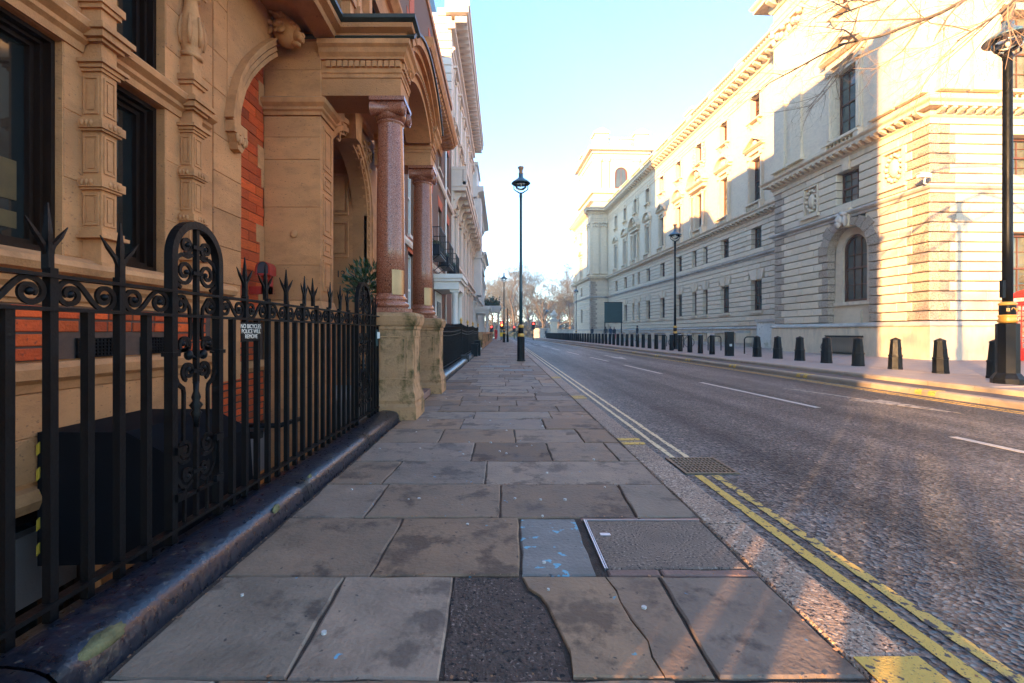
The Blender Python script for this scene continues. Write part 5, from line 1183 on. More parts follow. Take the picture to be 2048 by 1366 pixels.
mid = [2.485+.132*(i+1) for i in range(18)]; mid = [y for y in mid if y < 4.83]
endrow = [5.42, 5.545, 5.665]
trid = []
for row_ in (nearrow, mid, endrow):
    for i, y in enumerate(row_):
        if row_ is nearrow: long_ = (i % 2 == 1)
        elif row_ is mid: long_ = (i % 2 == 1)
        else: long_ = i < 2
        o = inst('bar', BARL if long_ else BARS, RL, (XR, y, 0))
        if long_: inst('trident_spike', TRI, RL, (XR, y, R.uniform(-.006, .006)), rot=(R.uniform(-.02, .02), R.uniform(-.02, .02), R.uniform(-.12, .12))); trid.append(y)
trid.sort()
allp = sorted(trid+[p for ab in panels for p in ab])
k = 0
for a, b in zip(allp[:-1], allp[1:]):
    if any(abs(a-p0) < 1e-6 for p0, _ in panels): continue
    if .1 < b-a < .3: inst('scroll', SC[k % 2], RL, (XR, (a+b)/2, 0), scale=(1, (b-a)/.264*1.0, 1)); k += 1
def scroll_panel(y0, y1):
    c = (y0+y1)/2; h = (y1-y0)/2; r = h-.012; zt = 1.645-r-.02
    P = MB(); w = .020
    P.box(XR-w, XR+w, y0-.018, y0+.018, ZB-.06, zt); P.box(XR-w, XR+w, y1-.018, y1+.018, ZB-.06, zt)
    P.strip([(c+(r-.008)*x, zt+(r-.008)*z) for x, z in arc((0, 0), 1, PI, 0, 18)], [(c+(r+.024)*x, zt+(r+.024)*z) for x, z in arc((0, 0), 1, PI, 0, 18)], XR-w, XR+w, 'd') if False else None
    ri, ro = h-.018, h+.018
    vs_in = [(c+ri*math.cos(a), zt+ri*math.sin(a)) for a in [PI-PI*i/18 for i in range(19)]]; vs_ou = [(c+ro*math.cos(a), zt+ro*math.sin(a)) for a in [PI-PI*i/18 for i in range(19)]]
    P2_ = MB(lambda a, d, z: (d, a, z)); P2_.strip(vs_in, vs_ou, XR-w, XR+w, 'd')
    P.add(P2_.v, P2_.f); fr = P.build('panel_frame', 'black_iron', RL, (XR, c, .2))
    B = MB(); B.box(XR-.011, XR+.011, c-.011, c+.011, .84, zt+ri); B.lathe([(.012, .62), (.016, .66), (.026, .69), (.016, .705), (.032, .73), (.016, .75), (.022, .77), (.013, .80), (.014, .85)], (XR, c), 10); B.box(XR-.010, XR+.010, c-.010, c+.010, ZB, .62)
    B.build('centre_bar', 'black_iron', fr, (XR, c, .6))
    def pair(name, cy, cz, r0, r1, a0, turns, tail=None):
        for s in (-1, 1):
            m = MB(); pts = [(c+s*(cy+x), cz+z) for x, z in spiral((0, 0), r1, r0, a0, turns, 26)]
            if tail: pts += [(c+s*ty, tz) for ty, tz in tail]
            m.tube([(XR, yy, z) for yy, z in pts], 1, flat=(.018, .010)); m.blob((XR, pts[0][0], pts[0][1]), .013, 7, 5)
            m.build(name, 'black_iron', fr, (XR, c+s*cy, cz))
    k = h/.175
    pair('scroll', .075*k, 1.525, .042*k, .012, PI*.9, 1.35); pair('scroll', .085*k, 1.395, .066*k, .014, PI, 1.55)
    for s in (-1, 1):
        m = MB(); m.tube([(XR, c+s*yy*k, z) for yy, z in ((.03, 1.485), (.06, 1.47), (.10, 1.478), (.135, 1.46), (.155, 1.42), (.16, 1.38), (.15, 1.34), (.11, 1.315))], 1, flat=(.018, .010)); m.build('scroll', 'black_iron', fr, (XR, c+s*.1, 1.4))
    pair('scroll', .105*k, 1.232, .042*k, .012, 0, 1.3, [(.05*k, 1.22), (.042*k, 1.12), (.045*k, 1.06)])
    pair('scroll', .088*k, 1.035, .042*k, .012, PI*.2, 1.45, [(.15*k, 1.00), (.158*k, .93)])
    pair('scroll', .058*k, .905, .046*k, .012, PI*.5, -1.45, [(.15*k, .93)] if False else None)
    for s in (-1, 1):
        m = MB(); m.tube([(XR, c+s*yy*k, z) for yy, z in ((.158, .95), (.155, .90), (.13, .85), (.095, .825), (.09, .80), (.092, .56))], 1, flat=(.018, .012)); m.build('scroll', 'black_iron', fr, (XR, c+s*.1, .8))
        m = MB(); m.blob((XR, c+s*.055*k, .985), (.02, .022, .026), 8, 6); m.tube([(XR, c, .965), (XR, c+s*.05*k, .985)], .01, 6); m.build('leaf_boss', 'black_iron', fr, (XR, c+s*.05, .98))
        m = MB(); m.box(XR-.028, XR+.028, c+s*h-.026, c+s*h+.026, .985, 1.005); m.build('collar', 'black_iron', fr, (XR, c+s*h, .99))
        for z in (.30, .52): m = MB(); m.box(XR+.016, XR+.034, c+s*(h-.03)-.03, c+s*(h-.03)+.03, z, z+.035); m.build('hinge_strap', 'black_iron', fr, (XR, c+s*h, z))
    pair('scroll', .085*k, .52, .060*k, .016, PI*.5, -1.6); pair('scroll', .062*k, .40, .036*k, .012, -PI*.5, 1.4)
    for s in (-1, 1):
        m = MB(); m.tube([(XR, c+s*yy*k, z) for yy, z in ((.145, .53), (.152, .46), (.14, .40), (.11, .355), (.07, .335), (.03, .36))], 1, flat=(.018, .010)); m.build('scroll', 'black_iron', fr, (XR, c+s*.1, .4))
        m = MB(); m.box(XR-.007, XR+.007, c+s*.085-.007, c+s*.085+.007, ZB, .34); m.build('short_bar', 'black_iron', fr, (XR, c+s*.085, .2))
    for z in (1.525, 1.395, .905, .40): m = MB(); m.box(XR-.014, XR+.014, c-.036, c+.036, z-.009, z+.009); m.build('collar', 'black_iron', fr, (XR, c, z))
    m = MB(); m.box(XR-.01, XR+.01, y0, y1, .285, .303); m.build('panel_rail', 'black_iron', fr, (XR, c, .29))
for a, b in panels: scroll_panel(a, b)
# notice hung on the bars, two little labels at the far end
SG = thing('notice_plate', 'small black notice plate reading NO BICYCLES POLICE WILL REMOVE on the railing', 'sign', (XR+.03, 2.76, 1.06))
m = MB(); m.box(XR+.022, XR+.027, 2.665, 2.870, 1.045, 1.158); m.build('plate', 'black_iron', SG)
tm = text_mesh('lettering', 'NO BICYCLES.\nPOLICE WILL\nREMOVE', .036, 'white_text', .0005, .85)
inst('lettering', tm, SG, (XR+.0285, 2.7675, 1.103), rot=(PI/2, 0, PI/2))
NT = thing('paper_notice', 'small white and blue paper notice tied to the last railing bars by the pedestal', 'notice', (XR+.03, 5.6, 1.0))
m = MB(); m.box(XR+.024, XR+.027, 5.50, 5.58, .93, 1.13); m.build('blue_paper', 'sign_green', NT); m = MB(); m.box(XR+.0285, XR+.031, 5.545, 5.66, 1.02, 1.10); m.build('white_paper', 'white_paint', NT)
m = MB(); m.box(-2.78, -2.45, 4.6, 4.66, .02, .09); m.tube([(-2.99, 5.1, .05), (-2.5, 5.1, .05), (-2.45, 5.5, .05)], .03, 6); m.build('waste_pipe', 'black_iron', A)
# second railing beyond the porch, on its own plinth
DW2 = thing('railing_plinth', 'black painted plinth under the farther railing beyond the porch', 'plinth', (-1.4, 15, 0))
plinth(DW2, 8.68, 16.9, 7); plinth(DW2, 17.1, 29, 8)
m = MB(); m.box(-1.62, -1.24, 16.85, 17.2, -.1, .24); m.build('plinth_block', 'black_gloss', DW2)
RL2 = thing('iron_railing', 'black spear railing beyond the porch in front of the brown brick house', 'railing', (XR, 15, .1))
sp = MB(); sp.box(-.012, .012, -.012, .012, .08, 1.24); sp.lathe([(.013, 1.24), (.02, 1.26), (.013, 1.275), (.022, 1.30), (.0, 1.42)], (0, 0), 6, False); SPM = sp.mesh('bar', 'black_iron')
def dip(y): t = (y-9)/7.9 if y < 17 else (y-17.2)/6.7 if y < 23.9 else (y-23.9)/5; return .13*4*(t-.5)**2-.10
y = 8.85
while y < 28.9:
    if not 16.9 < y < 17.15: inst('bar', SPM, RL2, (XR, y, dip(y)*.6))
    y += .135
for y0, y1 in ((8.75, 16.95), (17.2, 23.9), (23.9, 28.9)):
    for dz in (1.17, 1.06):
        m = MB(); n = 14; m.tube([(XR, y0+(y1-y0)*i/n, dz+dip(y0+(y1-y0)*i/n)*.6) for i in range(n+1)], 1, flat=(.03, .022)); m.build('rail', 'black_iron', RL2)
    m = MB(); m.box(XR-.02, XR+.02, y0, y1, .17, .19); m.build('rail', 'black_iron', RL2)
for y in (17.1, 20.3, 23.9, 28.9):
    m = MB(); m.box(XR-.03, XR+.03, y-.03, y+.03, .08, 1.42); o = m.build('post', 'black_iron', RL2)
    m = MB(); m.lathe([(.03, 1.42), (.05, 1.44), (.03, 1.47), (.055, 1.52), (.05, 1.56), (.0, 1.66)], (XR, y), 10); m.build('gilt_finial', 'gold_paint', o)
BXX = thing('utility_box', 'pair of small black painted utility boxes at the foot of the farther railing', 'utility box', (-1.2, 21, 0))
m = MB(); m.box(-1.40, -1.12, 20.4, 20.8, 0, .52); m.box(-1.42, -1.10, 20.38, 20.82, .52, .57); m.build('cabinet', 'black_iron', BXX); m = MB(); m.box(-1.30, -1.02, 21.0, 21.4, 0, .66); m.box(-1.32, -1.0, 20.98, 21.42, .66, .71); m.build('cabinet', 'black_iron', BXX)
# ---------------------------------------------------------------- brown brick house
T = TW(XA)
B = thing('brown_brick_house', 'brown brick town house with red brick arches, sash windows and iron balconettes', 'house', (-2.8, 18, 0))
YW = [14.0, 17.55, 20.4, 23.2]
ops = []
for y in YW:
    if y < 18.2: ops.append((y-.5, y+.5, 1.3, 3.5))
    ops += [(y-.5, y+.5, 4.0, 6.6), (y-.5, y+.5, 8.3, 10.2)]
m = MB(T); wall_open(m, 12.0, 24.9, -2.6, 13.2, 0, .3, ops); m.build('front_wall', 'brown_brick_wall', B)
m = MB(T); m.box(12.0, 24.9, .35, 6, -2.6, 13.2); m.build('rear_wall', 'dark_mortar', B)
m = MB(T); m.prism([(.5, 13.2), (6, 13.2), (3, 16.8)], 12, 24.9, 'a'); m.build('roof', 'lead_roof', B)
m = MB(T); m.box(12, 24.88, -.07, .35, 13.202, 13.5); m.build('parapet', 'carved_stone', B)
for a0, a1, z0, z1 in ops:
    put_window(B, T, 'w', (a0+a1)/2, z0+.01, a1-a0-.01, z1-z0-.02, .12, frame='white_paint')
    m = MB(T)
    for i in range(9):
        u0, u1 = a0-.1+(a1-a0+.2)*i/9, a0-.1+(a1-a0+.2)*(i+1)/9; c = (a0+a1)/2; f = 1.22
        m.prism([(c+(u0-c)*.95+.004, z1), (c+(u1-c)*.95-.004, z1), (c+(u1-c)*f-.004, z1+.42), (c+(u0-c)*f+.004, z1+.42)], -.015, .1, 'd')
    m.build('rubbed_brick_arch', 'red_rubbed_brick', B); m = MB(T); m.box(a0-.1, a1+.1, -.08, .2, z0-.1, z0-.002); m.build('sill', 'stucco', B)
for z0, z1, pr in ((3.62, 3.85, .10), (7.50, 7.80, .13)): m = MB(T); m.prism([(.1, z0), (-pr*.6, z0), (-pr, z0+.08), (-pr, z1-.06), (.1, z1)], 12.0, 24.88, 'a'); m.build('string_course', 'stucco', B)
for z0, z1 in ((10.5, 12.6),):
    for y in YW: m = MB(T); m.box(y-.35, y+.35, -.02, .1, z0, z1); m.build('brick_panel', 'red_rubbed_brick', B)
m = MB(T); m.prism([(.2, 8.9), (-.08, 8.9), (-.15, 9.15), (-.15, 9.33), (-.72, 9.35), (-.80, 9.5), (-.80, 9.66), (.2, 9.75)], 13.2, 20.3, 'a'); m.build('bay_cornice', 'carved_stone', B)
bmo = MB(lambda a, d, z: (-2.8-d, a, z)); bmo.prism([(-.68, 0), (-.64, -.09), (-.3, -.18), (.0, -.18), (.0, 0)], -.09, .09, 'a'); BMO = bmo.mesh('modillion', 'carved_stone')
for i in range(24): inst('modillion', BMO, B, (0, 13.4+i*.295, 9.33))
m = MB(T); m.prism([(.2, 9.76), (-.3, 9.76), (.2, 10.1)], 13.2, 20.3, 'a'); m.build('cornice_lead', 'lead_roof', B)
# balconettes with planters
for i, y in enumerate(YW[1:]):
    m = MB(); X0, X1, y0, y1, zb, zt = -2.78, -2.28, y-.85, y+.85, 3.93, 4.98
    m.box(X0, X1, y0, y1, zb, zb+.03)
    for xx, ya, yb in ((X1-.02, y0, y1),):
        m.box(xx, xx+.02, ya, yb, zt-.03, zt); m.box(xx, xx+.02, ya, yb, zb+.12, zb+.14)
    for ya in (y0, y1-.02): m.box(X0, X1-.02, ya, ya+.02, zt-.03, zt)
    n = 14
    for j in range(n+1): yy = y0+.008+(y1-y0-.016)*j/n; m.box(X1-.016, X1-.006, yy-.006, yy+.006, zb+.03, zt-.03)
    for j in range(5):
        xx = X0+.05+.1*j
        for ya in (y0+.008, y1-.008): m.box(xx-.006, xx+.006, ya-.006, ya+.006, zb+.03, zt-.03)
    for s in (y0, y1): m.tube([(X0, s, zb-.35), (X0+.2, s, zb-.2), (X1-.05, s, zb)], .015, 5)
    m.build('balconette', 'black_iron', B, (X1, y, zb))
    lab = ['nearest black planter box of small shrubs on an iron balconette', 'middle black planter box of small shrubs on an iron balconette', 'farthest black planter box of small shrubs on an iron balconette'][i]
    P = thing('planter_box', lab, 'planter', (-2.5, y, zb+.03), 'planters on the iron balconettes')
    q = MB(); q.box(-2.66, -2.36, y-.6, y+.6, zb+.031, zb+.42); q.box(-2.68, -2.34, y-.62, y+.62, zb+.42, zb+.45); q.build('box', 'dark_cloth', P)
    q = MB(); rr = random.Random(i)
    for _ in range(240):
        c = Vector((-2.51+rr.uniform(-.15, .15), y+rr.uniform(-.58, .58), zb+.46+abs(rr.gauss(0, .09)))); u = Vector((rr.uniform(-1, 1), rr.uniform(-1, 1), rr.uniform(0, 1))).normalized()*.06; v = u.orthogonal().normalized()*.025
        q.add([tuple(c-u), tuple(c+v), tuple(c+u), tuple(c-v)], [(0, 1, 2, 3)])
    q.build('foliage', 'leaf_green', P)['kind'] = 'stuff'
# white portico
def portico(owner, y0, y1, X, mat, top, zc=2.9):
    for y in (y0+.28, y1-.28):
        m = MB(); m.box(X-.2, X+.2, y-.2, y+.2, 0, .3); m.lathe([(.17, .3), (.17, .36), (.145, .40), (.145, .8), (.125, zc-.2), (.15, zc-.17), (.16, zc-.1)], (X, y), 18); m.box(X-.19, X+.19, y-.19, y+.19, zc-.1, zc); m.build('portico_column', mat, owner)
    m = MB(); m.box(-2.8, X+.2, y0, y1, zc, zc+.32); m.build('portico_beam', mat, owner); m = MB(); m.box(-2.8, X+.30, y0-.1, y1+.1, zc+.322, zc+.44); m.box(-2.8, X+.36, y0-.16, y1+.16, zc+.44, top); m.build('portico_cornice', mat, owner)
portico(B, 18.6, 21.1, -1.98, 'white_paint', 3.46, 2.85)
m = MB(T); m.box(18.9, 20.8, -.02, .1, .0, 2.8); m.build('doorway', 'white_paint', B); m = MB(T); m.box(19.3, 20.4, -.05, -.02, .0, 2.4); m.build('door', 'black_gloss', B)
m = MB(T); m.tube([(16.4, -.06, 0), (16.4, -.06, 3.5)], .05, 8); m.tube([(22.0, -.06, 0), (22.0, -.06, 12)], .05, 8); m.build('drainpipe', 'white_paint', B)
# ---------------------------------------------------------------- stucco terraces
def terrace(owner, y0, y1, top, floors, pitch, mat, corn, first=None, wmat='white_paint', surround=True):
    n = int(round((y1-y0)/pitch)); ph = (y1-y0)/n; ops = []
    for i in range(n):
        c = y0+ph*(i+.5)
        for z0, z1, w in floors: ops.append((c-w/2, c+w/2, z0, z1))
    m = MB(T); wall_open(m, y0, y1, -.3, top, 0, .3, ops); m.build('front_wall', mat, owner); m = MB(T); m.box(y0, y1, .34, 8, -.3, top); m.build('rear_wall', mat, owner)
    for a0, a1, z0, z1 in ops:
        put_window(owner, T, 'w', (a0+a1)/2, z0+.01, a1-a0-.01, z1-z0-.02, .16, frame=wmat)
        if surround:
            k = ('sur', round(a1-a0, 2), round(z1-z0, 2), mat)
            if k not in WIN:
                w = a1-a0; h = z1-z0; q = MB(lambda a, d, z: (-d, a, z))
                for s in (-1, 1): q.box(s*w/2 if s > 0 else -w/2-.18, w/2+.18 if s > 0 else -w/2, -.07, .02, -.05, h+.02); q.prism([(.02, h+.0), (-.10, h+.08), (-.20, h+.36), (.02, h+.36)], s*(w/2+.09)-.07, s*(w/2+.09)+.07, 'a')
                q.box(-w/2-.3, w/2+.3, -.26, .02, h+.362, h+.48); q.box(-w/2-.22, w/2+.22, -.1, .02, h+.14, h+.36); q.box(-w/2-.25, w/2+.25, -.12, .02, -.16, -.052); WIN[k] = q.mesh('window_surround', mat)
            inst('window_surround', WIN[k], owner, T((a0+a1)/2, 0, z0))
    for z0, z1, pr in corn: m = MB(T); m.prism([(.1, z0), (-pr*.35, z0), (-pr*.5, z0+(z1-z0)*.4), (-pr, z0+(z1-z0)*.55), (-pr, z1), (.1, z1)], y0, y1, 'a'); m.build('cornice', mat, owner)
    return [y0+ph*(i+.5) for i in range(n)], ph
Cb = thing('stucco_terrace', 'tall pale stucco terrace with long stone balcony on scroll brackets', 'building', (-2.8, 34, 0))
cs, ph = terrace(Cb, 24.92, 43, 18.6, [(1.2, 4.0, 1.3), (5.2, 7.9, 1.2), (10.3, 12.4, 1.1), (13.3, 15.6, 1.05)], 3.0, 'stucco', [(4.6, 4.95, .3), (12.75, 12.95, .18), (16.4, 16.7, .2)])
m = MB(T); m.box(24.7, 43.2, -.22, .2, 17.6, 18.0); m.box(24.6, 43.3, -.95, .3, 18.4, 18.75); m.box(24.6, 43.3, -1.02, .3, 18.75, 19.1); m.build('top_cornice', 'stucco', Cb)
mc = MB(lambda a, d, z: (-2.8-d, a, z)); mc.box(-.14, .14, -.85, -.2, 18.02, 18.398); MC = mc.mesh('cornice_bracket', 'stucco')
for i in range(30): inst('cornice_bracket', MC, Cb, (0, 25+.62*i, 0))
m = MB(T); m.box(24.92, 43, 2.2, 8, 18.6, 25.3); m.build('attic', 'lead_roof', Cb)
for k in range(13):
    m = MB(lambda a, d, z: (a, 24.90+d, z)); w = 1.0 if k % 2 else .75; m.cbox(-2.80-w, -2.785, -.05, .1, 13.0+k*.45, 13.0+k*.45+.41, .02); m.build('quoin', 'stucco', Cb)
for k in range(24): m = MB(T); w = .7 if k % 2 else .5; m.cbox(24.93, 24.93+w, -.05, .1, 5.1+k*.45, 5.1+k*.45+.43, .02); m.build('quoin', 'stucco', Cb)
m = MB(T); m.box(24.9, 42.5, -.82, .05, 8.85, 9.08); m.box(24.86, 42.5, -.88, .05, 9.08, 9.16); m.build('balcony_slab', 'stucco', Cb)
m = MB(T); m.box(24.9, 42.5, -.80, -.66, 9.162, 9.35); m.box(24.88, 42.5, -.83, -.63, 10.0, 10.15); m.box(24.9, 25.04, -.66, .02, 9.162, 10.0); m.box(24.88, 25.06, -.63, .02, 10.0, 10.15)
m.build('balcony_rail', 'stucco', Cb)
m = MB()
for i in range(52): m.lathe([(.06, 9.35), (.04, 9.42), (.09, 9.6), (.04, 9.85), (.06, 10.0)], (XA+.73, 25.3+.33*i), 6)
m.build('balcony_balusters', 'stucco', Cb)['kind'] = 'stuff'
for i in range(6): m = MB(T); m.box(24.9+3.5*i, 25.35+3.5*i, -.84, -.62, 9.165, 10.18); m.build('balcony_pier', 'stucco', Cb)
br = MB(lambda a, d, z: (-2.8-d, a, z)); br.prism([(.0, 0), (-.72, 0), (-.78, -.10), (-.74, -.24), (-.60, -.28), (-.50, -.22), (-.36, -.34), (-.26, -.55), (-.24, -.85), (-.12, -.98), (0, -.95)], -.13, .13, 'a')
for s in (-.14, .14): br.tube([(x, s, z) for x, z in spiral((-.63, -.14), .12, .03, 0, 1.5, 16)], .03, 5); br.T = lambda a, d, z: (a, d, z)
br2 = MB(lambda a, d, z: (-2.8-d, a, z)); br2.prism([(.0, 0), (-.72, 0), (-.78, -.10), (-.74, -.24), (-.60, -.28), (-.50, -.22), (-.36, -.34), (-.26, -.55), (-.24, -.85), (-.12, -.98), (0, -.95)], -.13, .13, 'a'); br2.T = IDT
for s in (-.135, .135): br2.tube([(-2.8+x, s, z) for x, z in spiral((.63, -.14), .12, .03, 0, 1.5, 16)], .03, 5)
BRK = br2.mesh('scroll_bracket', 'stucco')
for i in range(12): inst('scroll_bracket', BRK, Cb, (0, 25.35+1.52*i, 8.848))
for i in range(7): m = MB(T); y = 24.98+3.0*i; m.box(y-.22 if i else y, y+.22, -.10, .02, 5.0, 8.4); m.box(y-.28 if i else y, y+.28, -.16, .02, 8.4, 8.84); m.build('pilaster', 'stucco', Cb)
Db = thing('pale_stucco_house', 'pale grey stucco house with heavy cornice beyond the long balcony', 'building', (-2.8, 52, 0))
terrace(Db, 43.02, 60, 15.0, [(1.2, 3.6, 1.2), (5.0, 7.6, 1.2), (8.8, 10.8, 1.1), (11.6, 13.2, 1.0)], 2.83, 'cool_stucco', [(4.3, 4.6, .35), (8.2, 8.45, .5), (11.1, 11.3, .3), (13.9, 14.9, 1.0)])
m = MB(T); m.box(43.5, 48, -.35, .1, 15.0, 17.0); m.box(43.3, 48.2, -.5, .1, 17.0, 17.3); m.build('attic', 'cool_stucco', Db)
m = MB(T); m.box(43.3, 46.0, -.75, .02, 4.62, 13.8); m.box(43.2, 46.1, -.85, .02, 8.1, 8.4); m.build('projecting_bay', 'cool_stucco', Db)
portico(Db, 46.5, 49.5, -1.6, 'cool_stucco', 3.7, 3.0)
Eb = thing('grey_stucco_house', 'last grey stucco house of the row with columned porch and plants above it', 'building', (-2.8, 66, 0))
terrace(Eb, 60.02, 71, 11.8, [(1.2, 3.6, 1.2), (5.0, 7.4, 1.2), (8.6, 10.4, 1.1)], 2.75, 'cool_stucco', [(4.3, 4.6, .35), (7.9, 8.1, .3), (11.0, 11.7, .7)])
portico(Eb, 60.8, 64.4, -.55, 'cool_stucco', 4.6, 3.8)
m = MB(); rr = random.Random(2)
for _ in range(500):
    c = Vector((rr.uniform(-2.4, -.4), rr.uniform(61, 64.2), 4.6+abs(rr.gauss(0, .5)))); u = Vector((rr.uniform(-1, 1), rr.uniform(-1, 1), rr.uniform(-1, 1))).normalized()*.2; v = u.orthogonal().normalized()*.1
    m.add([tuple(c-u), tuple(c+v), tuple(c+u), tuple(c-v)], [(0, 1, 2, 3)])
SH = m.build('shrubbery', 'leaf_green', None, (-1.4, 62.6, 4.6)); tag(SH, 'dark green shrubs growing on top of the far columned porch', 'shrubs', kind='stuff')
LW = thing('front_garden_wall', 'low weathered stone balustrade wall in front of the far stucco houses', 'wall', (-1.45, 44, 0))
m = MB(); m.box(-1.62, -1.30, 29.2, 60, -.1, .28); m.build('wall_base', 'mossy_stone', LW); m = MB(); m.box(-1.66, -1.26, 29.2, 60, .95, 1.10); m.build('wall_coping', 'mossy_stone', LW)
for i in range(10): m = MB(); y = 29.2+3.42*i-(.1 if i == 9 else 0); m.box(-1.64, -1.28, y, y+.5 if i < 9 else 60, .281, .948) if y < 59.9 else None; (m.build('wall_pier', 'mossy_stone', LW) if m.v else None)
m = MB()
for i in range(90): m.box(-1.55, -1.38, 29.8+.333*i, 29.98+.333*i, .28, .95)
m.build('wall_balusters', 'mossy_stone', LW)['kind'] = 'stuff'

# added fence, unseen behind the camera: gaps set to cut low sun into slits
FN = thing('added_slit_fence', 'unseen board fence added behind the camera, its uneven gaps shaping the sun streaks', 'fence', (-1.6, -1.3, 0))
y = -.42; rf = random.Random(6); gaps = [.06, .04, .11, .05, .26, .10, .32, .05]
for gp in gaps:
    w = rf.uniform(.10, .17); m = MB(); m.box(-1.615, -1.59, y-w, y, 0, rf.uniform(1.52, 1.6)); m.build('board', 'dark_wood', FN); y -= w+gp
for z in (.25, 1.3): m = MB(); m.box(-1.65, -1.617, y, -.42, z, z+.07); m.build('fence_rail', 'dark_wood', FN)
# ================================================================= street lamps
def lamp(name, label, x, y, z0, heavy, post_mat, group='tall street lamps', H=7.35):
    L = thing(name, label, 'street lamp', (x, y, z0), group)
    if heavy:
        m = MB(); o8 = lambda r, z: (r/math.cos(PI/8), z0+z)
        m.lathe([o8(.225, 0), o8(.225, .10), o8(.175, .19), o8(.158, .21), o8(.158, 1.17), o8(.10, 1.19)], (x, y), 8, False, PI/8+.22); b = m.build('base', 'black_iron', L)
        a = -PI/2-.12-.0; dr = Vector((math.cos(a), math.sin(a), 0))
        m = MB(); m.lathe([(.09, z0+1.18), (.135, z0+1.20), (.15, z0+1.24), (.12, z0+1.28), (.135, z0+1.31), (.14, z0+1.335), (.115, z0+1.35)], (x, y), 24); m.lathe([(.115, z0+1.53), (.135, z0+1.54), (.135, z0+1.565), (.10, z0+1.60)], (x, y), 24); m.build('gilt_collar', 'gold_paint', L)
        m = MB(); m.lathe([(.118, z0+1.345), (.122, z0+1.36), (.122, z0+1.52), (.118, z0+1.535)], (x, y), 24); bb_ = m.build('band', 'black_iron', L)
        for k, ang in enumerate((-2.35, -1.75, -1.15)):
            c = Vector((x+.126*math.cos(ang), y+.126*math.sin(ang), z0+1.44)); t = Vector((-math.sin(ang), math.cos(ang), 0)); m = MB()
            if k == 1:
                for s in (-1, 1): m.tube([tuple(c+t*(s*(.018+.016*math.cos(u)))+Vector((0, 0, .045*math.sin(u*.5+.2)))) for u in [i*.6 for i in range(11)]], .006, 5)
            else:
                for s in (-.022, .022): m.tube([tuple(c+t*s+Vector((0, 0, -.03))), tuple(c+t*(s*.2)+Vector((0, 0, .03)))], .005, 4); m.tube([tuple(c+t*s+Vector((0, 0, .03))), tuple(c+t*(s*.2)+Vector((0, 0, -.03)))], .005, 4)
            m.build('gilt_emblem', 'gold_paint', bb_)
        m = MB(); m.lathe([(.078, z0+1.58), (.078, z0+3.0), (.072, z0+6.35), (.080, z0+6.36), (.080, z0+6.42), (.05, z0+6.5)], (x, y), 20); m.tube([(x-.11, y-.02, z0+1.7), (x-.11, y-.02, z0+1.95)], .028, 8); m.build('post', post_mat, L)
        m = MB(); m.box(x-.15, x-.09, y-.05, y+.01, z0+1.68, z0+2.02); m.build('control_box', 'black_iron', L)
    else:
        m = MB(); m.lathe([(.165, z0), (.165, z0+.04), (.15, z0+.05), (.15, z0+.88), (.12, z0+.93)], (x, y), 8, False, PI/8); m.build('base', 'black_iron', L)
        m = MB(); m.lathe([(.11, z0+.92), (.13, z0+.95), (.13, z0+.99), (.10, z0+1.03), (.10, z0+1.05)], (x, y), 16); m.lathe([(.095, z0+1.26), (.115, z0+1.29), (.115, z0+1.33), (.07, z0+1.38)], (x, y), 16); m.build('gilt_collar', 'gold_paint', L)
        m = MB(); m.lathe([(.098, z0+1.05), (.102, z0+1.15), (.095, z0+1.26)], (x, y), 16); m.build('band', 'black_iron', L)
        m = MB(); m.lathe([(.068, z0+1.36), (.064, z0+2.6), (.07, z0+2.62), (.062, z0+2.66), (.06, z0+3.6), (.068, z0+3.63), (.058, z0+3.67), (.050, z0+6.2), (.062, z0+6.22), (.062, z0+6.3), (.04, z0+6.4)], (x, y), 16); m.build('post', post_mat, L)
    zt = z0+6.35
    m = MB()
    for s in (-1, 1): m.tube([(x, y, zt), (x+s*.10, y, zt+.06), (x+s*.26, y, zt+.16), (x+s*.27, y, zt+.42)], [.028, .026, .02, .018], 6)
    m.build('yoke', 'black_iron', L)
    m = MB(); m.lathe([(.30, zt+.41), (.355, zt+.38), (.365, zt+.395), (.33, zt+.44), (.20, zt+.53), (.11, zt+.60), (.09, zt+.64), (.085, zt+.74), (.0, zt+.74)], (x, y), 24); m.build('shade', 'lamp_blue', L)
    m = MB(); m.lathe([(.0, zt+.13), (.10, zt+.145), (.19, zt+.21), (.235, zt+.31), (.24, zt+.40)], (x, y), 20); m.build('glass_bowl', 'clear_glass', L)
    m = MB(); m.lathe([(.0, zt+.24), (.03, zt+.26), (.035, zt+.32), (.02, zt+.39), (.0, zt+.40)], (x, y), 10); m.build('bulb', 'white_paint', L)
    m = MB(); m.lathe([(.085, zt+.74), (.10, zt+.77), (.07, zt+.80), (.075, zt+.90), (.11, zt+.97), (.115, zt+1.02), (.0, zt+1.02)], (x, y), 16); m.build('chimney', 'terracotta', L)
    return L
lamp('street_lamp', 'tall teal street lamp standing on the flagstones at the near kerb', .70, 17.3, 0, False, 'lamp_green')
lamp('street_lamp', 'thin far street lamp at the end of the near pavement by the yellow sign', .16, 48, 0, False, 'lamp_green')
lamp('street_lamp', 'heavy black street lamp with gilded band beside the red phone box', 9.9, 8.92, .09, True, 'black_iron')
lamp('street_lamp', 'black street lamp among the bollards in front of the long range', 10.2, 26.9, .09, False, 'black_iron')
lamp('street_lamp', 'distant street lamp in front of the far pavilion', 10.2, 63, .0, False, 'lamp_green')
PST = thing('plain_post', 'short dark plain post next to the far street lamp', 'post', (.55, 49, 0)); m = MB(); m.lathe([(.12, 0), (.12, .8), (.06, .9), (.05, 3.6), (.0, 3.65)], (.55, 49), 12); m.build('post', 'black_iron', PST)
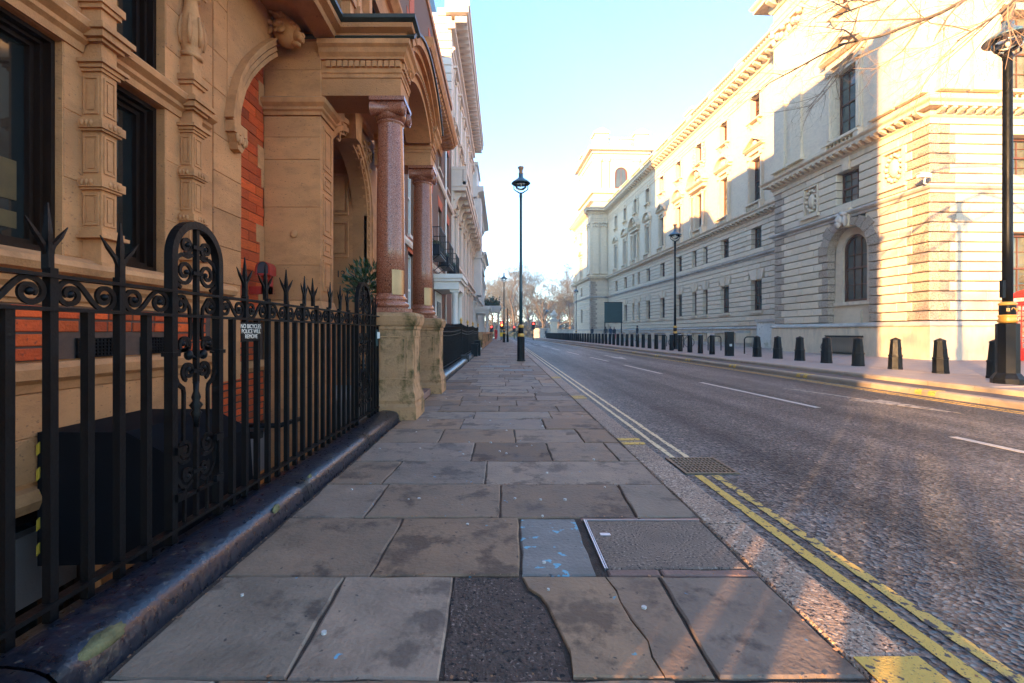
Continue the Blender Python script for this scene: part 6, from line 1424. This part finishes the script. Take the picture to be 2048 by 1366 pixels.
# ================================================================= bollards
def bollard_proto(kind):
    o = thing('bollard', 'black iron bollard', 'bollard', (0, 0, 0)); m = MB()
    if kind == 'wide':
        o4 = lambda r, z: (r, z)
        m.lathe([(.172, 0), (.172, .05), (.164, .06), (.157, .36), (.153, .37), (.148, .38), (.114, .80), (.106, .815), (.0, .865)], (0, 0), 8, False, PI/8); m.build('body', 'black_iron', o)
        m = MB(lambda a, d, z: (a, -.134+d, z)); m.box(-.045, .045, -.006, .02, .52, .60); m.build('badge', 'black_iron', o); m = MB(); m.lathe([(.160, .345), (.168, .352), (.166, .385), (.154, .392)], (0, 0), 8, False, PI/8); m.lathe([(.121, .775), (.127, .78), (.124, .80), (.114, .806)], (0, 0), 8, False, PI/8); m.build('moulding', 'black_iron', o)
    else:
        m.lathe([(.12, 0), (.12, .1), (.115, .3), (.105, .82), (.10, .86), (.07, .895), (.0, .905)], (0, 0), 12); m.build('body', 'black_iron', o)
        m = MB(); m.lathe([(.106, .862), (.108, .875), (.09, .89)], (0, 0), 12); m.build('cap', 'steel', o)
    return o
def put_bollard(first, q, p, z, label, group):
    o = first if first.location.length < 1e-6 else copy_tree(first)
    o.location = (*rw(q, p)[:2], z); o.rotation_euler = (R.uniform(-.014, .014), R.uniform(-.014, .014), RA+R.uniform(-.1, .1)); o['label'] = label; o['group'] = group; return o
wide = bollard_proto('wide'); ordn = ['first', 'second', 'third', 'fourth', 'fifth', 'sixth', 'seventh', 'eighth']
pw = [9.45, 10.65, 11.88, 13.1, 14.35, 15.6, 16.8, 18.1]
labs = ['wide tapered black bollard half hidden behind the heavy street lamp', 'wide tapered sunlit black bollard nearest the heavy street lamp on its left', 'wide tapered bollard half in sun, second to the left of the heavy lamp', 'wide tapered bollard at the edge of the sunlight on the far pavement', 'wide tapered bollard in front of the bulging iron window guard', 'wide tapered bollard in front of the dark pavilion corner stones', 'wide tapered bollard in front of the small red door', 'wide tapered bollard farthest left of its row, beside the broad black post']
for p, l in zip(pw, labs): put_bollard(wide, 11.2, p, .09, l, 'wide tapered bollards on the far pavement')
slim = bollard_proto('slim')
n = 0; p = 20.1
count = ['first', 'second', 'third', 'fourth', 'fifth', 'sixth', 'seventh', 'eighth', 'ninth', 'tenth', 'eleventh', 'twelfth', 'thirteenth', 'fourteenth']
while p < 74:
    l = count[n]+' slim round bollard going away from the broad black post' if n < 14 else 'small far slim bollard in the dense run before the far pavilion' if p > 52 else 'slim round bollard in the run ahead of the green board'
    put_bollard(slim, 10.35, p, .09, l, 'slim bollards along the far kerb'); p += 1.10; n += 1
bp = rw(10.4, 18.75); BP = thing('broad_post', 'broad black steel post between the two kinds of bollard', 'post', (*bp[:2], .09))
m = MB(); m.box(bp[0]-.14, bp[0]+.14, bp[1]-.12, bp[1]+.12, .09, 1.09); m.box(bp[0]-.15, bp[0]+.15, bp[1]-.13, bp[1]+.13, 1.09, 1.11); m.build('body', 'black_iron', BP); m = MB(); m.box(bp[0]-.05, bp[0]+.05, bp[1]-.127, bp[1]-.121, .5, .6); m.build('lock_plate', 'steel', BP)
for i, (q, p, lab) in enumerate(((12.5, 20.6, 'black cycle hoop just left of the broad black post'), (12.6, 24.2, 'black cycle hoop to the right of the mid-distance lamp'), (12.6, 28.8, 'black cycle hoop with a bicycle leaning on it'), (12.6, 31.5, 'farthest black cycle hoop along the balustrade'))):
    x, y, _ = rw(q, p); H = thing('cycle_hoop', lab, 'cycle stand', (x, y, .09), 'cycle hoops on the far pavement')
    m = MB(); m.tube([(x-.35, y, .09), (x-.35, y, .75), (x-.31, y, .83), (x-.24, y, .87), (x+.24, y, .87), (x+.31, y, .83), (x+.35, y, .75), (x+.35, y, .09)], .028, 8); m.build('tube', 'black_iron', H)
x, y, _ = rw(12.9, 29.0); BK = thing('bicycle', 'dark bicycle leaning on a cycle hoop by the stone balustrade', 'bicycle', (x, y, .09))
for s in (-.5, .5):
    m = MB(); m.tube([(x+s+.33*math.cos(t), y, .43+.33*math.sin(t)) for t in [2*PI*i/20 for i in range(21)]], .018, 5); w = m.build('wheel', 'tyre', BK)
    m = MB(); [m.tube([(x+s, y, .43), (x+s+.32*math.cos(t), y, .43+.32*math.sin(t))], .004, 3) for t in [2*PI*i/10 for i in range(10)]]; m.build('spokes', 'steel', w)
m = MB()
for a, b in (((-.5, .43), (-.15, .88)), ((-.15, .88), (.38, .88)), ((.5, .43), (.36, 1.02)), ((-.08, .42), (.38, .85)), ((-.08, .42), (-.17, .98)), ((-.5, .43), (-.08, .42))): m.tube([(x+a[0], y, a[1]), (x+b[0], y, b[1])], .018, 6)
m.build('frame', 'dark_cloth', BK); m = MB(); m.box(x-.30, x-.05, y-.06, y+.06, .99, 1.03); m.build('saddle', 'tyre', BK); m = MB(); m.tube([(x+.36, y-.25, 1.05), (x+.36, y+.25, 1.05)], .014, 6); m.build('handlebar', 'steel', BK)
# ================================================================= telephone box
px, py, pz = 18.84, 15.98, .09
PB = thing('telephone_box', 'red telephone box with glazed door behind the heavy street lamp', 'telephone box', (px, py, pz))
h = .45
m = MB(); m.box(px-h, px+h, py-h, py+h, pz, pz+.36)
for sx in (-1, 1):
    for sy in (-1, 1): m.box(px+sx*h-(.10 if sx > 0 else 0), px+sx*h+(0 if sx > 0 else .10), py+sy*h-(.10 if sy > 0 else 0), py+sy*h+(0 if sy > 0 else .10), pz+.361, pz+2.02)
m.build('body', 'phone_red', PB)
m = MB(); m.box(px-h-.02, px+h+.02, py-h-.02, py+h+.02, pz+2.021, pz+2.07); m.box(px-h, px+h, py-h, py+h, pz+2.071, pz+2.25); m.box(px-h-.03, px+h+.03, py-h-.03, py+h+.03, pz+2.251, pz+2.30)
n = 12
for k in range(2):
    pr = [(px-h, pz+2.301)]+[(px+h*math.cos(t), pz+2.301+.20*math.sin(t)) for t in [PI-PI*i/n for i in range(n+1)]]
    if k == 0: m.prism(pr[1:], py-h+.01, py+h-.01, 'd')
    else:
        mm_ = MB(lambda a, d, z: (px+(d-py), py+(a-px), z)); mm_.prism(pr[1:], py-h+.01, py+h-.01, 'd'); m.add(mm_.v, mm_.f)
m.build('roof', 'phone_red', PB)
m = MB(); m.box(px-h+.06, px+h-.06, py-h-.004, py-h, pz+2.10, pz+2.22); fa = m.build('fascia_sign', 'white_paint', PB)
tm = text_mesh('lettering', 'TELEPHONE', .115, 'black_text', .001); inst('lettering', tm, fa, (px, py-h-.006, pz+2.158), rot=(PI/2, 0, 0))
m = MB(); m.box(px-h-.004, px-h, py-h+.06, py+h-.06, pz+2.10, pz+2.22); fb = m.build('fascia_sign', 'white_paint', PB); inst('lettering', tm, fb, (px-h-.006, py, pz+2.158), rot=(PI/2, 0, -PI/2))
m = MB(); m.blob((px-h, py, pz+2.385), (.02, .07, .035), 8, 5)
for i in range(3): m.blob((px-h, py-.045+.045*i, pz+2.425), (.015, .02, .022), 6, 4)
m.build('crown_emblem', 'gold_paint', PB)
m = MB(); m.blob((px, py-h+.0, pz+2.385), (.07, .02, .035), 8, 5)
for i in range(3): m.blob((px-.045+.045*i, py-h-.0, pz+2.425), (.02, .015, .022), 6, 4)
m.build('crown_emblem', 'gold_paint', PB)
for f in range(4):
    g = MB(); b = MB(); a = h-.03
    FT = [lambda u, d, z: (px+u, py-a+d, z), lambda u, d, z: (px-a+d, py+u, z), lambda u, d, z: (px+a-d, py+u, z), lambda u, d, z: (px+u, py+a-d, z)][f]
    b.T = g.T = FT; w = h-.10
    b.box(-w, w, -.01, .03, pz+.361, pz+.44); b.box(-w, w, -.01, .03, pz+1.94, pz+2.02); b.box(-w, -w+.05, -.01, .03, pz+.44, pz+1.94); b.box(w-.05, w, -.01, .03, pz+.44, pz+1.94)
    for s in (-.17, .17): b.box(s-.012, s+.012, -.005, .02, pz+.44, pz+1.94)
    for i in range(1, 8): z = pz+.44+1.5*i/8; b.box(-w+.05, w-.05, -.004, .019, z-.012, z+.012)
    o = b.build('door' if f == 0 else 'glazed_side', 'phone_red', PB); g.box(-w+.02, w-.02, .005, .012, pz+.44, pz+1.94); g.build('pane', 'clear_glass', o)
m = MB(); m.box(px-.2, px+.2, py+.25, py+.36, pz+.9, pz+1.7); m.build('telephone', 'black_iron', PB)
# ================================================================= green board, low far walls, gate pier
x, y, _ = rw(14.0, 47.8); x -= .1
GB = thing('green_board', 'large dark green board on two posts in front of the long range', 'board', (x, y, .09))
m = MB(); m.box(x-.95, x+.95, y-.06, y+.06, 2.15, 4.20); m.build('board', 'sign_green', GB); m = MB(); m.box(x-.98, x+.98, y-.08, y+.08, 4.2, 4.28); m.box(x-.98, x+.98, y-.08, y+.08, 2.07, 2.15); m.build('board_frame', 'black_iron', GB)
for s in (-.9, .85): m = MB(); m.box(x+s-.05, x+s+.05, y-.05, y+.05, .09, 2.07); m.build('post', 'black_iron', GB)
GP = thing('gate_pier', 'white stone gate pier topped by a carved urn before the park', 'gate pier', (10.4, 92, 0))
m = MB(); m.box(9.75, 11.05, 91.4, 92.6, -.1, 3.2); m.build('pier', 'white_stone', GP); m = MB(); m.box(9.5, 11.3, 91.2, 92.8, 3.2, 3.6); m.build('cap', 'sooty_trim', GP)
m = MB(); m.lathe([(.5, 3.6), (.6, 3.75), (.25, 3.9), (.45, 4.1), (.75, 4.5), (.7, 4.8), (.35, 4.95), (.3, 5.2), (.1, 5.5), (0, 5.6)], (10.4, 92), 16); m.build('urn', 'sooty_trim', GP)
PW = thing('park_wall', 'low pale stone wall beside the gate pier across the far road', 'wall', (14, 92, 0))
m = MB(); m.box(6.2, 9.7, 91.7, 92.3, -.1, 1.7); m.box(11.1, 22, 91.7, 92.3, -.1, 1.5); m.build('wall_body', 'sooty_trim', PW); m = MB(); m.box(6.1, 9.7, 91.6, 92.4, 1.7, 1.85); m.box(11.1, 22, 91.6, 92.4, 1.5, 1.65); m.build('coping', 'sooty_trim', PW)
FR = thing('park_railing', 'dark iron railing along the edge of the park across the far road', 'railing', (-10, 97, 0)); m = MB()
for i in range(150): m.box(-40+.3*i-.02, -40+.3*i+.02, 96.98, 97.02, -.1, 1.2)
m.box(-40, 5.2, 96.97, 97.03, 1.05, 1.1); m.box(-40, 5.2, 96.97, 97.03, .1, .15); m.build('bars', 'lamp_green', FR)['kind'] = 'stuff'
# ================================================================= signals, signs, pillar box at the end of the street
def signal(x, y, label, s=1.0, lit='red'):
    G = thing('traffic_light', label, 'traffic light', (x, y, -.1), 'traffic lights at the end of the street'); z = -.1
    m = MB(); m.lathe([(.06, z), (.06, 2.1*s), (.0, 2.12*s)], (x, y), 8); m.build('pole', 'black_iron', G); z1 = 1.55*s
    m = MB(); m.box(x-.17, x+.17, y-.25, y-.07, z1, z1+.95); m.box(x-.26, x+.26, y-.07, y-.05, z1-.08, z1+1.03); m.build('housing', 'black_iron', G)
    for i, c in enumerate(('black_iron', 'amber_signal' if lit == 'both' else 'black_iron', 'red_signal')):
        if c == 'black_iron': continue
        m = MB(lambda a, d, zz: (x+a, y-.25-d, zz)); zc = z1+.17+.30*i; m.prism([(.12*math.cos(t), zc+.12*math.sin(t)) for t in [2*PI*k/14 for k in range(14)]], -.01, .012, 'd'); m.build('lens', c, G)
        m = MB(lambda a, d, zz: (x+a, y-.25-d, zz)); m.strip([(.13*math.cos(t), zc+.13*math.sin(t)) for t in [PI*k/8-.2 for k in range(9)]], [(.145*math.cos(t), zc+.145*math.sin(t)) for t in [PI*k/8-.2 for k in range(9)]], -.01, .16, 'd'); m.build('hood', 'black_iron', G)
signal(-.09, 62, 'traffic light glowing red and amber above the yellow sign', 1.0, 'both'); signal(4.6, 68, 'traffic light glowing red to the right of the teal lamp'); signal(-1.85, 76, 'small red traffic light far left by the garden wall', .75); signal(2.0, 78, 'small red traffic light far off just left of the teal lamp', .75)
YS = thing('yellow_sign', 'yellow road works sign on the far pavement', 'sign', (.1, 56, 0))
m = MB(); m.box(-.33, .36, 55.98, 56.02, .55, 1.02); m.build('plate', 'yellow_sign', YS); m = MB(); m.box(-.28, -.25, 56.02, 56.05, 0, 1.0); m.box(.28, .31, 56.02, 56.05, 0, 1.0); m.build('leg', 'black_iron', YS)
PL = thing('pillar_box', 'small red pillar box far down the near pavement', 'post box', (-1.0, 70, 0)); m = MB(); m.lathe([(.25, -.02), (.25, .12), (.23, .15), (.23, 1.25), (.28, 1.3), (.27, 1.42), (.0, 1.52)], (-1.0, 70), 16); m.build('body', 'phone_red', PL); m = MB(); m.box(-1.12, -.88, 69.755, 69.78, 1.05, 1.1); m.build('slot', 'dark_room', PL)
for x, y, H, lab in ((-4.6, 99, 6.0, 'thin far lamp column at the park edge on the left'), (8.6, 88, 5.4, 'thin dark far lamp column left of the gate pier'), (17.0, 96, 5.2, 'thin far lamp column right of the gate pier'), (3.9, 100, 6.0, 'thin far lamp column behind the right-hand traffic light'), (.4, 101, 6.6, 'thin far lamp column at the park edge beyond the yellow sign')):
    G = thing('lamp_column', lab, 'street lamp', (x, y, -.1), 'far lamp columns'); m = MB(); m.lathe([(.10, -.1), (.07, .8), (.05, H-.6)], (x, y), 8); m.build('post', 'lamp_green', G); m = MB(); m.lathe([(.05, H-.6), (.25, H-.35), (.3, H-.1), (.05, H), (0, H+.15)], (x, y), 10); m.build('lantern', 'lamp_blue', G)
MC_ = thing('motorcycle', 'dark motorcycle with a lit red tail lamp riding away down the road', 'motorcycle', (2.35, 66, -.1)); x, y, z = 2.35, 66, -.1
for s in (-.7, .7):
    m = MB(); m.T = lambda a, d, zz: (x+d, y+a, zz); m.tube([(s+.3*math.cos(t), 0, z+.31+.3*math.sin(t)) for t in [2*PI*i/18 for i in range(19)]], .06, 6); m.build('wheel', 'tyre', MC_)
m = MB(); m.blob((x, y+.15, z+.75), (.17, .4, .2), 10, 7); m.blob((x, y-.35, z+.72), (.15, .35, .12), 10, 7); m.box(x-.13, x+.13, y-.25, y+.35, z+.3, z+.62); m.tube([(x, y+.7, z+.31), (x, y+.5, z+1.0)], .05, 6); m.tube([(x-.35, y+.45, z+1.05), (x+.35, y+.45, z+1.05)], .02, 6); m.box(x-.24, x+.24, y-.85, y-.45, z+.72, z+1.05); m.build('body', 'dark_cloth', MC_)
m = MB(); m.box(x-.09, x+.09, y-.88, y-.85, z+.62, z+.72); m.build('tail_lamp', 'tail_light', MC_)
# ================================================================= people
def person(x, y, z, yaw, label, coat, legs, hair, pose=0.0, sit=False, hgt=1.7, long_hair=False):
    P = thing('person', label, 'person', (x, y, z)); k = hgt/1.7
    V, E, Rr = [], [], []
    def jt(p, r): V.append(Vector(p)*k); Rr.append(r*k); return len(V)-1
    pel = jt((0, 0, .92), .135); ch = jt((0, .01, 1.2), .13); sh = jt((0, 0, 1.39), .12); nk = jt((0, .0, 1.47), .055); hd = jt((0, .02, 1.58), .095); tp = jt((0, .01, 1.67), .07)
    E += [(pel, ch), (ch, sh), (sh, nk), (nk, hd), (hd, tp)]
    for s in (-1, 1):
        st = s*pose
        if sit: a, b, c, t = (s*.12, .0, .88), (s*.2, .42, .78), (s*.22, .35, .35), (s*.22, .5, .32)
        else: a, b, c, t = (s*.10, 0, .86), (s*.10, .10*st+.03, .48), (s*.10, .30*st-(.05 if st < 0 else 0), .08+(.05 if st < 0 else 0)), (s*.11, .30*st+.14, .035)
        i0 = jt(a, .095); i1 = jt(b, .062); i2 = jt(c, .045); i3 = jt(t, .035); E += [(pel, i0), (i0, i1), (i1, i2), (i2, i3)]
        if sit: aa, bb_, cc, dd = (s*.19, 0, 1.36), (s*.27, .22, 1.18), (s*.27, .45, 1.08), (s*.25, .52, 1.08)
        else: aa, bb_, cc, dd = (s*.185, 0, 1.37), (s*.22, -.08*st, 1.12), (s*.22, -.16*st+.06, .88), (s*.215, -.17*st+.09, .79)
        j0 = jt(aa, .058); j1 = jt(bb_, .045); j2 = jt(cc, .034); j3 = jt(dd, .036); E += [(sh, j0), (j0, j1), (j1, j2), (j2, j3)]
    me = bpy.data.meshes.new('body'); me.from_pydata([tuple(v) for v in V], E, []); o = bpy.data.objects.new('body', me); COL.objects.link(o)
    md = o.modifiers.new('s', 'SKIN'); sv = me.skin_vertices[0].data
    for i, r in enumerate(Rr): sv[i].radius = (r, r)
    sv[0].use_root = True; o.modifiers.new('u', 'SUBSURF').levels = 1; o.modifiers['u'].render_levels = 1
    bm2 = bpy.data.meshes.new_from_object(o.evaluated_get(bpy.context.evaluated_depsgraph_get())); bpy.data.objects.remove(o)
    bm2.materials.clear()
    for mt in (coat, legs, 'skin', 'tyre'): bm2.materials.append(MATS[mt])
    for pg in bm2.polygons:
        c = pg.center/k; pg.use_smooth = True
        pg.material_index = 3 if c.z < .10 and not sit else 2 if c.z > 1.46 or (c.z < .86 and abs(c.x) > .17 and not sit) else 1 if c.z < .80 else 0
    inst('body', bm2, P, (x, y, z), rot=(0, 0, yaw))
    m = MB(lambda a, d, zz: (x+k*(a*math.cos(yaw)-d*math.sin(yaw)), y+k*(a*math.sin(yaw)+d*math.cos(yaw)), z+zz*k))
    m.blob((0, -.02, 1.615), (.098, .105, .095), 10, 7)
    if long_hair: m.blob((0, -.075, 1.47), (.10, .06, .17), 9, 6)
    m.build('hair', hair, P)
    m = MB(lambda a, d, zz: (x+k*(a*math.cos(yaw)-d*math.sin(yaw)), y+k*(a*math.sin(yaw)+d*math.cos(yaw)), z+zz*k)); m.lathe([(.12, 1.42), (.19, 1.36), (.18, 1.15), (.17, .95), (.20, .74), (.18, .74)], (0, 0), 12, True, 0, 1, .72)
    if not sit: m.build('coat', coat, P)
    return P
person(2.35, 65.75, -.15, 0, 'motorcyclist in dark clothes and helmet riding down the road', 'dark_cloth', 'dark_cloth', 'tyre', 0, True, 1.7)
def ppl(xpx, Y, *a, **kw): return person(xpx, Y, .09, *a, **kw)
person(12.2, 62, .09, 2.6, 'walking person in dark coat left of the green board', 'dark_cloth', 'dark_cloth', 'tyre', 1.0); person(13.6, 60, .09, -.4, 'walking person in dark jacket just behind the green board post', 'dark_cloth', 'denim', 'tyre', -1.0)
person(14.25, 60, .09, PI, 'walking woman in blue coat with long auburn hair', 'denim', 'denim', 'auburn_hair', .9, long_hair=True); person(14.85, 60.4, .09, PI, 'walking woman in dark coat with auburn hair beside the blue coat', 'dark_cloth', 'alarm_red', 'auburn_hair', -.9, long_hair=True, hgt=1.62)
person(14.5, 49, .09, PI/2, 'person in black jacket standing at the stone balustrade', 'dark_cloth', 'dark_cloth', 'tyre', .3); person(8.0, 84, -.1, 1.2, 'small distant person in black near the gate pier', 'dark_cloth', 'dark_cloth', 'tyre', .8)
# ================================================================= trees
def bare_tree(seed, H, r0, spread, depth, up=.35, first=.3, droop=0.0, kids=(3, 4), lenf=.68, thin=.62, rmin=.02):
    rr = random.Random(seed); trunk = MB(); twigs = MB()
    def grow(p, d_, L, r, lev):
        n = 4 if lev < 2 else 3; pts = [p]; q = p.copy(); dd = d_.copy()
        for i in range(n):
            dd = (dd+Vector((rr.gauss(0, .16), rr.gauss(0, .16), rr.gauss(0, .10)+(up*.10 if lev < 3 else -droop)))).normalized(); q = q+dd*(L/n); pts.append(q.copy())
        tgt = trunk if lev < 3 else twigs
        tgt.tube([tuple(v) for v in pts], [r*(1-.5*i/n) for i in range(n+1)], 7 if lev < 2 else 4 if lev < 3 else 3, False)
        if lev >= depth: return
        for c in range(rr.randint(*kids)+(2 if lev == 0 else 0)):
            t = rr.uniform(first if lev == 0 else .25, 1.0); i = min(n-1, int(t*n)); b = pts[i].lerp(pts[i+1], t*n-i); a = rr.uniform(0, 2*PI)
            s = dd.orthogonal().normalized(); s = (Matrix.Rotation(a, 3, dd) @ s)
            nd = (dd*rr.uniform(.45, .9)+s*spread*rr.uniform(.6, 1.1)+Vector((0, 0, up*rr.uniform(.2, 1)-droop*lev*.5))).normalized()
            grow(b, nd, L*lenf*rr.uniform(.7, 1.15), max(rmin, r*thin*(1-.45*t)), lev+1)
    grow(Vector((0, 0, -.2)), Vector((0, 0, 1)), H*.42, r0, 0)
    return trunk, twigs
protos = []
for s in range(4):
    tk, tw = bare_tree(100+s, 22+2*s, .36, .75, 6, kids=(3, 4)); protos.append((tk.mesh('trunk', 'bark'), tw.mesh('crown', 'far_twig')))
rt = random.Random(9)
front = [(-6.5, 113, 1, 'bare plane tree nearest the left-hand stucco houses'), (-2.2, 117, 0, 'bare plane tree rising behind the far thin street lamp'), (2.6, 112, 2, 'bare plane tree just left of the teal street lamp shaft'), (6.6, 116, 3, 'bare plane tree just right of the teal street lamp shaft'), (10.2, 113, 1, 'bare plane tree behind the right-hand red traffic light'), (13.6, 114, 0, 'tall bare plane tree behind the stone gate pier'), (17.4, 117, 3, 'bare plane tree beside the far end of the white building'), (21.5, 113, 2, 'bare plane tree mostly hidden by the far pavilion')]
back = [(x+rt.uniform(-1.5, 1.5), y, rt.randrange(4), 'hazy bare plane tree deeper in the park') for y, xs in ((134, range(-9, 28, 5)), (158, range(-11, 31, 6)), (182, range(-14, 35, 6)), (204, range(-16, 40, 7))) for x in xs if -.08 < x/y < .165]
for i, (x, y, k, lab) in enumerate(front+back):
    t = thing('plane_tree', lab, 'tree', (x, y, -.1), 'bare trees in the park'); inst('trunk', protos[k][0], t, (x, y, -.1)); inst('crown', protos[k][1], t, (x, y, -.1))
    s = rt.uniform(.72, .95) if y < 150 else rt.uniform(.9, 1.1); t.scale = (s, s, s); t.rotation_euler = (0, 0, rt.uniform(0, 6.28))
m = MB(); rr = random.Random(31)
for i in range(8000):
    y = rr.uniform(108, 208); x = y*rr.uniform(-.12, .24); h = rr.uniform(.6, 2.0)+(y-108)*.055
    c = Vector((x, y, rr.uniform(0, h))); u = Vector((rr.gauss(0, 1), rr.gauss(0, 1), rr.gauss(0, 1))).normalized()*rr.uniform(.3, .9); v = u.orthogonal().normalized()*rr.uniform(.2, .5)
    m.add([tuple(c-u), tuple(c+v), tuple(c+u), tuple(c-v)], [(0, 1, 2, 3)])
o = m.build('undergrowth', 'dark_hedge', None, (0, 150, 0)); tag(o, 'dark undergrowth and hedges under the park trees', 'undergrowth', kind='stuff')
# tree at the right whose bare branches hang into the picture
NT_ = thing('overhanging_tree', 'bare tree on the far pavement whose twigs hang in front of the white building', 'tree', (13.2, 8.4, .09))
rr = random.Random(77); trk = MB(); tw = MB()
trk.tube([(13.2, 8.4, -.2), (13.15, 8.45, 2), (13.0, 8.5, 4.2), (12.7, 8.4, 6.4), (12.6, 8.3, 9)], [.30, .25, .23, .2, .14], 10)
def limb(pts, r, lev):
    pts = [Vector(p) for p in pts]; (trk if lev == 0 else tw).tube([tuple(p) for p in pts], [r*.8*(1-.72*i/(len(pts)-1)) for i in range(len(pts))], 6 if lev == 0 else 4 if lev == 1 else 3, False)
    if lev > 3: return
    n = [14, 6, 4, 2][lev]
    for c in range(n):
        t = rr.uniform(.12, 1); i = min(len(pts)-2, int(t*(len(pts)-1))); b = pts[i].lerp(pts[i+1], rr.random()); dd = (pts[i+1]-pts[i]).normalized()
        L = [1.5, .75, .36, .2][lev]*rr.uniform(.5, 1.25); s = (Matrix.Rotation(rr.uniform(0, 6.28), 3, dd) @ dd.orthogonal().normalized())
        d2 = (dd*.75+s*.75+Vector((-.15, 0, -.18))).normalized(); q = b.copy(); pl = [q.copy()]
        for k in range(4): d2 = (d2+Vector((rr.gauss(0, .16), rr.gauss(0, .16), rr.gauss(0, .14)-.03))).normalized(); q = q+d2*(L/4); pl.append(q.copy())
        limb(pl, max(.0025, r*.33), lev+1)
limb([(12.7, 8.4, 6.6), (11.4, 8.5, 7.6), (10.2, 8.3, 7.9), (9.0, 8.2, 7.45), (7.9, 8.2, 6.85), (6.9, 8.3, 6.5), (6.2, 8.4, 6.4)], .075, 0)
limb([(12.6, 8.4, 6.2), (11.4, 7.8, 7.5), (10.0, 7.5, 7.5), (8.9, 7.4, 7.0), (8.1, 7.4, 6.3), (7.5, 7.5, 5.9)], .05, 0)
limb([(12.6, 8.3, 8.2), (11.2, 8.9, 8.8), (9.6, 9.2, 8.6), (8.0, 9.3, 8.0), (6.8, 9.4, 7.6)], .06, 0)
trk.build('trunk', 'bark', NT_); tw.build('crown', 'twig', NT_)
# unseen bare trees added behind the camera to break up the low sun
for i, (x, y, sc) in enumerate(((-12.5, -19.5, .6), (-24, -22, .75))):
    k = i % 4; t = thing('plane_tree', 'unseen bare plane tree added behind the camera to cast dappled shade', 'tree', (x, y, -.1), 'unseen trees added for their shade'); inst('trunk', protos[k][0], t, (x, y, -.1)); inst('crown', protos[k][1], t, (x, y, -.1)); t.scale = (sc, sc, sc); t.rotation_euler = (0, 0, i*1.3)

# ================================================================= the cold morning air
hz = MB(); hz.box(-300, 300, -95, 440, -3.7, 46)
HZ = bpy.data.materials.new('haze'); HZ.use_nodes = True; t = HZ.node_tree
for n_ in list(t.nodes):
    if n_.type == 'BSDF_PRINCIPLED': t.nodes.remove(n_)
pv = t.nodes.new('ShaderNodeVolumePrincipled'); pv.inputs['Color'].default_value = (.72, .89, 1.0, 1); pv.inputs['Density'].default_value = .0014; pv.inputs['Anisotropy'].default_value = .2
t.links.new(pv.outputs[0], t.nodes['Material Output'].inputs['Volume']); MATS['haze'] = HZ
o = hz.build('haze', 'haze'); o['kind'] = 'stuff'; tag(o, 'thin pale blue morning haze filling the street', 'haze')
S.cycles.volume_bounces = 0; S.cycles.volume_step_rate = 4; S.cycles.volume_max_steps = 64
